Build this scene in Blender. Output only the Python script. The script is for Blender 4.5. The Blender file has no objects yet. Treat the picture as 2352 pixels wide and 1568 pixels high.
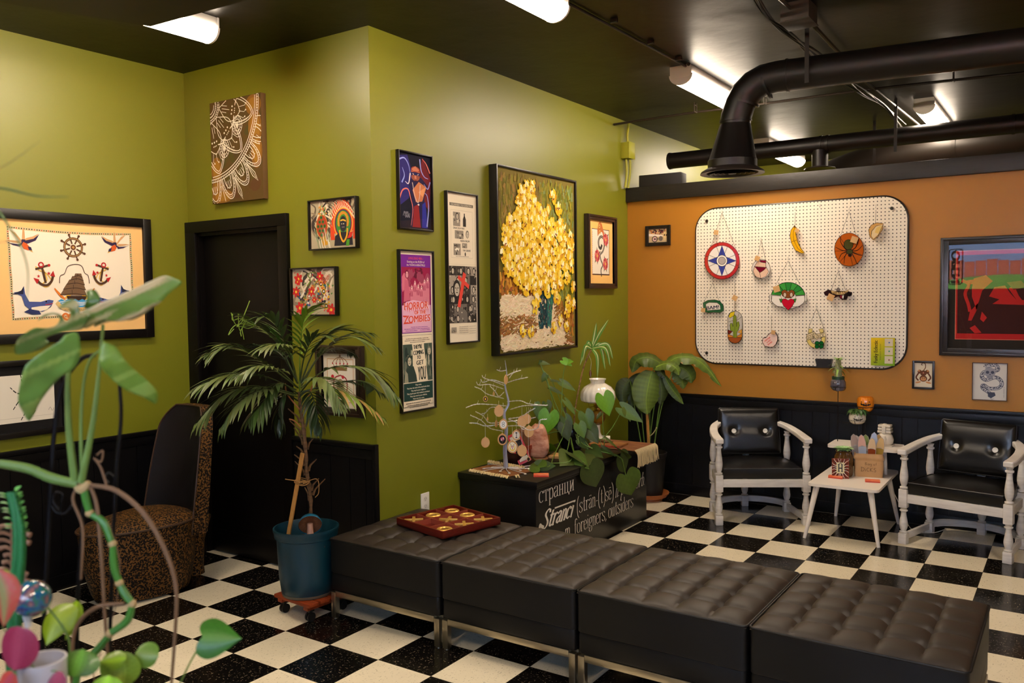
import bpy, bmesh, math, random
import numpy as np
from mathutils import Vector, Matrix, noise
from mathutils.geometry import tessellate_polygon
SC = bpy.context.scene
COL = SC.collection
rnd = random.Random(7)
PI = math.pi
R = math.radians
V = Vector

# ------------------------------------------------------------------ camera
CF, CYAW, CPIT, CROL = 1935.02, -0.594369, 0.0512596, 0.0123177
CPOS = np.array([3.793455, -2.709438, 1.605038])
def _rot():
    f = np.array([math.sin(CYAW)*math.cos(CPIT), math.cos(CYAW)*math.cos(CPIT), -math.sin(CPIT)])
    r = np.array([math.cos(CYAW), -math.sin(CYAW), 0.0]); d = np.cross(f, r)
    c, s = math.cos(CROL), math.sin(CROL)
    return np.array([c*r+s*d, -s*r+c*d, f])
CR = _rot()
def at(axis, val, px, py):
    """point where the photograph's sight line meets the plane axis=val"""
    d = CR.T @ np.array([(px-1176)/CF, (py-784)/CF, 1.0])
    return V(CPOS + d*(val-CPOS[axis])/d[axis])
def dp(px, py, dist):
    """point at a forward distance from the camera"""
    return V(CPOS + (CR.T @ np.array([(px-1176)/CF, (py-784)/CF, 1.0]))*dist)
cam = bpy.data.objects.new('camera', bpy.data.cameras.new('camera'))
COL.objects.link(cam)
cam.matrix_world = Matrix(((CR[0][0], -CR[1][0], -CR[2][0], CPOS[0]), (CR[0][1], -CR[1][1], -CR[2][1], CPOS[1]),
                           (CR[0][2], -CR[1][2], -CR[2][2], CPOS[2]), (0, 0, 0, 1)))
cam.data.sensor_width = 36.0
cam.data.lens = CF/2352*36
cam.data.clip_start = 0.02
cam.data.dof.use_dof = True
cam.data.dof.focus_distance = 4.9
cam.data.dof.aperture_fstop = 4.5
SC.camera = cam

# ------------------------------------------------------------------ view, world, daylight
SC.view_settings.view_transform = 'Standard'
SC.view_settings.look = 'None'
SC.view_settings.gamma = 1.0
SC.view_settings.use_curve_mapping = False
SC.view_settings.exposure = 0.32
try:
    SC.cycles.use_denoising = True
    SC.cycles.denoiser = 'OPENIMAGEDENOISE'
except Exception:
    pass
SC.cycles.max_bounces = 8
SC.cycles.diffuse_bounces = 4
SC.cycles.glossy_bounces = 4
SC.cycles.transparent_max_bounces = 16
SC.cycles.caustics_reflective = False
SC.cycles.caustics_refractive = False
SC.cycles.sample_clamp_indirect = 4.0
world = bpy.data.worlds.new('sky'); SC.world = world; world.use_nodes = True
wn = world.node_tree.nodes
wn['Background'].inputs[0].default_value = (0.48, 0.66, 1.0, 1)
wn['Background'].inputs[1].default_value = 6.5

sn = bpy.data.lights.new('sun', 'SUN'); sn.energy = 100; sn.angle = 0.01; sn.color = (1.0, 0.95, 0.88)
so = bpy.data.objects.new('sun', sn); COL.objects.link(so); so.rotation_euler = (R(-52), 0, R(12)); so.location = (3, 0, 8)

LAMP_STRENGTH = 52.0          # diffuser of the ceiling lamps
LAMP_COLOR = (1.0, 0.82, 0.63)

# ------------------------------------------------------------------ materials
def lin(c):
    return tuple(((x/255)/12.92 if x/255 <= 0.04045 else ((x/255+0.055)/1.055)**2.4) for x in c[:3])
MATS = {}
def mat(name, rgb, rough=0.5, metal=0.0, spec=0.5, coat=0.0, bump=None, var=None, emis=0.0, trans=0.0, ior=1.45, coatr=0.05, sss=0.0, sheen=0.0):
    if name in MATS: return MATS[name]
    m = bpy.data.materials.new(name); m.use_nodes = True
    nt = m.node_tree; b = nt.nodes['Principled BSDF']
    c = lin(rgb)+(1,)
    b.inputs['Base Color'].default_value = c
    b.inputs['Roughness'].default_value = rough
    b.inputs['Metallic'].default_value = metal
    b.inputs['Specular IOR Level'].default_value = spec
    b.inputs['Coat Weight'].default_value = coat
    b.inputs['Coat Roughness'].default_value = coatr
    b.inputs['Transmission Weight'].default_value = trans
    b.inputs['IOR'].default_value = ior
    b.inputs['Sheen Weight'].default_value = sheen
    if emis:
        b.inputs['Emission Color'].default_value = c; b.inputs['Emission Strength'].default_value = emis
    tc = None
    if bump or var:
        tc = nt.nodes.new('ShaderNodeTexCoord')
    if bump:
        n = nt.nodes.new('ShaderNodeTexNoise'); n.inputs['Scale'].default_value = bump[0]; n.inputs['Detail'].default_value = 4
        bp = nt.nodes.new('ShaderNodeBump'); bp.inputs['Strength'].default_value = bump[1]; bp.inputs['Distance'].default_value = bump[2] if len(bump) > 2 else 0.005
        nt.links.new(tc.outputs['Object'], n.inputs['Vector']); nt.links.new(n.outputs[0], bp.inputs['Height']); nt.links.new(bp.outputs[0], b.inputs['Normal'])
    if var:   # (scale, second colour[, stretch])
        n = nt.nodes.new('ShaderNodeTexNoise'); n.inputs['Scale'].default_value = var[0]; n.inputs['Detail'].default_value = 5
        mp = nt.nodes.new('ShaderNodeMapping'); mp.inputs['Scale'].default_value = var[2] if len(var) > 2 else (1, 1, 1)
        cr = nt.nodes.new('ShaderNodeValToRGB'); cr.color_ramp.elements[0].position = 0.35; cr.color_ramp.elements[1].position = 0.68
        cr.color_ramp.elements[0].color = c; cr.color_ramp.elements[1].color = lin(var[1])+(1,)
        nt.links.new(tc.outputs['Object'], mp.inputs[0]); nt.links.new(mp.outputs[0], n.inputs['Vector'])
        nt.links.new(n.outputs[0], cr.inputs[0]); nt.links.new(cr.outputs[0], b.inputs['Base Color'])
    MATS[name] = m
    return m
def inkmat(name, rough=0.6, coat=0.0, spec=0.5, metal=0.0):
    m = mat(name, (200, 200, 200), rough, metal, spec, coat)
    nt = m.node_tree; a = nt.nodes.new('ShaderNodeAttribute'); a.attribute_name = 'Col'
    nt.links.new(a.outputs['Color'], nt.nodes['Principled BSDF'].inputs['Base Color'])
    return m
INK = inkmat('printed_ink', 0.75, 0, 0.25)
INKG = inkmat('glossy_paint', 0.3, 0.2, 0.5)
STAINED = inkmat('stained_glass', 0.12, 0.5, 0.6)
def panemat():
    m = bpy.data.materials.new('picture_glass'); m.use_nodes = True; nt = m.node_tree; nt.nodes.clear()
    o = nt.nodes.new('ShaderNodeOutputMaterial'); mx = nt.nodes.new('ShaderNodeMixShader'); t = nt.nodes.new('ShaderNodeBsdfTransparent')
    g = nt.nodes.new('ShaderNodeBsdfGlossy'); g.inputs['Roughness'].default_value = 0.01; f = nt.nodes.new('ShaderNodeFresnel'); f.inputs[0].default_value = 1.5
    gg = nt.nodes.new('ShaderNodeNewGeometry'); mu = nt.nodes.new('ShaderNodeMath'); mu.operation = 'SUBTRACT'; mu.use_clamp = True
    nt.links.new(f.outputs[0], mu.inputs[0]); nt.links.new(gg.outputs['Backfacing'], mu.inputs[1])
    nt.links.new(mu.outputs[0], mx.inputs[0]); nt.links.new(t.outputs[0], mx.inputs[1]); nt.links.new(g.outputs[0], mx.inputs[2]); nt.links.new(mx.outputs[0], o.inputs[0])
    return m
PANE = panemat()

# ------------------------------------------------------------------ mesh building
def catmull(pts, n=6):
    pts = [V(p) for p in pts]
    if len(pts) < 3: 
        return [pts[0].lerp(pts[-1], i/n) for i in range(n+1)]
    P = [pts[0]*2-pts[1]]+pts+[pts[-1]*2-pts[-2]]
    out = []
    for i in range(1, len(P)-2):
        a, b, c, d = P[i-1:i+3]
        for k in range(n):
            t = k/n
            out.append(0.5*((2*b)+(c-a)*t+(2*a-5*b+4*c-d)*t*t+(3*b-a-3*c+d)*t*t*t))
    out.append(P[-2]); return out
class B:
    def __init__(s): s.v = []; s.f = []; s.c = []; s.col = (0.5, 0.5, 0.5)
    def add(s, vs, fs, col=None, M=None):
        k = len(s.v)
        s.v += [tuple(M @ V(p)) if M is not None else tuple(p) for p in vs]
        s.f += [tuple(k+i for i in f) for f in fs]
        s.c += [col or s.col]*len(fs)
        return s
    def box(s, c, d, bev=0.0, M=None, col=None, rz=0.0):
        hx, hy, hz = d[0]/2, d[1]/2, d[2]/2
        T = Matrix.Translation(V(c)) @ Matrix.Rotation(rz, 4, 'Z')
        if M is not None: T = M @ T
        if bev <= 0:
            vs = [(x*hx, y*hy, z*hz) for z in (-1, 1) for y in (-1, 1) for x in (-1, 1)]
            return s.add(vs, [(0, 2, 3, 1), (4, 5, 7, 6), (0, 1, 5, 4), (2, 6, 7, 3), (0, 4, 6, 2), (1, 3, 7, 5)], col, T)
        bm = bmesh.new(); bmesh.ops.create_cube(bm, size=1)
        for v in bm.verts: v.co = (v.co.x*d[0], v.co.y*d[1], v.co.z*d[2])
        bmesh.ops.bevel(bm, geom=list(bm.edges), offset=min(bev, min(d)*0.49), segments=2, profile=0.6, affect='EDGES')
        bm.verts.index_update()
        s.add([v.co.copy() for v in bm.verts], [[v.index for v in f.verts] for f in bm.faces], col, T); bm.free(); return s
    def lathe(s, prof, c=(0, 0, 0), n=24, M=None, col=None, ribs=0, rib=0.0, cap=True):
        vs = []; fs = []
        for r, z in prof:
            for i in range(n):
                a = 2*PI*i/n; rr = r*(1+(rib*abs(math.sin(ribs*a/2)) if ribs else 0))
                vs.append((c[0]+rr*math.cos(a), c[1]+rr*math.sin(a), c[2]+z))
        for j in range(len(prof)-1):
            for i in range(n):
                k = (i+1) % n; fs.append((j*n+i, j*n+k, (j+1)*n+k, (j+1)*n+i))
        if cap:
            if prof[0][0] > 1e-4: fs.append(tuple(reversed(range(n))))
            if prof[-1][0] > 1e-4: fs.append(tuple((len(prof)-1)*n+i for i in range(n)))
        return s.add(vs, fs, col, M)
    def tube(s, pts, r, n=8, M=None, col=None, closed=False):
        pts = [V(p) for p in pts]; m = len(pts)
        rs = r if isinstance(r, (list, tuple)) else [r]*m
        vs = []; fs = []; up = None
        for i, p in enumerate(pts):
            a = pts[(i-1) % m] if closed else pts[max(i-1, 0)]; b = pts[(i+1) % m] if closed else pts[min(i+1, m-1)]
            t = (b-a)
            if t.length < 1e-9: t = V((0, 0, 1))
            t.normalize()
            if up is None: up = V((0, 0, 1)) if abs(t.z) < 0.9 else V((1, 0, 0))
            x = t.cross(up); x.normalize(); y = x.cross(t); up = y
            rr = rs[i] if i < len(rs) else rs[-1]
            for k in range(n):
                an = 2*PI*k/n; vs.append(p+x*math.cos(an)*rr+y*math.sin(an)*rr)
        L = m if closed else m-1
        for j in range(L):
            for k in range(n):
                q = (k+1) % n; jj = (j+1) % m
                fs.append((j*n+k, j*n+q, jj*n+q, jj*n+k))
        if not closed: fs += [tuple(reversed(range(n))), tuple((m-1)*n+k for k in range(n))]
        return s.add(vs, fs, col, M)
    def ball(s, c, r, n=12, M=None, col=None):
        rx, ry, rz = r if isinstance(r, (list, tuple)) else (r, r, r)
        vs = []; fs = []; h = n//2+1
        for j in range(h):
            th = PI*j/(h-1)
            for i in range(n):
                a = 2*PI*i/n; vs.append((c[0]+rx*math.sin(th)*math.cos(a), c[1]+ry*math.sin(th)*math.sin(a), c[2]-rz*math.cos(th)))
        for j in range(h-1):
            for i in range(n): k = (i+1) % n; fs.append((j*n+i, j*n+k, (j+1)*n+k, (j+1)*n+i))
        return s.add(vs, fs, col, M)
    def prism(s, out, z0, z1, M=None, col=None, holes=()):
        """outline in local xy extruded along z"""
        loops = [[V((p[0], p[1], 0)) for p in o] for o in [out]+list(holes)]
        tris = tessellate_polygon(loops); flat = [p for l in loops for p in l]; n = len(flat)
        vs = [(p.x, p.y, z0) for p in flat]+[(p.x, p.y, z1) for p in flat]
        fs = [tuple(reversed(t)) for t in tris]+[tuple(i+n for i in t) for t in tris]
        k = 0
        for l in loops:
            for i in range(len(l)): j = (i+1) % len(l); fs.append((k+i, k+j, k+j+n, k+i+n))
            k += len(l)
        return s.add(vs, fs, col, M)
    def grid(s, fn, nu, nv, col=None, M=None, closed_u=False):
        vs = [fn(i/(nu if closed_u else nu-1), j/(nv-1)) for j in range(nv) for i in range(nu)]
        fs = []
        for j in range(nv-1):
            for i in range(nu if closed_u else nu-1):
                k = (i+1) % nu; fs.append((j*nu+i, j*nu+k, (j+1)*nu+k, (j+1)*nu+i))
        return s.add(vs, fs, col, M)
    def obj(s, name, m=None, parent=None, smooth=True, loc=None, label=None, angle=38, rot=None):
        me = bpy.data.meshes.new(name); me.from_pydata(s.v, [], s.f); me.update()
        bm = bmesh.new(); bm.from_mesh(me); bmesh.ops.recalc_face_normals(bm, faces=bm.faces); bm.to_mesh(me); bm.free()
        if any(c != (0.5, 0.5, 0.5) for c in s.c):
            ca = me.color_attributes.new('Col', 'FLOAT_COLOR', 'CORNER')
            arr = np.ones((len(me.loops), 4), dtype=np.float32)
            cnt = np.array([len(f) for f in s.f]); arr[:, :3] = np.repeat(np.array(s.c, dtype=np.float32), cnt, axis=0)
            ca.data.foreach_set('color', arr.ravel())
        if smooth:
            me.polygons.foreach_set('use_smooth', [True]*len(me.polygons)); me.set_sharp_from_angle(angle=R(angle))
        if m: me.materials.append(m)
        o = bpy.data.objects.new(name, me); COL.objects.link(o)
        if parent is not None: o.parent = parent
        if loc is not None: o.location = loc
        if rot is not None: o.rotation_euler = rot
        if label: o['label'] = label
        return o
def tag(o, label=None, cat=None, group=None, kind=None):
    if label: o['label'] = label
    if cat: o['category'] = cat
    if group: o['group'] = group
    if kind: o['kind'] = kind
    return o
def thing(name, label, cat, loc=(0, 0, 0), rz=0.0, group=None):
    o = bpy.data.objects.new(name, None); COL.objects.link(o); o.location = loc; o.rotation_euler = (0, 0, rz); o.empty_display_size = 0.05
    return tag(o, label, cat, group)
def struct(b, name, m, **k):
    return tag(b.obj(name, m, **k), kind='structure')
def copy_tree(o, parent=None):
    c = o.copy(); COL.objects.link(c); c.parent = parent
    for ch in list(o.children): copy_tree(ch, c)
    return c
# ------------------------------------------------------------------ flat art: coloured shapes laid over each other on a sheet
_TC = {}
def textmesh(s):
    if s in _TC: return _TC[s]
    cu = bpy.data.curves.new('lettering', 'FONT'); cu.body = s; cu.size = 1.0; cu.resolution_u = 3
    o = bpy.data.objects.new('lettering', cu); COL.objects.link(o)
    dg = bpy.context.evaluated_depsgraph_get(); me = bpy.data.meshes.new_from_object(o.evaluated_get(dg))
    vs = [(v.co.x, v.co.y) for v in me.vertices]; fs = [tuple(p.vertices) for p in me.polygons]
    bpy.data.objects.remove(o); bpy.data.curves.remove(cu); bpy.data.meshes.remove(me)
    _TC[s] = (vs, fs); return _TC[s]
class Art(B):
    """u right, v up on the local xz plane, facing -y; each new shape lies a hair in front of the last"""
    def __init__(s, y=0.0, step=2.5e-5): super().__init__(); s.y = y; s.step = step
    def shape(s, pts, c, th=0.0):
        s.y -= s.step
        loops = [[V((p[0], p[1], 0)) for p in pts]]
        try: tris = tessellate_polygon(loops)
        except Exception: return s
        n = len(pts); vs = [(p[0], s.y, p[1]) for p in pts]; fs = list(tris)
        if th:
            vs += [(p[0], s.y+th, p[1]) for p in pts]
            fs += [(i, (i+1) % n, (i+1) % n+n, i+n) for i in range(n)]+[tuple(i+n for i in reversed(t)) for t in tris]
        return s.add(vs, fs, lin(c))
    def rect(s, x, y, w, h, c, th=0.0): return s.shape([(x, y), (x+w, y), (x+w, y+h), (x, y+h)], c, th)
    def ell(s, x, y, rx, ry, c, rot=0, n=20, th=0.0, a0=0, a1=360):
        q = []; m = n if a1-a0 >= 360 else n+1
        for i in range(m):
            a = R(a0+(a1-a0)*i/n); px, py = rx*math.cos(a), ry*math.sin(a)
            q.append((x+px*math.cos(R(rot))-py*math.sin(R(rot)), y+px*math.sin(R(rot))+py*math.cos(R(rot))))
        return s.shape(q, c, th)
    def line(s, pts, w, c, smooth=False, closed=False, w2=None):
        pts = [V((p[0], p[1], 0)) for p in pts]
        if smooth: pts = catmull(pts, 5)
        if closed: pts = pts+[pts[0]]
        m = len(pts); vs = []; s.y -= s.step
        for i, p in enumerate(pts):
            t = pts[min(i+1, m-1)]-pts[max(i-1, 0)]
            if closed and i in (0, m-1): t = pts[1]-pts[m-2]
            if t.length < 1e-9: t = V((1, 0, 0))
            t.normalize(); ww = w if w2 is None else w+(w2-w)*i/(m-1)
            nx, ny = -t.y*ww/2, t.x*ww/2
            vs += [(p.x+nx, s.y, p.y+ny), (p.x-nx, s.y, p.y-ny)]
        return s.add(vs, [(2*i, 2*i+1, 2*i+3, 2*i+2) for i in range(m-1)], lin(c))
    def ring(s, x, y, rx, ry, w, c, n=24): return s.line([(x+rx*math.cos(2*PI*i/n), y+ry*math.sin(2*PI*i/n)) for i in range(n)], w, c, closed=True)
    def text(s, t, x, y, h, c, w=None, anchor='c', rot=0.0, shear=0.0, bold=0.0):
        vs, fs = textmesh(t)
        if not vs: return s
        x0 = min(v[0] for v in vs); x1 = max(v[0] for v in vs)
        k = h/0.72; kx = (w/(x1-x0)) if w else k
        W = (x1-x0)*kx; ox = {'c': -W/2, 'l': 0, 'r': -W}[anchor]
        ca, sa = math.cos(R(rot)), math.sin(R(rot))
        for dx in ((0,) if not bold else (-bold, 0, bold)):
            s.y -= s.step; q = []
            for v in vs:
                a = (v[0]-x0)*kx+ox+shear*v[1]*k+dx; b = v[1]*k
                q.append((x+a*ca-b*sa, s.y, y+a*sa+b*ca))
            s.add(q, fs, lin(c))
        return s
def leaf_outline(x, y, L, W, rot, n=8):
    q = []
    for i in range(n+1): t = i/n; q.append((t*L, W/2*math.sin(PI*t**0.8)))
    for i in range(n-1, 0, -1): t = i/n; q.append((t*L, -W/2*math.sin(PI*t**0.8)))
    ca, sa = math.cos(R(rot)), math.sin(R(rot))
    return [(x+a*ca-b*sa, y+a*sa+b*ca) for a, b in q]
def wallspot(wall, u, z):
    """(location, rotation) on a wall; u is Y on the left/green wall and X on the door/orange wall"""
    return {'left': (V((-0.946, u, z)), PI/2), 'green': (V((0.65, u, z)), PI/2), 'door': (V((u, 0.624, z)), 0.0), 'orange': (V((u, 3.68, z)), 0.0)}[wall]
def rrect(w, h, r, n=6, cx=0, cy=0):
    out = []
    for sx, sy, a in ((1, 1, 0), (-1, 1, 90), (-1, -1, 180), (1, -1, 270)):
        for i in range(n+1): t = R(a+90*i/n); out.append((cx+sx*(w/2-r)+r*math.cos(t), cy+sy*(h/2-r)+r*math.sin(t)))
    return out
# ================================================================== the room
XA, YB, XC, YD, ZC, YF = -0.946, 0.624, 0.65, 3.68, 3.05, 6.77
YS, XR = -4.6, 7.6                  # storefront wall behind the camera, far right wall
T = 0.3048
m = bpy.data.materials.new('checker_tiles'); m.use_nodes = True; nt = m.node_tree; bs = nt.nodes['Principled BSDF']
def nd(t, **k):
    n = nt.nodes.new(t)
    for a, b in k.items(): setattr(n, a, b)
    return n
def mth(op, a, b=None, c=None):
    n = nd('ShaderNodeMath', operation=op)
    for i, x in enumerate((a, b, c)):
        if x is None: continue
        if isinstance(x, (int, float)): n.inputs[i].default_value = x
        else: nt.links.new(x, n.inputs[i])
    return n.outputs[0]
geo = nd('ShaderNodeNewGeometry'); sp = nd('ShaderNodeSeparateXYZ'); nt.links.new(geo.outputs['Position'], sp.inputs[0])
tx = mth('DIVIDE', sp.outputs[0], T); ty = mth('DIVIDE', sp.outputs[1], T)
fx = mth('FLOOR', tx); fy = mth('FLOOR', ty)
par = mth('MODULO', mth('ABSOLUTE', mth('ADD', fx, fy)), 2.0)      # 0 = black, 1 = white
mp = nd('ShaderNodeMapping'); mp.inputs['Scale'].default_value = (26, 95, 1); mp.inputs['Rotation'].default_value = (0, 0, 0.35)
nt.links.new(geo.outputs['Position'], mp.inputs[0])
n1 = nd('ShaderNodeTexNoise'); n1.inputs['Scale'].default_value = 1.9; n1.inputs['Detail'].default_value = 2.5; nt.links.new(mp.outputs[0], n1.inputs['Vector'])
mpb = nd('ShaderNodeMapping'); mpb.inputs['Scale'].default_value = (90, 24, 1); mpb.inputs['Rotation'].default_value = (0, 0, 0.5)
nt.links.new(geo.outputs['Position'], mpb.inputs[0])
n2 = nd('ShaderNodeTexNoise'); n2.inputs['Scale'].default_value = 1.9; n2.inputs['Detail'].default_value = 2.5; nt.links.new(mpb.outputs[0], n2.inputs['Vector'])
spk = mth('GREATER_THAN', mth('MAXIMUM', n1.outputs[0], n2.outputs[0]), 0.665)
n3 = nd('ShaderNodeTexNoise'); n3.inputs['Scale'].default_value = 9; nt.links.new(geo.outputs['Position'], n3.inputs['Vector'])
def mixc(f, a, b):
    n = nd('ShaderNodeMix', data_type='RGBA')
    if isinstance(f, (int, float)): n.inputs[0].default_value = f
    else: nt.links.new(f, n.inputs[0])
    for i, x in ((6, a), (7, b)):
        if isinstance(x, tuple): n.inputs[i].default_value = lin(x)+(1,)
        else: nt.links.new(x, n.inputs[i])
    return n.outputs[2]
white = mixc(mth('MULTIPLY', spk, 0.55), mixc(n3.outputs[0], (236, 224, 196), (224, 212, 184)), (120, 108, 84))
black = mixc(mth('MULTIPLY', spk, 0.42), (13, 11, 10), (170, 150, 124))
col = mixc(par, black, white)
ex = mth('ABSOLUTE', mth('SUBTRACT', mth('FRACT', mth('ADD', tx, 0.5)), 0.5)); ey = mth('ABSOLUTE', mth('SUBTRACT', mth('FRACT', mth('ADD', ty, 0.5)), 0.5))
seam = mth('LESS_THAN', mth('MINIMUM', ex, ey), 0.0045)
nt.links.new(mixc(mth('MULTIPLY', seam, 0.75), col, (40, 32, 22)), bs.inputs['Base Color'])
nt.links.new(mth('ADD', mth('MULTIPLY', n3.outputs[0], 0.16), 0.1), bs.inputs['Roughness'])
bs.inputs['Specular IOR Level'].default_value = 0.5
FLOORM = m
struct(B().box((3.3, 1.1, -0.05), (9.0, 11.6, 0.1)), 'floor', FLOORM, smooth=False)
GREEN = mat('green_wall_paint', (116, 117, 20), 0.42, spec=0.7, bump=(260, 0.05, 0.002), var=(0.7, (112, 113, 18)))
ORANGE = mat('orange_wall_paint', (166, 111, 34), 0.40, spec=0.4, bump=(260, 0.05, 0.002))
CEILM = mat('dark_ceiling_paint', (12, 8, 6), 0.42, spec=0.28, bump=(4, 0.22, 0.02), var=(1.6, (17, 12, 8)))
WAIN = mat('black_panel_paint', (9, 8, 9), 0.40, spec=0.28, bump=(40, 0.12, 0.004))
BLACKP = mat('black_satin_paint', (11, 10, 9), 0.33, spec=0.4, bump=(60, 0.1, 0.003))
struct(B().box((3.3, 1.1, ZC+0.06), (9.0, 11.6, 0.12)), 'ceiling', CEILM, smooth=False)
t = 0.12
struct(B().box((XA-t/2, (YS+YB)/2, ZC/2), (t, YB-YS+0.02, ZC)), 'wall_left', GREEN, smooth=False)
# door wall with an opening for the door, its black lower right panel belongs to the trim
DX0, DX1, DZ = -0.862, -0.072, 2.04
b = B()
b.box(((DX1+XC)/2, YB+t/2, ZC/2), (XC-DX1, t, ZC)); b.box(((XA-t+DX0)/2, YB+t/2, ZC/2), (DX0-XA+t, t, ZC)); b.box(((DX0+DX1)/2, YB+t/2, (DZ+ZC)/2), (DX1-DX0, t, ZC-DZ))
struct(b, 'wall_door', GREEN, smooth=False)
struct(B().box((XC-t/2, (YB+t+YF)/2, ZC/2), (t, YF-YB-t, ZC)), 'wall_green', GREEN, smooth=False)
struct(B().box((3.3, YF+t/2, ZC/2), (9.0, t, ZC)), 'wall_far', GREEN, smooth=False)
struct(B().box(((XC+XR)/2, YD+0.06, 1.195), (XR-XC, 0.12, 2.39)), 'wall_orange', ORANGE, smooth=False)
CREAM = mat('cream_wall_paint', (176, 168, 140), 0.6)
struct(B().box((XR+t/2, 1.1, ZC/2), (t, 11.4, ZC)), 'wall_right', CREAM, smooth=False)
# storefront: dark mullioned windows over a low black wall, daylight behind
b = B()
W0, W1, WZ0, WZ1 = 1.98, 7.2, 1.62, 2.72
b.box(((XA+W0)/2, YS-t/2, ZC/2), (W0-XA, t, ZC)); b.box(((W1+XR)/2, YS-t/2, ZC/2), (XR-W1, t, ZC))
b.box(((W0+W1)/2, YS-t/2, WZ0/2), (W1-W0, t, WZ0)); b.box(((W0+W1)/2, YS-t/2, (WZ1+ZC)/2), (W1-W0, t, ZC-WZ1))
struct(b, 'wall_storefront', BLACKP, smooth=False)
b = B()
for k in range(4): b.box((W0+(W1-W0)*k/3, YS-t/2, (WZ0+WZ1)/2), (0.05, 0.1, WZ1-WZ0))
b.box(((W0+W1)/2, YS-t/2, WZ0+0.02), (W1-W0, 0.16, 0.04)); b.box(((W0+W1)/2, YS-t/2, WZ1-0.02), (W1-W0, 0.1, 0.04))
wf = struct(b, 'window_1', BLACKP, smooth=False)
B().box(((W0+W1)/2, YS-t/2, (WZ0+WZ1)/2), (W1-W0-0.01, 0.006, WZ1-WZ0-0.02)).obj('pane', PANE, wf, smooth=False)
al = bpy.data.lights.new('daylight_through_window', 'AREA'); al.shape = 'RECTANGLE'; al.size = W1-W0; al.size_y = WZ1-WZ0; al.cycles.is_portal = True
lo = bpy.data.objects.new('daylight_through_window', al); COL.objects.link(lo); lo.location = ((W0+W1)/2, YS-0.14, (WZ0+WZ1)/2); lo.rotation_euler = (R(90-4), 0, PI)
lo.rotation_euler = (R(90), 0, 0)
# wainscot: black vertical boards with a cap rail
def wain(name, p0, p1, out, z1=0.80, th=0.012, cap=True, board=0.0):
    p0 = V(p0+(0,)); p1 = V(p1+(0,)); d = (p1-p0); L = d.length; d.normalize(); o = V(out+(0,))
    M = Matrix(((d.x, o.x, 0, p0.x), (d.y, o.y, 0, p0.y), (0, 0, 1, 0), (0, 0, 0, 1)))
    b = B(); x = 0.0; r = random.Random(3); i = 0; pat = [0.10, 0.20, 0.15, 0.12, 0.23, 0.10, 0.16]
    while x < L-0.01:
        w = min(pat[i % 7], L-x); i += 1
        b.box((x+w/2, th/2, z1/2), (w-0.004, th, z1), M=M); x += w
    b.box((L/2, 0.003, z1/2), (L, 0.006, z1), M=M)
    w = struct(b, name, WAIN, smooth=False)
    c = B(); c.box((L/2, 0.014, z1+0.010), (L, 0.028, 0.026), 0.006, M=M); c.box((L/2, 0.009, z1-0.035), (L, 0.018, 0.05), 0.003, M=M)
    struct(c, 'trim_'+name.split('_', 1)[1]+'0', WAIN)
    c = B(); c.box((L/2, 0.011, 0.042), (L, 0.022, 0.084), 0.008, M=M)
    return c
struct(wain('trim_1', (XA, YS), (XA, YB), (1, 0)), 'baseboard_left', WAIN)
struct(wain('trim_2', (0.004, YB), (XC, YB), (0, -1)), 'baseboard_door', WAIN)
struct(wain('trim_3', (XC, YD), (XR, YD), (0, -1)), 'baseboard_orange', WAIN)
struct(B().box((XC-0.006, YB-0.008, 0.41), (0.026, 0.03, 0.83), 0.004), 'trim_4', WAIN)     # corner post of the panelling
# shelf beam on top of the orange partition
struct(B().box(((XC+XR)/2, YD+0.045, 2.445), (XR-XC, 0.16, 0.115), 0.004), 'trim_5', mat('black_stained_timber', (24, 21, 20), 0.45, bump=(25, 0.3, 0.004), var=(3, (34, 29, 26), (2, 30, 30))))
# soffit hanging below the ceiling at the upper left
struct(B().prism([(0.426, -0.497), (1.72, -0.42), (1.5, -2.9), (-0.457, -2.73)], 2.8, 3.05), 'trim_6', mat('soffit_paint', (24, 18, 14), 0.55), smooth=False)
# door with casing
DOORM = mat('near_black_door_paint', (9, 6, 5), 0.42, spec=0.22, bump=(30, 0.05, 0.003))
b = B()
b.box(((XA+DX0)/2-0.0, YB-0.012, 1.055), (DX0-XA+0.03, 0.03, 2.11), 0.003); b.box(((DX1+0.0)/2, YB-0.012, 1.055), (-DX1+0.004, 0.03, 2.11), 0.003)
b.box(((XA+0.0)/2, YB-0.0125, 2.075), (0.946-0.004, 0.034, 0.07), 0.003)
b.box((DX0+0.01, YB+0.06, 1.02), (0.02, 0.12, 2.04)); b.box((DX1-0.01, YB+0.06, 1.02), (0.02, 0.12, 2.04)); b.box(((DX0+DX1)/2, YB+0.06, 2.03), (DX1-DX0, 0.12, 0.02))
struct(b, 'trim_7', DOORM)
b = B(); b.box(((DX0+DX1)/2, YB+0.055, 1.015), (DX1-DX0-0.045, 0.04, 2.01), 0.003)
b.box(((DX0+DX1)/2, YB+0.034, 0.08), (DX1-DX0-0.06, 0.006, 0.14), 0.002)
dr = struct(b, 'door_1', DOORM)
h = B(); h.lathe([(0.028, 0), (0.028, 0.008), (0.012, 0.012), (0.012, 0.035), (0.026, 0.045), (0.028, 0.06), (0.018, 0.07), (0, 0.072)], M=Matrix.Translation((DX1-0.065, YB+0.035, 1.03)) @ Matrix.Rotation(PI/2, 4, 'X'), n=16)
h.obj('door_handle', mat('dull_chrome', (150, 145, 140), 0.25, 1.0), dr)
struct(B().box(((DX0+DX1)/2, YB+0.15, 1.05), (1.0, 0.04, 2.2)), 'wall_added_backing', BLACKP, smooth=False)  # added unseen backing that stops outside light at the gap under the door
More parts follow.
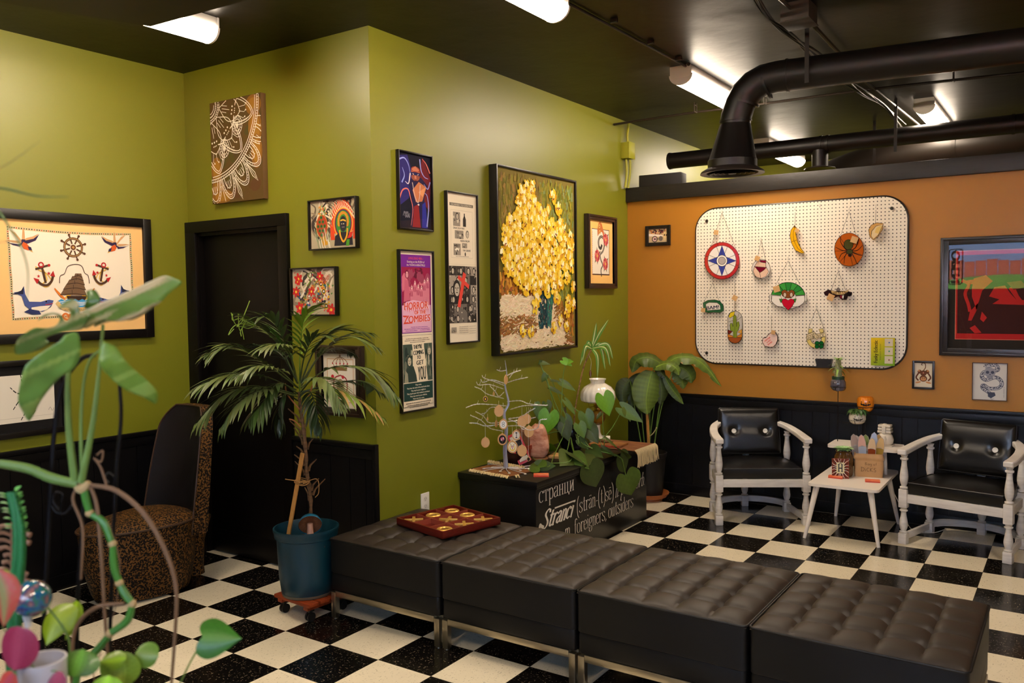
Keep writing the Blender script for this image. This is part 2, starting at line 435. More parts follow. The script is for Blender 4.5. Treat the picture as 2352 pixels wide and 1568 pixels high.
# outside, seen only as a reflection in the picture glass
b = B(); b.box((3.5, -7.5, -0.1), (26, 5.6, 0.1)); struct(b, 'ground', mat('pavement', (120, 118, 112), 0.9), smooth=False)
fe = thing('garden_fence', 'reddish board fence across the street outside the storefront window', 'fence', (3.5, -9.4, -0.05))
b = B()
for k in range(110): b.box((-11+k*0.2, 0, 1.15+0.02*math.sin(k*1.7)), (0.185, 0.03, 2.3))
b.obj('fence_boards', mat('red_brown_boards', (176, 92, 66), 0.8), fe, smooth=False)
ho = thing('house', 'pale blue house behind the fence outside the storefront window', 'house', (3.0, -11.6, -0.05))
B().box((0, -2, 2.3), (18, 4, 4.6)).obj('wall', mat('pale_blue_siding', (150, 176, 214), 0.8), ho, smooth=False)
for k in range(4):
    w = B().box((-6+k*3.6, 0.02, 3.0), (1.1, 0.08, 1.4)); w.obj('window', mat('white_window_trim', (225, 228, 232), 0.6), ho, smooth=False)
B().box((0, -2, 4.75), (19, 5, 0.3)).obj('roof', mat('roof_white', (200, 205, 212), 0.7), ho, smooth=False)
tag(B().ball((2.6, -8.7, 0.95), (2.4, 0.45, 1.0), 24).obj('hedge', mat('hedge_green', (70, 120, 40), 0.8, bump=(12, 1.0, 0.2))), 'green hedge in front of the board fence outside the window', 'hedge')
os_ = thing('open_sign', 'dark red OPEN sign hanging upright inside the storefront window', 'sign', (2.19, YS+0.10, 2.0), PI)
def upright(): return Matrix.Rotation(PI/2, 4, 'X')
b = B(); b.prism(rrect(0.20, 0.55, 0.05), -0.012, 0.012, M=upright(), holes=[rrect(0.17, 0.52, 0.04)]); b.obj('frame', mat('sign_dark_red', (90, 22, 20), 0.5), os_, smooth=False)
a = Art(-0.012)
a.text('OPEN', -0.055, 0.24, 0.12, (70, 20, 18), w=0.48, anchor='l', rot=-90, bold=0.012); a.obj('letters', INK, os_, smooth=False)
# ================================================================== ceiling lamps
LAMPM = bpy.data.materials.new('lamp_diffuser'); LAMPM.use_nodes = True
nt = LAMPM.node_tree; nt.nodes.clear(); o_ = nt.nodes.new('ShaderNodeOutputMaterial'); e_ = nt.nodes.new('ShaderNodeEmission')
e_.inputs[0].default_value = LAMP_COLOR+(1,); e_.inputs[1].default_value = LAMP_STRENGTH; nt.links.new(e_.outputs[0], o_.inputs[0])
HOUS = mat('white_lamp_housing', (226, 220, 214), 0.35)
def lamp(x, y0, y1, label, w=0.15, drop=0.0):
    t = thing('ceiling_lamp', label, 'lamp', (x, (y0+y1)/2, ZC-drop), 0, 'linear ceiling lamps')
    L = y1-y0
    b = B(); b.box((0, 0, -0.028), (w*0.92, L-0.03, 0.055), 0.004); 
    for s in (-1, 1): b.box((0, s*(L/2-0.006), -0.038), (w*0.94, 0.012, 0.076), 0.003)
    b.obj('housing', HOUS, t)
    prof = []; n = 14
    for i in range(n+1): a = PI+PI*i/n; prof.append((w/2*math.cos(a), 0.062*math.sin(a)))
    g = B()
    g.prism(prof+[(w/2*0.94, 0.0), (-w/2*0.94, 0.0)], -(L/2-0.014), L/2-0.014, M=Matrix.Translation((0, 0, -0.055)) @ Matrix.Rotation(-PI/2, 4, 'X') @ Matrix.Scale(-1, 4, (0, 1, 0)))
    g.obj('diffuser', LAMPM, t)
    for s in (-1, 1):
        e = B(); e.prism([(p[0]*1.02, p[1]*1.04) for p in prof], -0.006, 0.006, M=Matrix.Translation((0, s*(L/2-0.008), -0.055)) @ Matrix.Rotation(-PI/2, 4, 'X') @ Matrix.Scale(-1, 4, (0, 1, 0)))
        e.obj('end_cap', HOUS, t)
    return t
lamp(0.055, -1.13, 0.09, 'linear ceiling lamp partly hidden by the dark soffit at upper left')
lamp(1.665, -0.36, 0.86, 'linear ceiling lamp cut by the top edge near the middle of the room')
lamp(1.68, 2.34, 3.56, 'linear ceiling lamp behind the large duct elbow')
lamp(2.80, 4.25, 5.47, 'short-looking ceiling lamp above the long straight duct, right of the elbow')
lamp(1.32, 5.10, 6.32, 'ceiling lamp beyond the orange partition, below the straight duct')
# the same row continues over the part of the room beside the camera
lamp(4.6, -0.1, 1.12, 'linear ceiling lamp over the right part of the room')
lamp(4.3, -3.4, -2.18, 'linear ceiling lamp over the camera side of the room')
lamp(1.665, -3.4, -2.18, 'linear ceiling lamp over the left front part of the room')
# ================================================================== ducts, conduits
DUCT = mat('black_painted_duct', (18, 14, 12), 0.42, 0.0, 0.4, bump=(5, 0.15, 0.01))
STRAP = mat('dark_steel_strap', (24, 20, 17), 0.5, 0.4)
t = thing('air_duct', 'black round duct with an elbow dropping to a round ceiling diffuser', 'duct', (2.2, 2.08, 2.80))
p = [(5.4, 2.45, 2.80), (2.40, 2.09, 2.80)]
E0 = at(1, 2.06, 1745, 178)
el = [V((5.4, 2.44, 2.815)), V((2.55, 2.10, 2.815))]
def bendpts(a, c, b, n=6): return [a.lerp(c, i/n).lerp(c.lerp(b, i/n), i/n) for i in range(n+1)]
c0 = V((2.20, 2.06, 2.83))
pts = [V((5.4, 2.44, 2.82)), V((2.42, 2.085, 2.82))]+bendpts(V((2.36, 2.08, 2.82)), V((2.18, 2.06, 2.82)), V((2.14, 2.05, 2.62)), 5)+[V((2.135, 2.05, 2.58))]
B().tube([q-V((2.2, 2.08, 2.80)) for q in pts], 0.086, 20).obj('duct_pipe', DUCT, t, angle=25)
for q, d in ((V((2.42, 2.085, 2.82)), V((1, .1, 0))), (V((2.3, 2.075, 2.79)), V((1, .1, .35))), (V((2.18, 2.06, 2.7)), V((.35, 0, 1))), (V((2.137, 2.05, 2.60)), V((0, 0, 1)))):
    d.normalize(); B().tube([q-d*0.006-V((2.2, 2.08, 2.80)), q+d*0.006-V((2.2, 2.08, 2.80))], 0.0905, 20).obj('joint_ring', DUCT, t)
cx, cy = 2.135-2.2-0.0, 2.05-2.08
fl = B()
n = 24; rings = [((cx, cy, -0.22), 0.086), ((cx-0.01, cy-0.02, -0.42), 0.133), ((cx-0.01, cy-0.02, -0.425), 0.138), ((cx-0.01, cy-0.02, -0.47), 0.138)]
vs = [(c[0]+r*math.cos(2*PI*i/n), c[1]+r*math.sin(2*PI*i/n), c[2]) for c, r in rings for i in range(n)]
fl.add(vs, [(j*n+i, j*n+(i+1) % n, (j+1)*n+(i+1) % n, (j+1)*n+i) for j in range(3) for i in range(n)])
fl.obj('flared_boot', DUCT, t)
C = (cx-0.01, cy-0.02, -0.50)
df = B()
df.lathe([(0.137, 0.035), (0.175, 0.012), (0.18, 0.0), (0.145, 0.004), (0.138, 0.03)], C, 32, cap=False)
for r in (0.128, 0.102, 0.076, 0.05): df.lathe([(r, 0.0), (r-0.024, 0.026), (r-0.027, 0.024), (r-0.003, -0.002)], C, 28, cap=False)
df.lathe([(0.0, -0.002), (0.022, 0.0), (0.02, 0.006), (0, 0.008)], C, 16)
df.obj('diffuser', mat('duct_diffuser', (36, 29, 25), 0.4), t)
# second duct
t = thing('air_duct', 'long straight black duct running under the ceiling beyond the partition', 'duct', (0.82, 4.15, 2.77))
B().tube([(0, 0, 0), (5.6, 0.38, 0.06)], 0.068, 20).obj('duct_pipe', DUCT, t, angle=25)
for x in (0.012, 1.25, 1.30, 2.55, 2.62): B().tube([(x-0.01, x*0.068, x*0.0107), (x+0.01, x*0.068, x*0.0107)], 0.072, 20).obj('joint_ring', DUCT, t)
pq = at(1, 4.25, 1885, 350); lx = pq.x-0.82
b = B(); b.lathe([(0.062, 0), (0.062, -0.14), (0.066, -0.145)], (lx, 0.08, -0.03), 20, cap=False); b.obj('branch_collar', DUCT, t)
b = B(); b.lathe([(0.064, 0.012), (0.115, 0.0), (0.12, -0.008), (0.02, -0.012), (0.0, -0.004)], (lx, 0.08, -0.168), 24, cap=False); b.obj('diffuser', MATS['duct_diffuser'], t)
# third, larger duct further back
t = thing('air_duct', 'large dull black duct curving down behind the partition shelf', 'duct', (3.15, 5.1, 2.80))
B().tube(catmull([(3.2, 0.0, 0.05), (1.0, 0.0, 0.03), (0.0, 0.0, 0), (-0.7, 0.02, -0.04), (-1.25, 0.08, -0.17), (-1.6, 0.12, -0.40)], 5), 0.15, 22).obj('duct_pipe', mat('dark_grey_duct', (34, 28, 23), 0.4, 0.2), t, angle=25)
for q in (((-0.25, 0, -0.005), (-0.22, 0, -0.005)), ((-0.95, .05, -0.085), (-0.92, .05, -0.08))): B().tube(q, 0.154, 22).obj('joint_ring', MATS['dark_grey_duct'], t)
# straps
def strap(name, p, zlow, label):
    b = B(); b.box((0, 0, (ZC+zlow)/2-zlow), (0.022, 0.003, ZC-zlow)); 
    tag(b.obj(name, STRAP, loc=(p[0], p[1], zlow), smooth=False), label, 'strap', 'duct straps')
s_ = at(1, 2.0, 1877, 110); strap('hanger_strap', (2.55, 1.985), 2.74, 'perforated strap holding the duct with the elbow')
s_ = at(1, 4.16, 2057, 290); strap('hanger_strap', (s_.x, 4.16), 2.66, 'perforated strap in front of the long straight duct')
s_ = at(1, 5.0, 2012, 340); strap('hanger_strap', (s_.x, 4.93), 2.7, 'short strap beside the large rear duct')
COND = mat('dark_flexible_conduit', (40, 32, 25), 0.45, 0.3)
COND2 = mat('dull_brown_conduit', (46, 37, 29), 0.45, 0.3)
def hose(b, pts, r, ribs=0.012, n=8):
    """corrugated conduit"""
    P = catmull(pts, 6); q = [P[0]]; 
    for a, c in zip(P, P[1:]):
        k = max(1, int((c-a).length/(ribs/2)))
        for i in range(1, k+1): q.append(a.lerp(c, i/k))
    b.tube(q, [r*(1.0 if i % 2 else 0.86) for i in range(len(q))], n)
def ceilpt(px, py, z=3.0): return at(2, z, px, py)
# conduit running right from the corner
b = B()
w0 = at(1, 3.45, 1428, 291)
run = [(0.66, 3.42, 2.985)]+[tuple(ceilpt(x, y, 3.0)) for x, y in ((1595, 258), (1755, 238), (1960, 210), (2190, 184), (2400, 162))]
hose(b, run, 0.010)
hose(b, [(x, y+0.022, z+0.004) for x, y, z in run], 0.008)
tag(b.obj('flexible_conduit', COND2), 'pair of ribbed conduits clipped under the ceiling from the corner to the right', 'conduit')
for px, py in ((1597, 250), (1757, 232), (2190, 178)):
    q = ceilpt(px, py, 3.0); b = B(); b.box((0, 0, 0.025), (0.006, 0.05, 0.004)); b.box((-0.0, -0.022, 0.01), (0.006, 0.004, 0.07)); b.box((0, 0.028, 0.01), (0.006, 0.004, 0.07)); b.box((0, 0.003, -0.024), (0.008, 0.05, 0.005))
    tag(b.obj('conduit_hanger', COND2, loc=q, smooth=False), 'small bracket carrying the ribbed conduits under the ceiling, '+{1597: 'left of the elbow duct', 1757: 'just right of the elbow duct', 2190: 'rightmost one'}[px], 'bracket', 'conduit brackets')
# conduit between the lamps, cable bundle and box along the other direction
b = B(); b.tube([(1.69, 0.87, ZC-0.012), (1.72, 2.33, ZC-0.012)], 0.008); b.ball((1.755, 2.29, ZC-0.014), 0.012, 10)
for y in (1.3, 1.75, 2.15): b.box((1.75, y, ZC-0.01), (0.04, 0.015, 0.024), 0.003)
tag(b.obj('conduit_pipe', COND), 'thin conduit along the ceiling between two linear lamps', 'conduit')
bx = at(2, 2.98, 1835, 45)
t = thing('junction_box', 'square metal junction box under the ceiling at the top, above the elbow duct', 'electrical box', (bx.x, bx.y, ZC))
B().box((0, 0, -0.045), (0.14, 0.16, 0.09), 0.004).obj('box_body', mat('brownish_box', (44, 36, 29), 0.5, 0.3), t)
B().box((0, 0, -0.092), (0.15, 0.17, 0.006), 0.002).obj('cover', MATS['brownish_box'], t)
b = B(); b.tube([(bx.x+0.02, bx.y+0.08, 3.0), tuple(at(2, 3.0, 1990, 190)), tuple(at(2, 3.0, 2105, 282)), tuple(at(2, 3.0, 2160, 330))], 0.011)
b.tube([(bx.x-0.06, bx.y-1.6, 3.02), (bx.x-0.02, bx.y-0.08, 3.02)], 0.010)
tag(b.obj('conduit_pipe', COND2), 'straight metal conduit running back from the junction box', 'conduit')
b = B(); r3 = random.Random(5)
cpx = [(1728, -10), (1762, 40), (1810, 78), (1870, 125), (1935, 185), (1985, 215), (2030, 245), (2075, 290)]
for k in range(5):
    b.tube(catmull([at(2, 2.995-0.012*r3.random(), x+r3.uniform(-9, 9), y+r3.uniform(-6, 6)) for x, y in cpx], 5), 0.006, 6)
tag(b.obj('cable_bundle', mat('black_cable', (22, 18, 15), 0.4)), 'loose bundle of dark cables sagging beside the straight conduit', 'cable')
# green electrical box and conduits in the corner
t = thing('electrical_box', 'green painted electrical box on the wall corner with flexible conduits', 'electrical box', (XC, 3.62, 2.80))
GP = mat('green_painted_metal', (150, 150, 42), 0.4)
B().box((0.035, 0.0, 0.0), (0.07, 0.11, 0.13), 0.003).obj('box_body', GP, t)
b = B(); b.box((0.072, 0, 0.0), (0.004, 0.115, 0.135), 0.001)
for z in (0.035, 0.0): b.lathe([(0.012, 0), (0.012, 0.002)], (0, 0, 0), 12, M=Matrix.Translation((0.03, -0.056, z+0.0)) @ Matrix.Rotation(PI/2, 4, 'X'))
b.obj('cover', GP, t)
b = B(); hose(b, [(0.03, 0.01, 0.07), (0.028, 0.012, 0.14), (0.032, 0.03, 0.24)], 0.011); b.obj('conduit', GP, t, label='upper ribbed conduit')
b = B(); hose(b, [(0.03, -0.02, -0.07), (0.03, -0.01, -0.18), (0.02, -0.02, -0.30)], 0.011); b.obj('conduit', GP, t)
b = B(); hose(b, [(0.045, 0.02, -0.07), (0.045, 0.02, -0.17), (0.03, 0.01, -0.30)], 0.011); b.obj('conduit', GP, t)
sp_ = thing('speaker_box', 'black box standing on the partition shelf in the green corner', 'box', (0.94, 3.71, 2.5025), 0.05)
B().box((0, 0.03, 0.048), (0.36, 0.13, 0.094), 0.004).obj('body', mat('matte_black_box', (24, 21, 20), 0.55), sp_)
# wall outlet
t = thing('wall_outlet', 'white wall outlet low on the green wall behind the first ottoman', 'outlet', (XC, 1.014, 0.425), PI/2)
WPL = mat('white_plastic', (232, 226, 214), 0.4)
B().box((0, -0.003, 0), (0.072, 0.006, 0.115), 0.002).obj('cover_plate', WPL, t)
a = Art(-0.0062)
for z in (0.022, -0.022):
    a.ell(0, z, 0.016, 0.015, (215, 208, 196)); a.rect(-0.007, z, 0.002, 0.008, (60, 55, 50)); a.rect(0.005, z, 0.002, 0.007, (60, 55, 50)); a.ell(0, z-0.006, 0.002, 0.002, (60, 55, 50))
a.obj('sockets', INK, t, smooth=False)
# ================================================================== ottomans
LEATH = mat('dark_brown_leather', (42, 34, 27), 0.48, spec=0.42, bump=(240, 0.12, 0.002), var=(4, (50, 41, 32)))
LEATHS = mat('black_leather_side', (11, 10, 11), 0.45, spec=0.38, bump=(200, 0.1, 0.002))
CHROME = mat('brushed_steel', (196, 186, 164), 0.34, 1.0)
def ottoman():
    t = thing('ottoman', '', 'ottoman', (0, 0, 0), 0, 'tufted leather ottomans pushed together in a row')
    S = 0.352
    b = B()
    def top(u, v):
        x = -S+2*S*u; y = -S+2*S*v
        n = 5; fu, fv = u*n, v*n
        du = abs(fu-round(fu)); dv = abs(fv-round(fv))
        eu = 1 if 0.4 < fu < n-0.4 else 0; ev = 1 if 0.4 < fv < n-0.4 else 0
        cre = 0.0
        cre += 0.007*math.exp(-(du/0.07)**2)*eu*min(1, 5*min(v, 1-v)); cre += 0.007*math.exp(-(dv/0.07)**2)*ev*min(1, 5*min(u, 1-u))
        but = 0.012*math.exp(-(du*du+dv*dv)/0.022)*eu*ev
        puff = 0.010*(abs(math.sin(PI*fu))*abs(math.sin(PI*fv)))**0.6
        e = min(u, 1-u, v, 1-v)*2*S
        edge = -0.012*math.exp(-e/0.010)
        dome = 0.016*(4*u*(1-u)*4*v*(1-v))**0.5
        return (x, y, 0.410+dome+puff-cre-but+edge)
    b.grid(top, 76, 76)
    r = rrect(2*S, 2*S, 0.02, 3)
    for z0, z1 in ((0.238, 0.404),):
        vs = [(p[0], p[1], z0) for p in r]+[(p[0]*0.998, p[1]*0.998, (z0+z1)/2) for p in r]+[(p[0], p[1], z1) for p in r]; n = len(r)
    b.add(vs, [(j*n+i, j*n+(i+1) % n, (j+1)*n+(i+1) % n, (j+1)*n+i) for j in (0, 1) for i in range(n)])
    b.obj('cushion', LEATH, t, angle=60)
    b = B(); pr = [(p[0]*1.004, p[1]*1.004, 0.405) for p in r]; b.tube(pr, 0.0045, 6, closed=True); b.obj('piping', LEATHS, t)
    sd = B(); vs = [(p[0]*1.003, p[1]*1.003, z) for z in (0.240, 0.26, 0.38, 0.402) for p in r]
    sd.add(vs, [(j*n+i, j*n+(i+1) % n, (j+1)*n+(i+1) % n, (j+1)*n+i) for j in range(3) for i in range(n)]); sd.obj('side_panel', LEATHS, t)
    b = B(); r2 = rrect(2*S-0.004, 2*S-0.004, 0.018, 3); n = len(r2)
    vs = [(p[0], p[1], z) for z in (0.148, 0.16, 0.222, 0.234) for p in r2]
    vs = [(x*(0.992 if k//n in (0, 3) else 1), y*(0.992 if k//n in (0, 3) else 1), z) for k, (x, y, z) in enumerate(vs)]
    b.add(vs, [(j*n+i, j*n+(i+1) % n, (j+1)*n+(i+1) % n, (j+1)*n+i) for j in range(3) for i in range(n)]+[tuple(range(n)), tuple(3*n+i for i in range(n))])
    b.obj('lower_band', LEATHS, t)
    for sx in (-1, 1):
        for sy in (-1, 1):
            B().box((sx*(S-0.017), sy*(S-0.017), 0.070), (0.030, 0.030, 0.132), 0.002).lathe([(0.014, 0), (0.014, 0.008)], (sx*(S-0.017), sy*(S-0.017), 0), 12).obj('leg', CHROME, t)
    for s in (-1, 1):
        B().box((0, s*(S-0.017), 0.130), (2*S-0.066, 0.030, 0.030), 0.002).obj('rail', CHROME, t)
        B().box((s*(S-0.017), 0, 0.130), (0.030, 2*S-0.066, 0.030), 0.002).obj('rail', CHROME, t)
    return t
o0 = ottoman()
OL = ['brown-black tufted leather ottoman carrying the tic-tac-toe tray, leftmost of the row', 'brown-black tufted leather ottoman second from the left, right of the one with the tray',
      'brown-black tufted leather ottoman third from the left, second from the right end', 'brown-black tufted leather ottoman nearest the camera at the right end of the row']
for i in range(4):
    o = o0 if i == 0 else copy_tree(o0)
    o.location = (1.024+i*0.7155, 0.592+0.004*(i % 2), 0); o['label'] = OL[i]
# ================================================================== tic-tac-toe tray
TRAYW = mat('red_brown_lacquered_wood', (104, 24, 14), 0.28, spec=0.5, coat=0.4, var=(6, (78, 16, 10), (1, 8, 30)))
tp = at(2, 0.445, 1030, 1205)
ZT = 0.4345
tr = thing('game_tray', 'square red-brown wooden tic-tac-toe tray lying on the leftmost ottoman', 'board game', (tp.x, tp.y, ZT), R(-2))
c4 = [at(2, 0.47, *p) for p in ((917, 1190), (1030, 1159), (1142, 1185), (1030, 1225))]
tcx = sum(c.x for c in c4)/4; tcy = sum(c.y for c in c4)/4; tl = (c4[1]-c4[0]).length; tr.location = (tcx, tcy, ZT)
e = c4[3]-c4[0]; tang = math.atan2(e.y, e.x); tr.rotation_euler = (0, 0, tang)
TS = ((c4[3]-c4[0]).length+(c4[2]-c4[1]).length+(c4[1]-c4[0]).length+(c4[2]-c4[3]).length)/4
H = TS/2
b = B(); b.box((0, 0, 0.004), (TS, TS, 0.008), 0.001)
for s in (-1, 1): b.box((s*(H-0.004), 0, 0.019), (0.008, TS, 0.038), 0.001); b.box((0, s*(H-0.004), 0.019), (TS-0.016, 0.008, 0.038), 0.001)
b.obj('tray', TRAYW, tr)
b = B()
for s in (-1, 1): b.box((s*TS/6, 0, 0.021), (0.004, TS-0.016, 0.026)); b.box((0, s*TS/6, 0.0209), (TS-0.016, 0.004, 0.0259))
b.obj('divider', mat('light_edge_wood', (150, 66, 46), 0.4), tr, smooth=False)
GOLD = mat('brushed_gold', (226, 176, 86), 0.4, 0.65)
def cell(i, j): return (tr.matrix_basis if False else Matrix.Translation(tr.location) @ Matrix.Rotation(tang, 4, 'Z')) @ V(((i-1)*TS/3, (j-1)*TS/3, 0.018))
# i runs along the near-left to near-right edge, j away from it
cells = {(0, 0): 'X', (1, 0): '', (2, 0): 'O', (0, 1): 'O', (1, 1): 'X', (2, 1): 'X', (0, 2): 'O', (1, 2): 'O', (2, 2): 'X'}
names = {(0, 0): 'in the leftmost square', (2, 0): 'in the square nearest the camera', (0, 1): 'in the middle square of the left edge', (1, 1): 'in the centre square', (2, 1): 'beside the nearest ring', (0, 2): 'in the far corner square', (1, 2): 'in the middle of the far right edge', (2, 2): 'in the rightmost square'}
for k, v in cells.items():
    if not v: continue
    c = cell(*k); b = B()
    if v == 'O':
        b.lathe([(0.034, 0), (0.039, 0.002), (0.040, 0.009), (0.035, 0.013), (0.026, 0.013), (0.021, 0.009), (0.021, 0.002), (0.026, 0)], (0, 0, 0), 28, cap=False)
        tag(b.obj('game_ring', GOLD, loc=c), 'gold ring piece of the game tray '+names[k], 'game piece', 'gold game pieces')
    else:
        b.box((0, 0, 0.007), (0.098, 0.016, 0.013), 0.002, rz=R(45)); b.box((0, 0, 0.0072), (0.098, 0.016, 0.0132), 0.002, rz=R(-45))
        tag(b.obj('game_cross', GOLD, loc=c, rot=(0, 0, tang+R(8 if k != (1, 1) else -6))), 'gold cross piece of the game tray '+names[k], 'game piece', 'gold game pieces')
# ================================================================== armchairs
WHITEW = mat('worn_white_paint', (226, 220, 212), 0.42, spec=0.5, bump=(60, 0.15, 0.002), var=(9, (205, 198, 190), (1, 1, 6)))
VINYL = mat('black_vinyl', (11, 9, 9), 0.30, spec=0.5, bump=(9, 0.10, 0.02))
BUT = mat('white_button', (230, 226, 216), 0.35)
def post(z0, z1, r=0.026):
    """turned baluster profile"""
    h = z1-z0
    P = [(0.62, 0), (0.95, 0.02), (0.95, 0.06), (0.6, 0.075), (0.62, 0.10), (0.80, 0.16), (0.98, 0.28), (1.0, 0.36), (0.86, 0.52), (0.66, 0.68), (0.60, 0.78), (0.60, 0.84), (0.92, 0.86), (0.95, 0.90), (0.62, 0.92), (0.72, 0.96), (0.88, 1.0)]
    return [(a*r, z0+h*q) for a, q in P]
def armchair():
    t = thing('armchair', '', 'armchair', (0, 0, 0), 0, 'white captain armchairs')
    W = 0.30
    def leg(x, y, arm=True, ztop=0.575):
        b = B(); b.box((x, y, 0.035), (0.052, 0.052, 0.07), 0.006)
        b.lathe([(a, z) for a, z in post(0.07, 0.235)], (x, y, 0), 16)
        b.box((x, y, 0.295), (0.052, 0.052, 0.12), 0.006)
        if arm: b.lathe(post(0.355, ztop), (x, y, 0), 16)
        b.obj('leg', WHITEW, t)
    leg(-W, 0); leg(W, 0); leg(-W+0.03, 0.38, True, 0.60); leg(W-0.03, 0.38, True, 0.60)
    b = B(); b.box((0, 0.555, 0.04), (0.05, 0.05, 0.08), 0.005); b.lathe(post(0.08, 0.235), (0, 0.555, 0), 14); b.box((0, 0.55, 0.28), (0.05, 0.05, 0.09), 0.005); b.obj('leg', WHITEW, t)
    # lower stretchers
    for s in (-1, 1):
        b = B(); p0, p1 = V((s*W, 0, 0.045)), V((s*(W-0.03), 0.38, 0.045)); d = p1-p0
        b.box((p0+p1)/2, (0.022, d.length-0.05, 0.042), 0.003, rz=math.atan2(d.y, d.x)-PI/2)
        b.obj('side_stretcher', WHITEW, t)
    b = B()
    arc = catmull([(-W+0.03, 0.38, 0), (-0.22, 0.47, 0), (-0.12, 0.535, 0), (0, 0.56, 0), (0.12, 0.535, 0), (0.22, 0.47, 0), (W-0.03, 0.38, 0)], 6)
    def ribbon(b, pts, w, z0, z1):
        vs = []
        for i, p in enumerate(pts):
            d = pts[min(i+1, len(pts)-1)]-pts[max(i-1, 0)]; d.z = 0; d.normalize(); nn = V((-d.y, d.x, 0))
            ww = w[i] if isinstance(w, list) else w; za = p.z
            vs += [p+nn*ww/2+V((0, 0, z0)), p-nn*ww/2+V((0, 0, z0)), p-nn*ww/2+V((0, 0, z1)), p+nn*ww/2+V((0, 0, z1))]
        fs = []
        for i in range(len(pts)-1):
            for k in range(4): q = (k+1) % 4; fs.append((4*i+k, 4*i+q, 4*i+4+q, 4*i+4+k))
        fs += [(0, 3, 2, 1), tuple(4*(len(pts)-1)+k for k in range(4))]
        b.add(vs, fs)
    ribbon(b, arc, 0.024, 0.035, 0.078); b.obj('curved_stretcher', WHITEW, t)
    # seat rails
    b = B(); b.box((0, -0.002, 0.296), (2*W-0.05, 0.026, 0.056), 0.004)
    for s in (-1, 1):
        p0, p1 = V((s*W, 0, 0.296)), V((s*(W-0.03), 0.38, 0.296)); d = p1-p0
        b.box((p0+p1)/2, (0.026, d.length-0.05, 0.056), 0.004, rz=math.atan2(d.y, d.x)-PI/2)
    b.obj('seat_rail', WHITEW, t)
    b = B(); ribbon(b, arc, 0.03, 0.27, 0.32); b.obj('rear_rail', WHITEW, t)
    # arms: horseshoe that narrows towards the backrest
    for s in (-1, 1):
        P = catmull([(s*(W+0.002), -0.045, 0.578), (s*(W+0.004), 0.06, 0.583), (s*(W-0.005), 0.22, 0.598), (s*(W-0.035), 0.36, 0.618), (s*(W-0.09), 0.45, 0.635), (s*0.16, 0.515, 0.645)], 5)
        b = B(); n = len(P); ribbon(b, P, [0.064-0.016*(i/n) if i > 1 else 0.056 for i in range(n)], 0.0, 0.034)
        bm = b.obj('armrest', WHITEW, t); md = bm.modifiers.new('soft_edges', 'BEVEL'); md.width = 0.007; md.segments = 2; md.limit_method = 'ANGLE'
    # cushions
    b = B()
    def seat(u, v):
        x = (u-0.5)*2; y = v
        wx = 0.268-0.02*y**2; 
        return (x*wx, -0.006+0.445*y, 0.385+0.030*(1-abs(x)**4)*(1-(abs(2*y-1))**4)-0.004*math.exp(-((y-0.06)/0.03)**2)+0.003*math.sin(7*x+9*y))
    out = [( -0.268, -0.006), (0.268, -0.006), (0.272, 0.2), (0.245, 0.42), (0.12, 0.475), (-0.12, 0.475), (-0.245, 0.42), (-0.272, 0.2)]
    oc = catmull([V((p[0], p[1], 0)) for p in out[2:]]+[V((out[2][0], out[2][1], 0))], 1)
    n = len(out); zs = ((0.327, 0.97), (0.335, 1.0), (0.385, 1.012), (0.397, 1.0))
    vs = [(p[0]*k, (p[1]-0.2)*k+0.2, z) for z, k in zs for p in out]
    b.add(vs, [(j*n+i, j*n+(i+1) % n, (j+1)*n+(i+1) % n, (j+1)*n+i) for j in range(3) for i in range(n)])
    m_ = 14; rings = []
    for k in range(m_+1):
        f = 1-k/m_; rings.append([(p[0]*f, (p[1]-0.2)*f+0.2, 0.397+0.030*(1-f**3)) for p in out])
    vs = [p for r_ in rings for p in r_]; b.add(vs, [(j*n+i, j*n+(i+1) % n, (j+1)*n+(i+1) % n, (j+1)*n+i) for j in range(m_) for i in range(n)])
    c_ = b.obj('seat_cushion', VINYL, t, angle=50)
    p_ = B(); p_.tube([(p[0]*1.006, (p[1]-0.2)*1.006+0.2, 0.398) for p in out], 0.004, 6, closed=True); p_.obj('piping', VINYL, c_)
    # backrest: tilted padded panel with two buttons
    M = Matrix.Translation((0, 0.395, 0.43)) @ Matrix.Rotation(R(-13), 4, 'X')
    bw, bh = 0.222, 0.335
    def bk(u, v, side=-1):
        x = (u-0.5)*2*bw; z = v*bh
        e = min(u, 1-u)*2*bw; ez = min(v, 1-v)*bh; rr = 0.028*(1-math.exp(-min(e, ez)/0.018))
        dimp = 0.020*sum(math.exp(-((x-bx_)**2+(z-0.165)**2)/0.0009) for bx_ in (-0.115, 0.115))
        wr = 0.003*math.sin(40*(z-0.165)+3*x)*math.exp(-((z-0.165)/0.07)**2)
        return (x, side*(0.022+rr)+(dimp+wr if side < 0 else 0), z)
    b = B(); b.grid(lambda u, v: bk(u, v, -1), 56, 44, M=M); b.grid(lambda u, v: bk(u, v, 1), 12, 12, M=M)
    r_ = [(-bw, 0), (bw, 0), (bw, bh), (-bw, bh)]
    b.add([(p[0], y, p[1]) for y in (-0.022, 0.022) for p in r_], [(i, (i+1) % 4, (i+1) % 4+4, i+4) for i in range(4)], M=M)
    k_ = b.obj('backrest', VINYL, t, angle=60)
    p_ = B(); p_.tube([(p[0], -0.024, p[1]) for p in rrect(2*bw, 2*bh, 0.012, 3) for p in [(p[0], p[1])]], 0.0001, 3) if False else None
    p_ = B(); q = [(p[0], -0.024, p[1]+bh/2) for p in rrect(2*bw, bh, 0.012, 3)]; p_.tube(q, 0.004, 6, closed=True, M=M); p_.obj('piping', VINYL, k_)
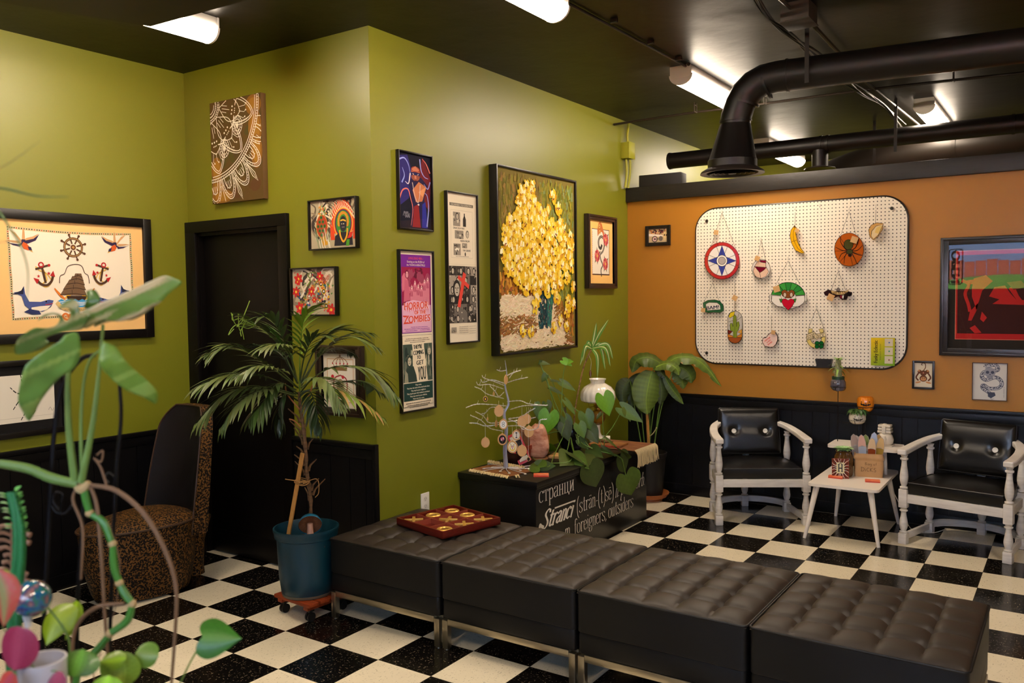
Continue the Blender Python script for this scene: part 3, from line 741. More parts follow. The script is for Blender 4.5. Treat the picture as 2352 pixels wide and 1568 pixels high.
    for bx_ in (-0.115, 0.115):
        u_ = B(); MM = M @ Matrix.Translation((bx_, -0.036, 0.165)) @ Matrix.Rotation(PI/2, 4, 'X')
        u_.lathe([(0, 0), (0.017, 0.0), (0.0175, 0.003), (0.0155, 0.0055), (0.012, 0.004), (0, 0.0035)], M=MM, n=20)
        w_ = u_.obj('button', BUT, k_)
        h_ = B()
        for ax, ay in ((-1, -1), (1, -1), (1, 1), (-1, 1)): h_.lathe([(0, 0), (0.0018, 0.0), (0.0018, 0.001), (0, 0.001)], (ax*0.004, ay*0.004, 0.0036), 8, M=MM)
    b = B(); b.box((0, 0.525, 0.50), (0.05, 0.02, 0.38), 0.004); b.obj('back_support', WHITEW, t)
    return t
a0 = armchair(); a0.location = (1.971, 3.087, 0); a0.rotation_euler = (0, 0, R(31)); a0['label'] = 'white-painted wooden armchair with black vinyl cushions, left of the side table'
a1 = copy_tree(a0); a1.location = (3.167, 3.064, 0); a1.rotation_euler = (0, 0, R(-11)); a1['label'] = 'white-painted wooden armchair with black vinyl cushions, right of the side table'
# ================================================================== two-tier side table
TW = mat('white_table_paint', (236, 226, 214), 0.35, bump=(50, 0.05, 0.001))
st = thing('side_table', 'white two-tier step side table with splayed legs between the armchairs', 'table', (2.54, 3.33, 0))
ZL = 0.372
cn = [at(2, ZL, *p) for p in ((1855, 1105), (2015, 1124), (2072, 1082), (1918, 1062))]
tx0 = 2.325; tx1 = 2.76; ty0 = 2.90; ty1 = 3.63
b = B(); b.prism(rrect(tx1-tx0, ty1-ty0, 0.035, 5, (tx0+tx1)/2-2.54, (ty0+ty1)/2-3.33), ZL-0.018, ZL); o = b.obj('lower_top', TW, st)
def cleg(p0, p1, r0, r1, name='leg', par=st, m=TW):
    b = B(); b.tube([p0, V(p0).lerp(V(p1), 0.5), p1], [r0, (r0+r1)/2, r1], 14); return b.obj(name, m, par)
for (x, y), (fx_, fy_) in zip(((2.37, 2.97), (2.70, 2.97), (2.39, 3.55), (2.70, 3.55)), ((2.306, 2.915), (2.757, 2.941), (2.345, 3.60), (2.765, 3.60))):
    cleg((x-2.54, y-3.33, ZL-0.018), (fx_-2.54, fy_-3.33, 0.0), 0.02, 0.011)
ZU = 0.56
uc = [at(2, ZU, *p) for p in ((1902, 1025), (2060, 1045), (2075, 1020), (1935, 1005))]
b = B(); b.prism(rrect(0.46, 0.26, 0.03, 5, 2.57-2.54, 3.475-3.33), ZU-0.02, ZU); b.obj('upper_top', TW, st)
for x in (2.40, 2.70): cleg((x-2.54, 3.44-3.33, ZU-0.02), (x-2.54+0.005, 3.43-3.33, ZL), 0.012, 0.015, 'post')
# white cable
b = B(); b.tube(catmull([(2.70, 3.56, 0.30), (2.78, 3.58, 0.13), (2.84, 3.50, 0.03), (2.90, 3.44, 0.006), (3.00, 3.46, 0.006), (3.06, 3.58, 0.01)], 8), 0.0028, 6)
tag(b.obj('power_cord', WPL), 'thin white power cord hanging behind the side table onto the floor', 'cord')
# ================================================================== black trunk bench with lettering
TRM = mat('black_painted_plywood', (13, 11, 10), 0.33, spec=0.5, bump=(14, 0.1, 0.003))
tk = thing('storage_trunk', 'black painted storage trunk with white lettering against the green wall', 'trunk', (0.93, 2.09, 0))
b = B(); b.box((0, 0, 0.2575), (0.552, 1.49, 0.515), 0.003); b.obj('body', TRM, tk)
b = B(); b.box((0.01, 0.0, 0.5325), (0.575, 1.53, 0.033), 0.006); b.box((0.008, 0, 0.510), (0.568, 1.515, 0.012), 0.003); b.obj('lid', TRM, tk)
ZTR = 0.549
GL = {
 's': ([[(.44, .82), (.40, .98), (.25, 1.02), (.1, .92), (.08, .72), (.25, .52), (.42, .32), (.42, .1), (.24, -.02), (.07, .06), (.04, .22)]], .52),
 't': ([[(.22, 1.42), (.2, 1.0), (.2, .14), (.28, -.01), (.42, .08)], [(.02, 1), (.42, 1)]], .44),
 'r': ([[(.12, 1), (.12, 0)], [(.12, .72), (.22, .96), (.36, 1.0), (.42, .88)], [(.02, 0), (.24, 0)], [(.02, 1), (.12, 1)]], .45),
 'a': ([[(.08, .80), (.14, .98), (.28, 1.0), (.38, .88), (.38, .12), (.5, 0)], [(.38, .60), (.16, .50), (.05, .26), (.12, .02), (.26, .02), (.38, .2)]], .54),
 'n': ([[(.1, 1), (.1, 0)], [(.1, .76), (.22, 1.0), (.36, .96), (.40, .8), (.40, 0)], [(0, 0), (.2, 0)], [(.3, 0), (.5, 0)], [(0, 1), (.1, 1)]], .54),
 'c': ([[(.42, .78), (.38, .96), (.26, 1.02), (.1, .88), (.05, .5), (.1, .14), (.26, -.02), (.42, .12)]], .5),
 'i': ([[(.14, 1), (.14, 0)], [(.04, 0), (.24, 0)], [(.04, 1), (.14, 1)], [(.14, 1.32), (.14, 1.42)]], .28),
 '(': ([[(.3, 1.75), (.12, 1.3), (.06, .6), (.12, -.1), (.3, -.5)]], .36), ')': ([[(.06, 1.75), (.24, 1.3), (.3, .6), (.24, -.1), (.06, -.5)]], .36),
 '-': ([[(.05, .5), (.3, .5)], [(.05, .45), (.3, .45)]], .38),
 'e': ([[(.08, .54), (.42, .58), (.40, .86), (.26, 1.02), (.1, .88), (.05, .5), (.1, .14), (.26, -.02), (.43, .14)]], .5),
 'l': ([[(.14, 1.6), (.14, 0)], [(.04, 0), (.24, 0)], [(.04, 1.6), (.14, 1.6)]], .28),
 'u': ([[(.1, 1), (.1, .16), (.2, -.02), (.34, .06), (.4, .26)], [(.4, 1), (.4, 0)], [(0, 1), (.1, 1)], [(.4, 0), (.5, 0)]], .54),
 'p': ([[(.1, 1), (.1, -.55)], [(.1, .8), (.24, 1.02), (.4, .9), (.45, .5), (.4, .12), (.24, -.02), (.1, .16)], [(0, -.55), (.2, -.55)], [(0, 1), (.1, 1)]], .54),
 'b': ([[(.1, 1.6), (.1, 0)], [(.1, .8), (.24, 1.02), (.4, .9), (.45, .5), (.4, .12), (.24, -.02), (.1, .16)]], .54),
 'd': ([[(.4, 1.6), (.4, 0)], [(.4, .8), (.26, 1.02), (.1, .9), (.05, .5), (.1, .12), (.26, -.02), (.4, .16)]], .54),
 'f': ([[(.42, 1.42), (.34, 1.58), (.22, 1.5), (.18, 1.2), (.18, 0)], [(.04, 1), (.36, 1)], [(.08, 0), (.28, 0)]], .4),
 'o': ([[(.26, 1.02), (.1, .9), (.05, .5), (.1, .12), (.26, -.02), (.42, .12), (.47, .5), (.42, .9), (.26, 1.02)]], .54),
 'g': ([[(.26, 1.02), (.12, .92), (.08, .7), (.14, .46), (.26, .42), (.38, .5), (.42, .7), (.38, .92), (.26, 1.02)], [(.16, .44), (.08, .28), (.14, .16), (.38, .08), (.44, -.15), (.36, -.42), (.16, -.46), (.04, -.3), (.1, -.08), (.2, .02)], [(.38, .95), (.48, 1.04)]], .54),
 'S': ([[(.52, 1.3), (.46, 1.56), (.3, 1.64), (.12, 1.5), (.08, 1.2), (.3, .85), (.5, .5), (.5, .18), (.34, -.02), (.14, .04), (.04, .3)]], .62),
 'm': ([[(.1, 1), (.1, 0)], [(.1, .76), (.2, 1.0), (.32, .96), (.36, .8), (.36, 0)], [(.36, .76), (.46, 1.0), (.58, .96), (.62, .8), (.62, 0)], [(0, 0), (.2, 0)], [(.27, 0), (.45, 0)], [(.53, 0), (.72, 0)]], .76),
 '.': ([[(.1, .02), (.1, .1)]], .24), ',': ([[(.12, .08), (.12, -.02), (.04, -.2)]], .24), ' ': ([], .26),
 'н': ([[(.1, 1), (.1, 0)], [(.4, 1), (.4, 0)], [(.1, .52), (.4, .52)], [(0, 0), (.2, 0)], [(.3, 0), (.5, 0)], [(0, 1), (.2, 1)], [(.3, 1), (.5, 1)]], .56),
 'ц': ([[(.1, 1), (.1, 0)], [(.4, 1), (.4, 0)], [(0, 0), (.55, 0)], [(.54, 0), (.54, -.25)], [(0, 1), (.2, 1)], [(.3, 1), (.5, 1)]], .62),
 'и': ([[(.1, 1), (.1, 0)], [(.4, 1), (.4, 0)], [(.1, .1), (.4, .9)], [(0, 0), (.2, 0)], [(.3, 0), (.5, 0)], [(0, 1), (.2, 1)], [(.3, 1), (.5, 1)]], .56),
 'т': ([[(.24, 1), (.24, 0)], [(.03, 1), (.45, 1)], [(.03, 1), (.03, .8)], [(.45, 1), (.45, .8)], [(.12, 0), (.36, 0)]], .52)}
GL['с'] = GL['c']; GL['р'] = GL['p']; GL['а'] = GL['a']
GL['ä'] = (GL['a'][0]+[[(.14, 1.25), (.14, 1.36)], [(.34, 1.25), (.34, 1.36)]], .54); GL['ē'] = (GL['e'][0]+[[(.08, 1.3), (.44, 1.3)], [(.08, 1.26), (.44, 1.26)]], .5)
GL['('] = ([[(.3, 1.75), (.12, 1.3), (.06, .6), (.12, -.1), (.3, -.5)]], .36)
def pen(art, s, u, v, xh, width, wt, slant=0.0, col=(236, 228, 214), thin=0.22):
    """broad-nib lettering: thick uprights, thin crossings; fitted to a width"""
    adv = sum(GL[ch][1] for ch in s); kx = width/adv; x = 0
    for ch in s:
        for st_ in GL[ch][0]:
            P = [V((a, b_, 0)) for a, b_ in st_]
            if len(P) > 2: P = catmull(P, 4)
            P = [(u+(x+p.x)*kx+slant*p.y*xh, v+p.y*xh) for p in P]
            for (nx, ny) in ((wt/2, 0), (0, wt*thin/2)):
                art.y -= art.step
                vs = []
                for a, b_ in P: vs += [(a-nx, art.y, b_-ny), (a+nx, art.y, b_+ny)]
                art.add(vs, [(2*i, 2*i+1, 2*i+3, 2*i+2) for i in range(len(P)-1)], lin(col))
        x += GL[ch][1]
a = Art(-0.0006, 1.2e-5)
U0 = 2.09     # local u = world y - 2.09 on the +x face
pen(a, 'странци', 1.375-U0, 0.415, 0.064, 0.415, 0.0100)
pen(a, 'Stranci', 1.40-U0, 0.256, 0.062, 0.355, 0.020, 0.55, thin=0.45)
a.line([(1.55-U0, 0.350), (1.80-U0, 0.345)], 0.009, (236, 228, 214))
a.line([(1.375-U0, 0.262), (1.385-U0, 0.285), (1.40-U0, 0.275), (1.425-U0, 0.262)], 0.02, (236, 228, 214), smooth=True)
pen(a, '(strän-(t)sē)', 1.815-U0, 0.256, 0.062, 0.50, 0.0066, 0.0)
pen(a, 'n. plural Srb.', 2.335-U0, 0.252, 0.060, 0.465, 0.0072, 0.28)
pen(a, 'm. foreigners, outsiders', 1.665-U0, 0.135, 0.060, 0.945, 0.0070, 0.0)
pen(a, 'noun', 1.40-U0, 0.128, 0.080, 0.2, 0.0085, 0.0) if False else None
o = a.obj('lettering', INK, tk, smooth=False); o.location = (0.276, 0, 0); o.rotation_euler = (0, 0, PI/2)
# ================================================================== framed pictures and canvases
FRB = mat('black_frame', (13, 10, 9), 0.32, spec=0.5, bump=(60, 0.06, 0.002))
FRD = mat('dark_brown_frame', (38, 24, 18), 0.3, spec=0.5, coat=0.3)
INKP = mat('paper_edge', (226, 214, 190), 0.7)
def picture(name, label, wall, u0, u1, z0, z1, fw, fd, art, frame=None, glass=False, cat='picture', profile=0, group=None, tilt=0.0):
    loc, rz = wallspot(wall, (u0+u1)/2, (z0+z1)/2); w, h = u1-u0, z1-z0
    t = thing(name, label, cat, loc, rz, group)
    if tilt: t.rotation_euler[1] = tilt
    fm = frame or FRB; inner = (w/2-fw, h/2-fw)
    if fw > 0:
        b = B()
        for s in (-1, 1):
            b.box((s*(w/2-fw/2), -fd/2, 0), (fw, fd, h), min(0.003, fw*0.3)); b.box((0, -fd/2, s*(h/2-fw/2)), (w-2*fw+0.002, fd-0.0006, fw), min(0.003, fw*0.3))
            if profile:
                b.box((s*(w/2-fw*0.25), -fd-0.003, 0), (fw*0.4, 0.008, h-fw*0.2), 0.003); b.box((0, -fd-0.003, s*(h/2-fw*0.25)), (w-fw*0.3, 0.0078, fw*0.4), 0.003)
                b.box((s*(w/2-fw*0.92), -fd*0.7, 0), (fw*0.16, fd*0.5, h-2*fw+0.01), 0.001); b.box((0, -fd*0.7, s*(h/2-fw*0.92)), (w-2*fw+0.01, fd*0.5, fw*0.16), 0.001)
        b.obj('frame', fm, t)
        base = -fd*(0.74 if 'flower' in name else 0.45)
    else:
        B().box((0, -fd/2, 0), (w, fd, h), 0.002).obj('canvas', fm, t); base = -fd-0.0004
    a = Art(base, 2e-6 if 'flower' in name else 1.0e-5); art(a, inner[0], inner[1])
    if fw > 0:
        B().box((0, base/2+0.0008, 0), (2*inner[0]+0.002, abs(base)-0.0018, 2*inner[1]+0.002)).obj('backing', INKP, t, smooth=False)
    a.obj('print', INK, t, smooth=False)
    if glass: B().box((0, base-0.012 if abs(base-0.012) < fd else -fd+0.001, 0), (2*inner[0]+0.004, 0.0016, 2*inner[1]+0.004)).obj('glass_pane', PANE, t, smooth=False)
    return t
def jit(r, x, a): return x+r.uniform(-a, a)
# --- big frame with the nautical handkerchief
def star(a, x, y, r, c):
    a.shape([(x+(r if k % 2 == 0 else r*0.42)*math.sin(PI*k/5), y+(r if k % 2 == 0 else r*0.42)*math.cos(PI*k/5)) for k in range(10)], c)
def swallow(a, x, y, s, fl=1):
    f = lambda pts: [(x+fl*p[0]*s, y+p[1]*s) for p in pts]
    N, O, T2 = (52, 40, 72), (206, 92, 40), (206, 158, 108)
    a.shape(f([(0, .1), (.25, .3), (.7, .45), (.95, .75), (.55, .55), (.2, .45), (-.05, .25)]), T2)
    a.shape(f([(.05, .05), (.3, .12), (.75, .32), (.98, .72), (.62, .42), (.15, .3)]), N)
    a.shape(f([(-.05, .15), (-.3, .05), (-.8, .1), (-1.1, .22), (-.6, -.02), (-.2, -.1)]), N)
    a.shape(f([(-.1, .12), (-.35, .1), (-.85, .2), (-1.1, .24), (-.75, .27), (-.25, .25)]), T2)
    a.shape(f([(-.08, .3), (-.02, .9), (.05, 1.1), (.1, .85), (.12, .3)]), T2); a.shape(f([(-.1, .3), (-.45, .75), (-.8, .9), (-.4, .5), (-.12, .15)]), T2)
    a.shape(f([(.12, .35), (.2, .1), (.05, -.2), (-.12, .05), (-.1, .35)]), N)
    a.shape(f([(.0, .2), (.22, .1), (.42, -.15), (.3, -.3), (.02, -.22), (-.1, .0)]), O)
    a.shape(f([(.25, -.05), (.45, -.1), (.52, -.32), (.32, -.28)]), N); a.shape(f([(.45, -.28), (.58, -.42), (.38, -.32)]), (226, 170, 60))
def anchor(a, x, y, s, fl=1):
    f = lambda pts: [(x+fl*p[0]*s, y+p[1]*s) for p in pts]; D, Rr, G = (74, 50, 34), (176, 38, 40), (214, 172, 64)
    a.line(f([(-.75, .75), (-.1, .55), (.1, .1), (.2, -.4), (-.2, -.75), (.1, -1.0), (.6, -.6), (.3, .1), (-.5, .5)]), .09*s, G, smooth=True)
    a.line(f([(-.2, .85), (.1, -.65)]), .2*s, D); a.line(f([(-.75, .55), (.45, .95)]), .17*s, D)
    a.ring(x-fl*.25*s, y+.95*s, .2*s, .2*s, .12*s, Rr); a.ell(x+fl*.45*s, y+.93*s, .12*s, .12*s, Rr)
    a.line(f([(-.7, -.35), (-.3, -.75), (.2, -.85), (.6, -.5), (.75, -.05)]), .22*s, D, smooth=True)
    a.shape(f([(-.95, -.2), (-.45, -.35), (-.65, -.75)]), Rr); a.shape(f([(.5, .0), (.8, .45), (.95, -.1)]), Rr)
    star(a, x+fl*.4*s, y+.2*s, .18*s, Rr); star(a, x-fl*.5*s, y-.05*s, .16*s, Rr)
def art_hanky(a, w, h):
    a.rect(-w, -h, 2*w, 2*h, (236, 190, 122))
    # cloth, corners slightly pulled, with its shadow painted under it on the mat
    L, Rt, Tp, Bt = -0.343, 0.352, 0.262, -0.228
    q = []
    def edge(p0, p1, n, am):
        for i in range(n): t_ = i/n; q.append((p0[0]+(p1[0]-p0[0])*t_+am*math.sin(t_*19)*0.4, p0[1]+(p1[1]-p0[1])*t_+am*math.sin(t_*PI)))
    edge((L-.0, Tp), (Rt, Tp-.0), 14, -0.012); edge((Rt, Tp), (Rt+.005, Bt), 10, 0.004); edge((Rt+.005, Bt), (L+.01, Bt-.0), 14, 0.008); edge((L+.01, Bt), (L, Tp), 10, 0.004)
    a.shape([(x+0.006, y-0.008) for x, y in q], (188, 140, 84)); a.shape(q, (238, 226, 204)); 
    a.line(q, 0.016, (206, 186, 140), closed=True)
    tot = len(q)
    for i in range(tot):
        p0, p1 = q[i], q[(i+1) % tot]
        for k in range(4):
            t_ = k/4; x = p0[0]+(p1[0]-p0[0])*t_; y = p0[1]+(p1[1]-p0[1])*t_; c = [(40, 30, 30), (190, 60, 40), (60, 80, 40), (40, 30, 30)][(i+k) % 4]
            a.rect(x-.003, y-.003, .006, .006, c)
    cx = (L+Rt)/2
    # folds in the cloth
    r = random.Random(2)
    W = Rt-L; H = Tp-Bt
    swallow(a, L+.11*W, Tp-.19*H, .088); swallow(a, Rt-.14*W, Tp-.17*H, .086, -1)
    x, y = cx, Tp-.19*H
    for k in range(8):
        t_ = k*PI/4+.3; a.line([(x+.02*math.cos(t_), y+.02*math.sin(t_)), (x+.070*math.cos(t_), y+.070*math.sin(t_))], .008, (84, 56, 36)); a.ell(x+.072*math.cos(t_), y+.072*math.sin(t_), .007, .007, (84, 56, 36))
    a.ring(x, y, .050, .050, .013, (96, 66, 42)); a.ring(x, y, .050, .050, .003, (190, 150, 90)); a.ell(x, y, .015, .015, (104, 62, 34)); a.ell(x, y, .007, .007, (190, 150, 90))
    anchor(a, L+.26*W, Tp-.52*H, .062); anchor(a, Rt-.27*W, Tp-.50*H, .060, -1)
    x, y = cx, Tp-.645*H
    # ship: rope, sails, sun rays, waves, ribbon
    a.line([(x-.085, y+.02), (x-.08, y+.06), (x-.055, y+.075), (x-.035, y+.115), (x+.01, y+.128), (x+.045, y+.118), (x+.06, y+.08), (x+.08, y+.065), (x+.085, y+.02)], .0035, (70, 40, 30), smooth=True)
    for k in range(9): t_ = -.5+k*.12; a.line([(x-.055, y-.07), (x-.055-.06*math.cos(t_-.6), y-.06+.06*math.sin(t_+.6))], .006, (214, 120, 44)); a.line([(x+.055, y-.07), (x+.055+.06*math.cos(t_-.6), y-.06+.06*math.sin(t_+.6))], .006, (214, 120, 44))
    a.shape([(x-.06, y-.06), (x-.03, y-.03), (x-.02, y-.07)], (230, 176, 50)); a.shape([(x+.03, y-.06), (x+.06, y-.03), (x+.075, y-.07)], (230, 176, 50))
    for i, (sw, sh) in enumerate(((.085, .034), (.072, .03), (.058, .026), (.042, .022), (.026, .018))):
        yy = y-.045+(0, .032, .060, .084, .103)[i]; xx = x+.006*i
        a.shape([(xx-sw, yy), (xx+sw*.8, yy-.004), (xx+sw*.62, yy+sh), (xx-sw*.72, yy+sh*1.02)], (112, 86, 62)); a.line([(xx-sw, yy), (xx, yy+.007), (xx+sw*.8, yy-.004)], .004, (60, 42, 30), smooth=True); a.line([(xx-sw*.2, yy), (xx-sw*.2, yy+sh)], .003, (64, 46, 34))
    a.shape([(x-.05, y-.05), (x+.07, y-.052), (x+.05, y-.085), (x-.035, y-.085)], (58, 38, 28))
    a.shape([(x-.10, y-.075)]+[(x-.10+.2*k/10, y-.078+.010*(k % 2)) for k in range(11)]+[(x+.07, y-.115), (x-.07, y-.115)], (66, 148, 200))
    for k in range(3): a.line([(x-.09+.012*k, y-.085-.008*k), (x-.03, y-.080-.008*k), (x+.03, y-.088-.008*k), (x+.085-.012*k, y-.082-.008*k)], .004, (232, 236, 232), smooth=True)
    a.line([(x-.105, y-.085), (x-.07, y-.118), (x, y-.130), (x+.07, y-.118), (x+.10, y-.09)], .022, (214, 180, 120), smooth=True)
    a.text('HOMEWARD BOUND', x, y-.134, .011, (60, 40, 30), w=.13)
    for s_ in (-1, 1): a.line([(x+s_*.04, y-.16), (x+s_*.06, y-.150), (x+s_*.075, y-.165), (x+s_*.05, y-.185), (x+s_*.02, y-.168)], .011, (206, 112, 50), smooth=True)
    a.ell(x-.03, y-.165, .02, .014, (206, 112, 50)); a.ell(x+.03, y-.165, .02, .014, (206, 112, 50))
    # whale
    x, y = L+.18*W, Bt+.15*H
    def whale(x, y, f):
        q = lambda pts: [(x+f*p[0], y+p[1]) for p in pts]
        a.shape(q([(-.11, .07), (-.07, .075), (-.055, .10), (-.05, .06), (-.03, .02), (.03, .018), (.075, .03), (.10, .025), (.085, -.01), (.04, -.035), (-.02, -.03), (-.055, .0), (-.068, .05)]), (70, 84, 140))
        a.shape(q([(-.02, -.012), (.03, -.005), (.085, -.002), (.06, -.026), (.02, -.034), (-.02, -.026)]), (232, 222, 200)); a.shape(q([(-.03, -.02), (.02, -.03), (.03, -.05), (-.02, -.05), (-.06, -.035)]), (44, 50, 92))
        a.shape(q([(-.06, .06), (-.12, .06), (-.07, .08), (-.055, .105)]), (34, 36, 60)); a.ell(x+f*.06, y+.02, .005, .005, (30, 24, 30)); a.line(q([(.055, .002), (.095, .008)]), .004, (176, 50, 50))
    whale(x, y, 1); whale(Rt-.18*W, y+.01, -1)
pic = picture('framed_handkerchief', 'large black frame holding a white handkerchief printed with swallows, anchors and a ship', 'left', -0.62, 0.345, 1.395, 2.112, 0.052, 0.03, art_hanky, glass=False)
# --- spider
def art_spider(a, w, h):
    a.rect(-w, -h, 2*w, 2*h, (16, 14, 14)); a.rect(-w+.065, -h+.05, 2*w-.105, 2*h-.10, (222, 214, 198)); 
    a.line([(-w+.075, -h+.075), (w-.05, -h+.075)], .001, (150, 140, 128))
    x, y = .03, .01; K = (24, 20, 20)
    legs = [[(.01, .02), (.03, .05), (.045, .10)], [(.015, .01), (.05, .02), (.08, .05)], [(.015, 0), (.045, -.01), (.075, .01)], [(.01, -.02), (.025, -.07), (-.005, -.11)],
            [(-.01, .02), (-.03, .06), (-.04, .11)], [(-.015, .01), (-.06, .02), (-.09, .05)], [(-.015, 0), (-.05, -.02), (-.08, -.06)], [(-.01, -.02), (-.02, -.07), (-.045, -.115)]]
    for l in legs:
        a.line([(x+p[0]*1.1, y+p[1]*1.1) for p in l], .009, K, smooth=True, w2=.004)
        P = catmull([V((x+p[0]*1.1, y+p[1]*1.1, 0)) for p in l], 5)
        for k in range(2, len(P), 3): a.ell(P[k].x, P[k].y, .004, .004, (210, 200, 186))
    a.ell(x, y+.005, .016, .022, K); a.ell(x-.004, y-.02, .02, .028, K); a.ell(x-.004, y-.02, .006, .01, (200, 190, 176))
    a.line([(w-.075, -h+.10), (w-.065, -h+.115), (w-.055, -h+.095), (w-.045, -h+.11)], .0015, (90, 84, 80), smooth=True)
picture('framed_spider_print', 'black framed drawing of a striped spider on white paper below the handkerchief', 'left', -0.665, -0.20, 0.89, 1.305, 0.030, 0.028, art_spider)
# --- mandala canvas
def art_mandala(a, w, h):
    BR, GO, WH = (86, 66, 30), (152, 108, 34), (236, 226, 204)
    a.rect(-w, -h, 2*w, 2*h, BR)
    r = random.Random(4)
    for k in range(60): 
        x, y = r.uniform(-w+.05, w-.05), r.uniform(-h+.05, h-.05); a.ell(x, y, r.uniform(.02, .05), r.uniform(.02, .04), tuple(int(c*r.uniform(.9, 1.08)) for c in BR), r.uniform(0, 180), 10)
    for px, py, rx, ry in ((w-.07, h-.06, .07, .06), (w-.06, h-.2, .06, .12), (-w+.06, -h+.08, .06, .08), (-w+.1, -h+.04, .1, .04), (w-.05, h-.33, .05, .1), (-w+.05, -h+.2, .05, .08)):
        a.ell(px, py, rx, ry, (132, 92, 32)); a.ell(px, py, rx*.7, ry*.7, GO)
    cx, cy = -w-.01, h-.02
    def P(rad, ang): return (cx+rad*math.sin(R(ang)), cy-rad*math.cos(R(ang)))
    def ok(p): return -w+.002 < p[0] < w-.002 and -h+.002 < p[1] < h-.002
    def ln(pts, wd=.0045):
        run = []
        for p in pts:
            if ok(p): run.append(p)
            else:
                if len(run) > 1: a.line(run, wd, WH)
                run = []
        if len(run) > 1: a.line(run, wd, WH)
    def arc(rad, a0=0, a1=95, n=60, wd=.0045): ln([P(rad, a0+(a1-a0)*i/n) for i in range(n+1)], wd)
    def dot(p, s=.004):
        if ok(p): a.ell(p[0], p[1], s, s, WH, n=8)
    arc(.05); arc(.085); arc(.10)
    for g in range(0, 100, 9): ln([P(.085, g), P(.10, g)], .003); dot(P(.068, g+4), .005)
    # inner petals
    for g in (12, 45, 78):
        for s in (-1, 1): ln([P(.10+.20*t_, g+s*(19*math.sin(PI*min(1, t_*1.02))**.8)) for t_ in [i/20 for i in range(21)]])
        for q in (-8, 0, 8): ln([P(.13, g+q), P(.20-abs(q)*.003, g+q*.8)], .0035); dot(P(.225, g+q*.7), .006); dot(P(.25, g+q*.35), .004)
    # ring of beads between the petals
    for g in (28, 62):
        c = P(.30, g)
        for rr in (.012, .028, .044): ln([(c[0]+rr*math.sin(i*.33), c[1]+rr*1.25*math.cos(i*.33)) for i in range(20)], .0038)
        for k in range(16): t_ = k*PI/8; ln([(c[0]+.030*math.sin(t_), c[1]+.038*math.cos(t_)), (c[0]+.042*math.sin(t_), c[1]+.052*math.cos(t_))], .003)
        a.ell(c[0], c[1], .008, .011, WH)
    # second petals, with tendrils
    for g in (12, 45, 78):
        for kk, ww in ((1.0, 20), (.92, 18)):
            for s in (-1, 1): ln([P(.25+.17*kk*t_, g+s*(ww*kk*(1-t_)**.7*min(1, t_*6+.4))) for t_ in [i/22 for i in range(23)]])
        for q in (-7, 0, 7): ln([P(.29, g+q*.7), P(.34, g+q*.9), P(.35, g+q*.9+2)], .003); dot(P(.352, g+q*.9+2), .005)
        for k in range(10): ln([P(.26+.012*k, g-17+k*1.1), P(.272+.012*k, g-14+k*1.1)], .0025)
    arc(.43); arc(.445); arc(.462)
    for g in range(0, 96, 2): ln([P(.445, g), P(.462, g)], .003)
    # outer scallops
    for i, g in enumerate(range(5, 95, 15)):
        for kk in (1.0, .82, .52):
            ln([P(.465+.14*kk*math.sin(PI*t_)**.55, g+(t_-.5)*14*kk) for t_ in [j/18 for j in range(19)]])
        for k in range(15): t_ = (k+.5)/15; dot(P(.465+.127*math.sin(PI*t_)**.55, g+(t_-.5)*12.8), .0028)
        for q in (-2.2, 0, 2.2): ln([P(.49, g+q*.7), P(.535, g+q)], .003)
        ln([P(.50, g+7.5), P(.60, g+6.2), P(.655, g+7.5), P(.60, g+8.8), P(.50, g+7.5)], .0038); ln([P(.52, g+7.5), P(.635, g+7.5)], .0025)
CANV = mat('brown_canvas_edge', (104, 76, 40), 0.7)
picture('mandala_canvas', 'brown canvas painted with a quarter mandala in white lines, above the black door', 'door', -0.645, -0.172, 2.205, 2.815, 0, 0.035, art_mandala, frame=CANV, cat='painting')
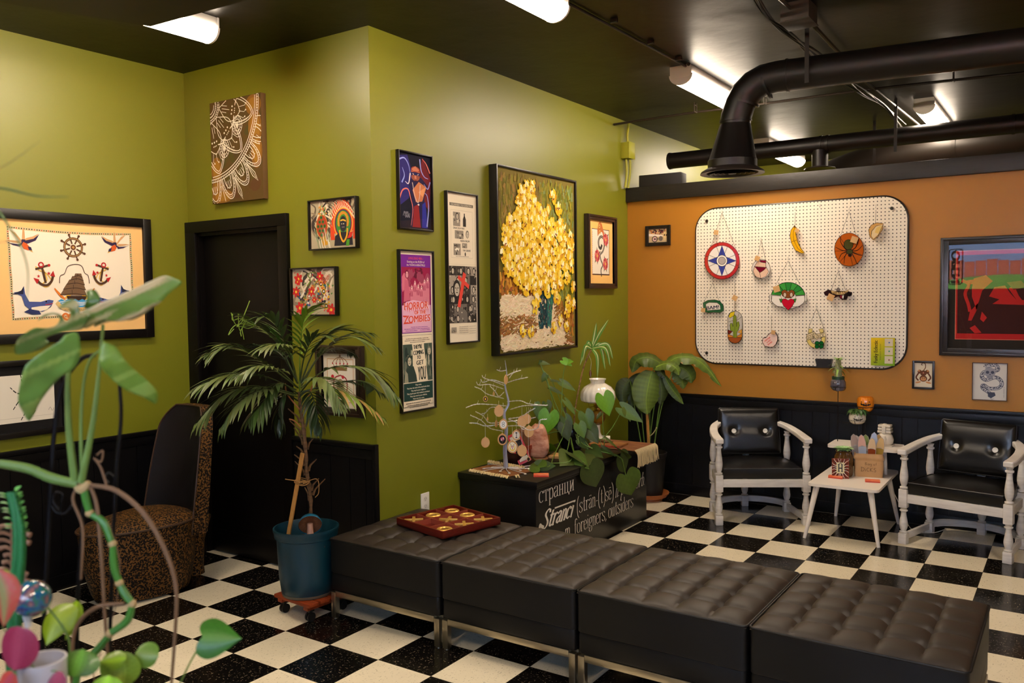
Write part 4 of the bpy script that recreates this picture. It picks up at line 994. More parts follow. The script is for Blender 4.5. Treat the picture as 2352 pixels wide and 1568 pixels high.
# --- two tattoo style prints on the door wall
def smoke(a, w, h, r, n=44):
    a.rect(-w, -h, 2*w, 2*h, (180, 166, 134))
    for k in range(n):
        x, y = r.uniform(-w*.75, w*.75), r.uniform(-h*.72, h*.72); c = r.choice([(86, 72, 58), (110, 96, 76), (64, 54, 46), (140, 124, 100), (222, 210, 184)])
        pts = [(x, y)]
        for j in range(4): pts.append((max(-w*.97, min(w*.97, pts[-1][0]+r.uniform(-.05, .05)*w*6)), max(-h*.97, min(h*.97, pts[-1][1]+r.uniform(.02, .09)*h*4))))
        a.line(pts, r.uniform(.012, .034), c, smooth=True, w2=.006)
def clampp(pts, w, h): return [(max(-w*.985, min(w*.985, x)), max(-h*.985, min(h*.985, y))) for x, y in pts]
def art_deity(a, w, h):
    r = random.Random(11); smoke(a, w, h, r)
    X = lambda u: -w+2*w*u; Y = lambda v: -h+2*h*v; k = 2*w
    for i in range(14):   # flames
        t_ = i/13; x0 = X(.48+.48*t_); y0 = Y(.30+.55*math.sin(PI*t_)**.6)
        a.shape(clampp([(x0-.04*k, y0-.1*k), (x0+.05*k, y0-.1*k), (x0+.03*k, y0+.06*k), (x0-.05*k+.02*k*math.sin(i*2), y0+.17*k)], w, h), (214, 70, 30))
    a.shape(clampp([(X(.5), Y(.3)), (X(.46), Y(.55)), (X(.52), Y(.8)), (X(.68), Y(.92)), (X(.88), Y(.84)), (X(.95), Y(.6)), (X(.93), Y(.35)), (X(.8), Y(.25))], w, h), (220, 74, 32))
    for i in range(18):
        t_ = i/17; x0 = X(.40+.56*t_); y0 = Y(.62+.30*math.sin(PI*(t_*.9+.1)))
        a.line(clampp([(x0+.06*k, y0-.10*k), (x0+.02*k, y0-.03*k), (x0+.03*k, y0+.02*k), (x0-.03*k, y0+.06*k)], w, h), .006, (238, 214, 170), smooth=True, w2=.002)
    x, y = X(.715), Y(.5)
    for rx, ry, c in ((.205, .245, (238, 190, 70)), (.19, .23, (196, 60, 40)), (.175, .215, (60, 44, 90)), (.158, .20, (64, 130, 50))): a.ell(x, y, rx*k, ry*k*.98, c, n=30)
    for i in range(22):
        t_ = i/21*PI*1.3-.5; a.ell(x+.10*k*math.cos(t_), y+.03*k+.13*k*math.sin(t_), .028*k, .022*k, (200, 140, 40), r.uniform(0, 180), 8)
    a.ell(x, y-.01*k, .075*k, .12*k, (44, 42, 46)); a.shape([(x-.20*k, Y(.04)), (x-.18*k, Y(.24)), (x-.07*k, Y(.32)), (x+.07*k, Y(.32)), (x+.19*k, Y(.22)), (x+.2*k, Y(.04))], (40, 38, 42))
    a.line([(x-.06*k, y+.04*k), (x, y+.05*k), (x+.06*k, y+.03*k)], .008, (220, 170, 60), smooth=True); a.ell(x+.01*k, y-.01*k, .012*k, .008*k, (228, 210, 170)); a.ell(x-.03*k, y-.01*k, .010*k, .007*k, (228, 210, 170)); a.line([(x-.03*k, y-.06*k), (x+.03*k, y-.06*k)], .005, (120, 110, 112))
    a.line([(x-.08*k, y-.1*k), (x-.06*k, y-.2*k), (x, y-.28*k), (x+.07*k, y-.2*k), (x+.09*k, y-.08*k)], .011, (222, 160, 44), smooth=True)
    a.shape([(x+.08*k, Y(.18)), (x+.14*k, Y(.30)), (x+.21*k, Y(.32)), (x+.17*k, Y(.2))], (206, 50, 36)); a.shape([(x+.05*k, Y(.03)), (x+.07*k, Y(.16)), (x+.13*k, Y(.16)), (x+.12*k, Y(.03))], (76, 150, 40))
    # turtle-backed creature
    x, y = X(.25), Y(.47)
    a.shape([(X(.21), Y(.3)), (X(.33), Y(.3)), (X(.38), Y(.08)), (X(.28), Y(.05)), (X(.24), Y(.16))], (204, 150, 44))
    a.ell(x, y, .128*k, .185*k, (206, 140, 44)); a.ell(x, y, .118*k, .172*k, (170, 60, 34))
    for j in range(5):
        for i in range(3): 
            xx = x+(i-1)*.072*k+(.036*k if j % 2 else 0)-.01*k; yy = y+(j-2)*.068*k
            if ((xx-x)/(.1*k))**2+((yy-y)/(.155*k))**2 < 1: a.ell(xx, yy, .032*k, .03*k, (66, 106, 44), n=6); a.ell(xx, yy, .018*k, .014*k, (40, 66, 34), n=6)
    for i in range(26): t_ = r.uniform(0, 6.28); a.ell(X(.27)+r.uniform(-.09, .09)*k, Y(.78)+r.uniform(-.07, .08)*k, .018*k, .012*k, r.choice([(210, 140, 50), (110, 150, 80), (180, 170, 90), (220, 110, 40)]), r.uniform(0, 180), 7)
    for i in range(16): x0, y0 = X(r.uniform(.05, .45)), Y(r.uniform(.1, .5)); a.line(clampp([(x0, y0), (x0+.02*k, y0-.1*k), (x0+.04*k, y0-.2*k)], w, h), .004, r.choice([(232, 226, 206), (110, 140, 96)]), smooth=True)
def flower(a, x, y, s, c, c2=(232, 190, 60), n=6, rot=0):
    for k in range(n): t_ = R(rot)+2*PI*k/n; a.ell(x+.55*s*math.cos(t_), y+.55*s*math.sin(t_), .52*s, .3*s, c, math.degrees(t_), 10)
    a.ell(x, y, .26*s, .26*s, c2, n=10)
def art_blossoms(a, w, h):
    r = random.Random(21); smoke(a, w, h, r, 30); X = lambda u: -w+2*w*u; Y = lambda v: -h+2*h*v; k = 2*w
    for i in range(60):
        t_ = i/59; x = X(.16+.5*t_)+r.uniform(-.03, .03)*k; y = Y(.2+.62*t_)+r.uniform(-.04, .04)*k
        a.ell(x, y, .024*k, .014*k, r.choice([(150, 140, 60), (206, 90, 40), (120, 120, 50), (220, 170, 70)]), r.uniform(0, 180), 7)
    a.line([(X(.34), Y(.62)), (X(.42), Y(.75)), (X(.36), Y(.88)), (X(.48), Y(.92)), (X(.56), Y(.90))], .009, (110, 130, 50), smooth=True, w2=.003)
    for i in range(46): a.ell(X(.72)+r.uniform(-.13, .13)*k, Y(.40)+r.uniform(-.22, .22)*k, r.uniform(.012, .03)*k, r.uniform(.010, .022)*k, r.choice([(206, 60, 34), (40, 40, 44), (226, 170, 40), (50, 110, 150), (230, 226, 210), (120, 60, 40), (60, 40, 80), (90, 130, 60)]), r.uniform(0, 180), 8)
    for x, y in ((.72, .5), (.66, .66), (.77, .18)): a.ell(X(x), Y(y), .05*k, .05*k, (226, 180, 50)); a.ell(X(x), Y(y), .035*k, .035*k, (30, 26, 28)); a.ell(X(x), Y(y), .018*k, .018*k, (232, 226, 210))
    for i in range(20): a.ell(X(.25)+r.uniform(-.1, .16)*k, Y(.30)+r.uniform(-.08, .12)*k, .024*k, .018*k, r.choice([(210, 90, 40), (226, 220, 204), (50, 80, 140), (60, 50, 50)]), r.uniform(0, 180), 8)
    for i in range(5): a.line([(X(.62+.03*i), Y(.66)), (X(.68+.04*i), Y(.78)), (X(.74+.03*i), Y(.86))], .004, (206, 70, 40), smooth=True, w2=.0015)
    for x, y, s in ((.14, .78, .09), (.64, .83, .07), (.08, .5, .08), (.44, .50, .07), (.16, .14, .09), (.88, .1, .09), (.5, .32, .05), (.12, .72, .05)): flower(a, X(x), Y(y), s*k*1.1, (192, 44, 38), rot=r.uniform(0, 60))
    for i in range(30): a.ell(X(r.uniform(.05, .94)), Y(r.uniform(.05, .94)), .017*k, .009*k, r.choice([(200, 54, 44), (222, 120, 90)]), r.uniform(0, 180), 7)
    for x, y in ((.93, .62), (.9, .45), (.3, .68)): a.ell(X(x), Y(y), .02*k, .012*k, (70, 120, 50), 40, 8)
picture('deity_print', 'square print of a dark haloed deity beside a green turtle shell, upper one', 'door', 0.186, 0.557, 1.886, 2.165, 0.008, 0.03, art_deity)
picture('blossom_print', 'square print of red blossoms and swirling dragons just right of the door', 'door', 0.025, 0.392, 1.520, 1.793, 0.008, 0.03, art_blossoms)
# --- crown picture behind the palm
def art_crown(a, w, h):
    a.rect(-w, -h, 2*w, 2*h, (222, 212, 190)); a.rect(-w+.03, -h+.03, 2*w-.06, 2*h-.06, (206, 160, 110)); a.rect(-w+.034, -h+.034, 2*w-.068, 2*h-.068, (228, 218, 198))
    G = (128, 96, 58); y = .09
    a.shape([(-.05, y-.035), (.05, y-.035), (.055, y-.015), (-.055, y-.015)], G)
    for k in range(5):
        x = -.05+.025*k; a.line([(x*.9, y-.015), (x*1.1, y+.012), (x*.5, y+.035), (0, y+.04)], .004, G, smooth=True); a.ell(x*1.15, y+.005, .005, .005, (170, 40, 40))
    a.ell(0, y+.047, .007, .007, G); a.line([(0, y+.05), (0, y+.066)], .003, G); a.line([(-.006, y+.06), (.006, y+.06)], .003, G)
    a.line([(0, .03), (-.045, .01), (-.05, -.05), (-.02, -.09), (0, -.12), (.02, -.09), (.05, -.05), (.045, .01), (0, .03)], .008, (150, 60, 60), smooth=True)
    a.ell(0, -.035, .03, .045, (150, 130, 104)); a.ell(-.01, -.03, .006, .007, (60, 50, 44)); a.ell(.012, -.03, .006, .007, (60, 50, 44)); a.ell(-.06, .02, .012, .012, (180, 40, 50)); a.ell(.02, .02, .01, .01, (180, 40, 50))
picture('framed_crown_print', 'framed print of a crown above a crest, half hidden behind the potted palm', 'door', 0.222, 0.575, 0.965, 1.357, 0.045, 0.03, art_crown, frame=FRD, profile=1)
# --- comic style portrait (generic figure in a mask)
def art_hero(a, w, h):
    a.rect(-w, -h, 2*w, 2*h, (22, 22, 40)); r = random.Random(8)
    K, RE, BL, LT, SK = (14, 14, 26), (176, 40, 34), (40, 50, 130), (226, 196, 190), (196, 120, 80)
    X = lambda u: -w+2*w*u; Y = lambda v: -h+2*h*v
    a.shape([(X(.05), Y(.3)), (X(.0), Y(.95)), (X(.28), Y(.98)), (X(.45), Y(.7)), (X(.3), Y(.4))], (46, 40, 110)); a.shape([(X(.95), Y(.25)), (X(1), Y(.7)), (X(.75), Y(.98)), (X(.6), Y(.7)), (X(.7), Y(.4))], (110, 30, 40))
    a.shape([(X(.28), Y(.62)), (X(.40), Y(.42)), (X(.34), Y(.02)), (X(.88), Y(.02)), (X(.78), Y(.42)), (X(.9), Y(.6)), (X(.7), Y(.7)), (X(.45), Y(.7))], (36, 30, 70))
    a.shape([(X(.42), Y(.52)), (X(.62), Y(.64)), (X(.86), Y(.58)), (X(.72), Y(.38)), (X(.52), Y(.36))], SK); a.shape([(X(.6), Y(.5)), (X(.84), Y(.58)), (X(.74), Y(.44))], (222, 150, 100))
    a.shape([(X(.4), Y(.02)), (X(.46), Y(.3)), (X(.6), Y(.34)), (X(.66), Y(.02))], (140, 34, 40)); a.shape([(X(.70), Y(.02)), (X(.72), Y(.34)), (X(.82), Y(.38)), (X(.88), Y(.02))], (44, 48, 150))
    a.ell(X(.52), Y(.70), w*.26, h*.11, (150, 84, 66)); a.shape([(X(.42), Y(.80)), (X(.62), Y(.80)), (X(.62), Y(.72)), (X(.52), Y(.70)), (X(.42), Y(.72))], (150, 84, 66))
    a.ell(X(.52), Y(.775), w*.27, h*.10, (176, 96, 70)); a.ell(X(.52), Y(.80), w*.26, h*.08, (150, 60, 44)); a.shape([(X(.40), Y(.80)), (X(.52), Y(.845)), (X(.64), Y(.80)), (X(.60), Y(.775)), (X(.44), Y(.775))], (196, 120, 92)); a.shape([(X(.37), Y(.755)), (X(.52), Y(.765)), (X(.67), Y(.755)), (X(.65), Y(.715)), (X(.55), Y(.725)), (X(.52), Y(.705)), (X(.49), Y(.725)), (X(.39), Y(.715))], (28, 34, 84)); a.shape([(X(.49), Y(.72)), (X(.54), Y(.72)), (X(.55), Y(.675)), (X(.49), Y(.675))], (206, 130, 100))
    a.ell(X(.45), Y(.735), w*.05, h*.012, LT, -20); a.ell(X(.60), Y(.735), w*.05, h*.012, LT, 20); a.line([(X(.46), Y(.64)), (X(.53), Y(.65)), (X(.60), Y(.64))], .004, (60, 20, 24))
    for pts in ([(.02, .9), (.18, .93), (.3, .86), (.36, .74)], [(.02, .38), (.12, .5), (.28, .52), (.36, .4), (.42, .26), (.36, .04)], [(.98, .78), (.86, .9), (.74, .96)], [(.98, .66), (.9, .56), (.78, .62)], [(.86, .04), (.92, .3), (.88, .46), (.8, .5)], [(.36, .74), (.3, .6), (.2, .62)], [(.66, .95), (.70, .8), (.8, .72), (.92, .7)], [(.1, .6), (.18, .7), (.12, .8)]):
        a.line([(X(p[0]), Y(p[1])) for p in pts], .010, r.choice([(150, 160, 230), (226, 120, 110), (230, 214, 226)]), smooth=True, w2=.003)
    for pts in ([(.42, .62), (.48, .46), (.55, .37), (.6, .36)], [(.66, .6), (.64, .46), (.6, .36)]): a.line([(X(p[0]), Y(p[1])) for p in pts], .005, (210, 190, 180), smooth=True)
    a.ell(X(.6), Y(.33), w*.06, h*.025, (220, 206, 210))
    for i in range(3): a.line([(X(.12+.05*i), Y(.16)), (X(.16+.05*i), Y(.22)), (X(.2+.05*i), Y(.14)), (X(.24+.04*i), Y(.2))], .0025, (170, 168, 180), smooth=True)
picture('masked_figure_poster', 'narrow framed blue and red poster of a masked figure, topmost beside the wall corner', 'green', 0.818, 1.116, 1.995, 2.431, 0.010, 0.022, art_hero, glass=True)
def halft(a, x0, y0, x1, y1, base, dk, lt, seed, n=40):
    """a photographic looking field: overlapping figure-like patches"""
    r = random.Random(seed); a.rect(x0, y0, x1-x0, y1-y0, base)
    for k in range(n):
        cx_, cy_ = r.uniform(x0, x1), r.uniform(y0, y1); rx = r.uniform(.05, .16)*(x1-x0); ry = r.uniform(.05, .2)*(y1-y0)
        rx = min(rx, cx_-x0-.0005, x1-cx_-.0005); ry = min(ry, cy_-y0-.0005, y1-cy_-.0005)
        if rx < .003 or ry < .003: continue
        a.ell(cx_, cy_, rx, ry, r.choice([dk, dk, lt, base, tuple((u+v)//2 for u, v in zip(dk, lt))]), 0, r.choice([5, 7, 9]))
def face(a, x, y, s, dk, lt, hair):
    a.ell(x, y, s*.75, s*1.1, hair, n=14); a.ell(x+.05*s, y-.1*s, s*.5, s*.8, lt, n=14)
    for q in (-.2, .25): a.ell(x+q*s, y+.1*s, s*.12, s*.07, dk, n=8)
    a.line([(x+.03*s, y+.05*s), (x+.08*s, y-.25*s)], s*.08, dk); a.line([(x-.15*s, y-.45*s), (x+.22*s, y-.45*s)], s*.1, dk)
def smalltext(a, x, y, w, c, seed, h=.0035):
    r = random.Random(seed); q = x-w/2
    while q < x+w/2-.004:
        L = min(r.uniform(.003, .012), x+w/2-q); a.rect(q, y, L, h*r.uniform(.7, 1), c); q += L+.0015
def art_horror(a, w, h):
    a.rect(-w, -h, 2*w, 2*h, (230, 216, 190)); PU, PK, MG, RD, CR = (112, 36, 140), (222, 168, 196), (140, 24, 66), (208, 60, 36), (232, 218, 190)
    X0, X1 = -w+.012, w-.012; Yt = h-.018; Ym = -.012
    a.rect(X0, Ym, X1-X0, Yt-Ym, PU); a.rect(X0+.005, Ym+.005, X1-X0-.01, Yt-Ym-.01, PK)
    a.rect(X0+.005, Yt-.07, X1-X0-.01, .065, PU)
    a.text('LIVING DEAD MEN—', 0, Yt-.026, .013, (226, 80, 50), w=.13, shear=.15); a.text('Existing on the FLESH of', 0, Yt-.045, .012, CR, w=.15); a.text('the YOUNG & BEAUTIFUL!', 0, Yt-.063, .012, CR, w=.16)
    y1 = Yt-.07; y0 = y1-.215
    halft(a, X0+.005, y0, X1-.005, y1, MG, (90, 14, 44), (206, 110, 130), 3, 34)
    r = random.Random(6)
    face(a, X0+.05, y1-.04, .022, (90, 14, 44), (226, 160, 170), (110, 20, 54)); a.shape([(X0+.02, y0+.02), (X0+.03, y1-.07), (X0+.06, y1-.075), (X0+.075, y0+.03)], (196, 96, 120))
    for i in range(6):
        x = X0+.09+i*.028; yy = y0+.05+.02*math.sin(i*1.7)+.006*i; a.shape([(x-.013, y0), (x-.016, yy+.03), (x, yy+.07), (x+.015, yy+.03), (x+.013, y0)], (206, 120, 140)); a.ell(x, yy+.05, .008, .011, (226, 180, 180), n=9); a.ell(x-.002, yy+.052, .003, .003, (90, 14, 44), n=6)
        for j in range(3): a.line([(x-.01+.008*j, yy), (x-.016+.010*j, yy+.03)], .004, (150, 40, 80))
    # title, dripping letters
    a.shape([(X0+.005, y0-.01), (X0+.04, y0+.02), (X0+.1, y0+.03), (X1-.06, y0+.018), (X1-.03, y0-.03), (X1-.005, y0-.05), (X1-.005, Ym+.006), (X0+.005, Ym+.006)], PK)
    for txt, x, y, hh, ww, sh in (('HORROR', -.004, y0-.022, .042, .205, .05), ('OF THE', .03, y0-.050, .022, .10, .0), ('ZOMBIES', .002, y0-.096, .040, .23, .08)):
        a.text(txt, x+.001, y-.001, hh, (246, 220, 214), w=ww*1.02, rot=2, shear=sh, bold=.003); a.text(txt, x, y, hh, RD, w=ww, rot=2, shear=sh, bold=.0016)
    for i in range(12): x = -.1+.018*i; a.shape([(x-.003, y0-.02), (x+.003, y0-.02), (x+.0005, y0-.034-.006*(i % 3))], RD)
    a.line([(-.12, y0-.060), (-.07, y0-.058), (-.115, y0-.102), (-.04, y0-.098)], .008, RD)
    smalltext(a, .02, Ym+.032, .15, PU, 1); smalltext(a, 0, Ym+.022, .22, PU, 2); smalltext(a, -.05, Ym+.012, .1, PU, 3); smalltext(a, .07, Ym+.013, .09, PU, 4)
    # lower poster
    Yb = -h+.02; Y1 = Ym-.012; DG = (30, 60, 54)
    a.rect(X0, Yb, X1-X0, Y1-Yb, (40, 50, 44)); a.rect(X0+.0015, Yb+.0015, X1-X0-.003, Y1-Yb-.003, CR)
    for i, ww in enumerate((.2, .22, .13)): smalltext(a, 0, Y1-.022-.010*i, ww, (130, 116, 100), 10+i, .005)
    y1 = Y1-.05; y0 = y1-.215
    halft(a, X0+.003, y0, -.045, y1, (60, 76, 66), (34, 50, 44), (170, 166, 140), 12, 30); halft(a, .055, y0, X1-.003, y1, (70, 84, 72), (34, 50, 44), (180, 174, 150), 13, 22)
    face(a, -.075, y0+.12, .030, (40, 54, 48), (196, 186, 160), (46, 60, 52)); face(a, .10, y1-.045, .024, (40, 54, 48), (200, 190, 164), (120, 120, 100)); 
    a.shape([(-.115, y0), (-.10, y0+.08), (-.04, y0+.09), (.0, y0)], (44, 60, 52)); a.shape([(X0+.01, y0), (X0+.02, y0+.07), (-.09, y0+.05), (-.085, y0)], (150, 148, 124))
    a.shape([(-.05, y1), (.052, y1), (.085, y0), (-.01, y0)], CR)
    for txt, x, y, hh, ww in (("THEY'RE", .0, y1-.028, .024, .075), ('COMING', .006, y1-.062, .026, .088), ('TO', .008, y1-.088, .022, .032), ('GET', .018, y1-.120, .026, .062), ('YOU', .034, y0+.008, .080, .068)):
        a.text(txt, x, y, hh, (24, 34, 30), w=ww, rot=2, bold=.0014)
    y2 = y0-.105; a.rect(X0+.003, y2, X1-X0-.006, .10, DG)
    for i, (s_, ww) in enumerate((('They exist.', .055), ('They bear the mark of the devil inside them.', .2), ('They may be your neighbors.', .13), ('They may be your wife, husband, sweetheart.', .2), ('They may even be your children.', .15), ('Their time has come.', .1))): a.text(s_, .0, y0-.022-.0155*i, .0085, (226, 214, 190), w=ww, bold=.0003)
    for i, ww in enumerate((.22, .2, .16)): smalltext(a, 0, y2-.016-.012*i, ww, (90, 80, 70), 20+i, .0045)
picture('zombie_film_poster', 'long frame with a purple HORROR OF THE ZOMBIES poster above a green and white one', 'green', 0.811, 1.112, 0.970, 1.884, 0.009, 0.024, art_horror)
def art_drac(a, w, h):
    a.rect(-w, -h, 2*w, 2*h, (230, 218, 194)); G, K = (120, 112, 100), (52, 46, 42)
    a.rect(-w+.03, h-.075, 2*w-.06, .018, G); a.rect(-w+.04, h-.385, 2*w-.08, .285, (150, 140, 124)); a.rect(-w+.041, h-.384, 2*w-.082, .283, (232, 220, 198))
    a.text('SCARED TO DEATH', 0, h-.071, .010, (220, 208, 186), w=.2)
    def ph(x, y, ww, hh, s): halft(a, x, y, x+ww, y+hh, (150, 140, 126), K, (206, 196, 176), s, 16)
    ph(-.085, h-.195, .07, .085, 1); face(a, -.045, h-.135, .02, K, (206, 196, 176), K)
    a.shape([(.012, h-.195), (.012, h-.15), (.022, h-.13), (.022, h-.115), (.032, h-.115), (.032, h-.13), (.042, h-.15), (.042, h-.195)], K)
    a.text('DRACULA HAS', -.03, h-.212, .012, K, w=.11, bold=.0005); ph(-.07, h-.27, .085, .05, 2); face(a, .055, h-.24, .022, K, (206, 196, 176), G); a.text('RISEN FROM', .03, h-.288, .012, K, w=.09, bold=.0005)
    ph(-.085, h-.37, .07, .07, 3); ph(.0, h-.325, .05, .03, 4); a.text('THE GRAVE', .045, h-.345, .012, K, w=.08, bold=.0005)
    a.shape([(-.075, h-.335), (-.06, h-.345), (-.05, h-.335), (-.04, h-.345), (-.03, h-.335), (-.05, h-.325)], (236, 230, 216)); a.ell(.03, h-.362, .006, .012, K)
    smalltext(a, 0, h-.378, .13, G, 3, .003); a.line([(-w, h-.425), (w, h-.425)], .0015, (200, 188, 166))
    y1 = h-.435; y0 = -h+.115; X0, X1 = -w+.012, w-.012; H = (y1-y0)/6; r = random.Random(31)
    for j in range(6):
        x = X0; 
        while x < X1-.01:
            ww = min(r.uniform(.045, .09), X1-x); 
            if X1-x-ww < .02: ww = X1-x
            sh = r.choice([(60, 54, 50), (110, 102, 94), (160, 150, 136), (40, 36, 34)]); halft(a, x, y0+j*H, x+ww, y0+(j+1)*H, sh, (34, 30, 28), (206, 196, 178), r.randint(0, 999), 12)
            if r.random() < .6: face(a, x+ww/2, y0+(j+.5)*H, min(ww, H)*.36, (34, 30, 28), (200, 190, 172), (40, 36, 34))
            x += ww
    face(a, -.065, y0+H*3.6, .05, (34, 30, 28), (186, 176, 160), (40, 36, 34))
    RC = (216, 70, 56); a.shape([(-.06, y0+.10), (-.032, y0+.093), (.030, y1-.05), (.002, y1-.035)], RC); a.shape([(-.055, y1-.075), (-.045, y1-.055), (.062, y1-.115), (.055, y1-.14)], RC)
    for i in range(4): smalltext(a, .0, -h+.09-.012*i, .09, (150, 140, 124), i, .004); smalltext(a, .09, -h+.09-.014*i, .07, (150, 140, 124), 9+i, .003)
    ph(-w+.025, -h+.06, .05, .03, 9)
picture('film_poster', 'long frame with a black and white film collage crossed by a slanted red cross', 'green', 1.238, 1.552, 1.335, 2.248, 0.009, 0.024, art_drac)
# --- yellow flowers in a vase
def art_vase(a, w, h):
    r = random.Random(77)
    X = lambda u: -w+2*w*u; Y = lambda v: -h+2*h*v
    a.rect(-w, -h, 2*w, 2*h, (122, 108, 44))
    def stroke(x, y, L, wd, ang, c):
        pts = [(x-L/2*math.cos(ang), y-L/2*math.sin(ang)), (x+L/2*math.cos(ang), y+L/2*math.sin(ang))]
        if all(-w+wd < p[0] < w-wd and -h+wd < p[1] < h-wd for p in pts):
            nx, ny = -math.sin(ang)*wd/2, math.cos(ang)*wd/2
            a.shape([(pts[0][0]+nx, pts[0][1]+ny), (pts[0][0]-nx, pts[0][1]-ny), (pts[1][0]-nx*.6, pts[1][1]-ny*.6), (pts[1][0]+nx*.6, pts[1][1]+ny*.6)], c)
    def mixr(cols, j=14): c = r.choice(cols); d = r.randint(-j, j); return tuple(max(0, min(255, q+d+r.randint(-5, 5))) for q in c)
    for k in range(3200):
        u, v = r.random(), r.random()
        if v > .30-.02*u: cols = [(126, 118, 40), (136, 124, 46), (114, 108, 38), (146, 118, 54), (122, 104, 50)] if u+v*.4 < .9 else [(132, 130, 36), (112, 116, 38), (144, 134, 36), (128, 142, 90)]
        else: cols = [(160, 104, 40), (190, 130, 50)]
        if .27 < v < .42 and u < .45: cols = [(186, 116, 30), (206, 150, 50), (160, 100, 40), (150, 80, 40)]
        stroke(X(u), Y(v), r.uniform(.03, .07), r.uniform(.014, .030), PI/2+r.uniform(-.6, .6), mixr(cols, 9))
    # table and cloth
    for k in range(3600):
        u, v = r.random(), r.random()*.32
        edge = .30-.04*u if u < .5 else .28-.28*max(0, (u-.66))/.3
        if v > edge+.02: continue
        brown = (u < .46 and .10 < v < .2 and r.random() < .75) or (u > .84 and r.random() < .8) or (u > .70 and v > .12+.3*(.84-u) and r.random() < .8)
        cols = [(160, 100, 50), (130, 84, 46), (180, 124, 66), (140, 116, 64)] if brown else [(240, 220, 184), (236, 212, 172), (246, 230, 198), (228, 206, 168)]
        stroke(X(u), Y(v), r.uniform(.03, .08), r.uniform(.006, .014), r.uniform(-.5, .7), mixr(cols, 6))
    # vase
    for k in range(420):
        v = r.uniform(.13, .34); t_ = (v-.13)/.21; hw = .075+.045*t_; u = .56+r.uniform(-hw, hw)
        e = abs(u-.56)/hw; cols = [(28, 60, 62), (20, 44, 54), (30, 74, 78)] if u < .59 else [(40, 104, 96), (60, 130, 100), (34, 84, 90)]
        if r.random() < .12: cols = [(90, 60, 70), (60, 40, 60)]
        stroke(X(u), Y(v), .03, .012, PI/2+r.uniform(-.2, .2), mixr(cols, 8))
    # stems
    for (u0, v0, u1, v1) in ((.42, .62, .44, .80), (.62, .6, .78, .78), (.68, .55, .69, .80), (.60, .45, .82, .70), (.30, .50, .20, .76), (.5, .4, .38, .9), (.75, .45, .92, .26), (.7, .42, .84, .22), (.76, .36, .77, .18)): a.line([(X(u0), Y(v0)), (X((u0+u1)/2+.01), Y((v0+v1)/2)), (X(u1), Y(v1))], .005, (150, 150, 60), smooth=True)
    def bloom(u, v, s):
        x, y = X(u), Y(v)
        for k in range(13):
            t_ = r.uniform(0, 6.28); stroke(x+.5*s*math.cos(t_), y+.6*s*math.sin(t_), s*.8, s*.55, t_+r.uniform(-.6, .6), mixr([(222, 176, 22), (236, 196, 40), (206, 156, 20), (240, 206, 60)]))
        for k in range(6): t_ = r.uniform(0, 6.28); stroke(x+.3*s*math.cos(t_), y+.25*s+.25*s*math.sin(t_), s*.55, s*.4, PI/2+r.uniform(-.6, .6), mixr([(246, 226, 150), (240, 210, 90), (252, 240, 196)], 6))
        for k in range(3): stroke(x+r.uniform(-.25, .2)*s, y+r.uniform(-.5, 0)*s, s*.3, s*.2, r.uniform(0, 3), mixr([(150, 80, 30), (176, 104, 60), (120, 70, 30)]))
    pts = []
    for k in range(6000):
        u, v = r.random(), r.uniform(.3, .98)
        t_ = ((u-.5)/.47)**2+((v-.57)/.235)**2
        if t_ > 1 and not (u < .45 and .75 < v < .93 and abs(u-.34) < .16*(1-(v-.75)/.25)): continue
        if u > .62 and v > .74: continue
        if all(math.hypot(u-p[0], (v-p[1])*1.2) > .053 for p in pts): pts.append((u, v))
        if len(pts) > 170: break
    pts.sort(key=lambda p: -p[1])
    pts = [(.42, .93), (.40, .88), (.68, .89), (.76, .83), (.25, .82)]+pts+[(.45, .29), (.43, .25), (.72, .30), (.86, .22), (.88, .27), (.97, .36), (.97, .25), (.27, .115), (.37, .11), (.67, .12), (.77, .16), (.85, .125)]
    for u, v in pts: bloom(min(.965, max(.035, u)), v, (.058 if v < .9 and v > .2 else .046))
picture('flower_painting', 'large black framed oil painting of yellow flowers in a blue-green vase', 'green', 1.700, 2.722, 1.236, 2.458, 0.014, 0.062, art_vase, cat='painting')
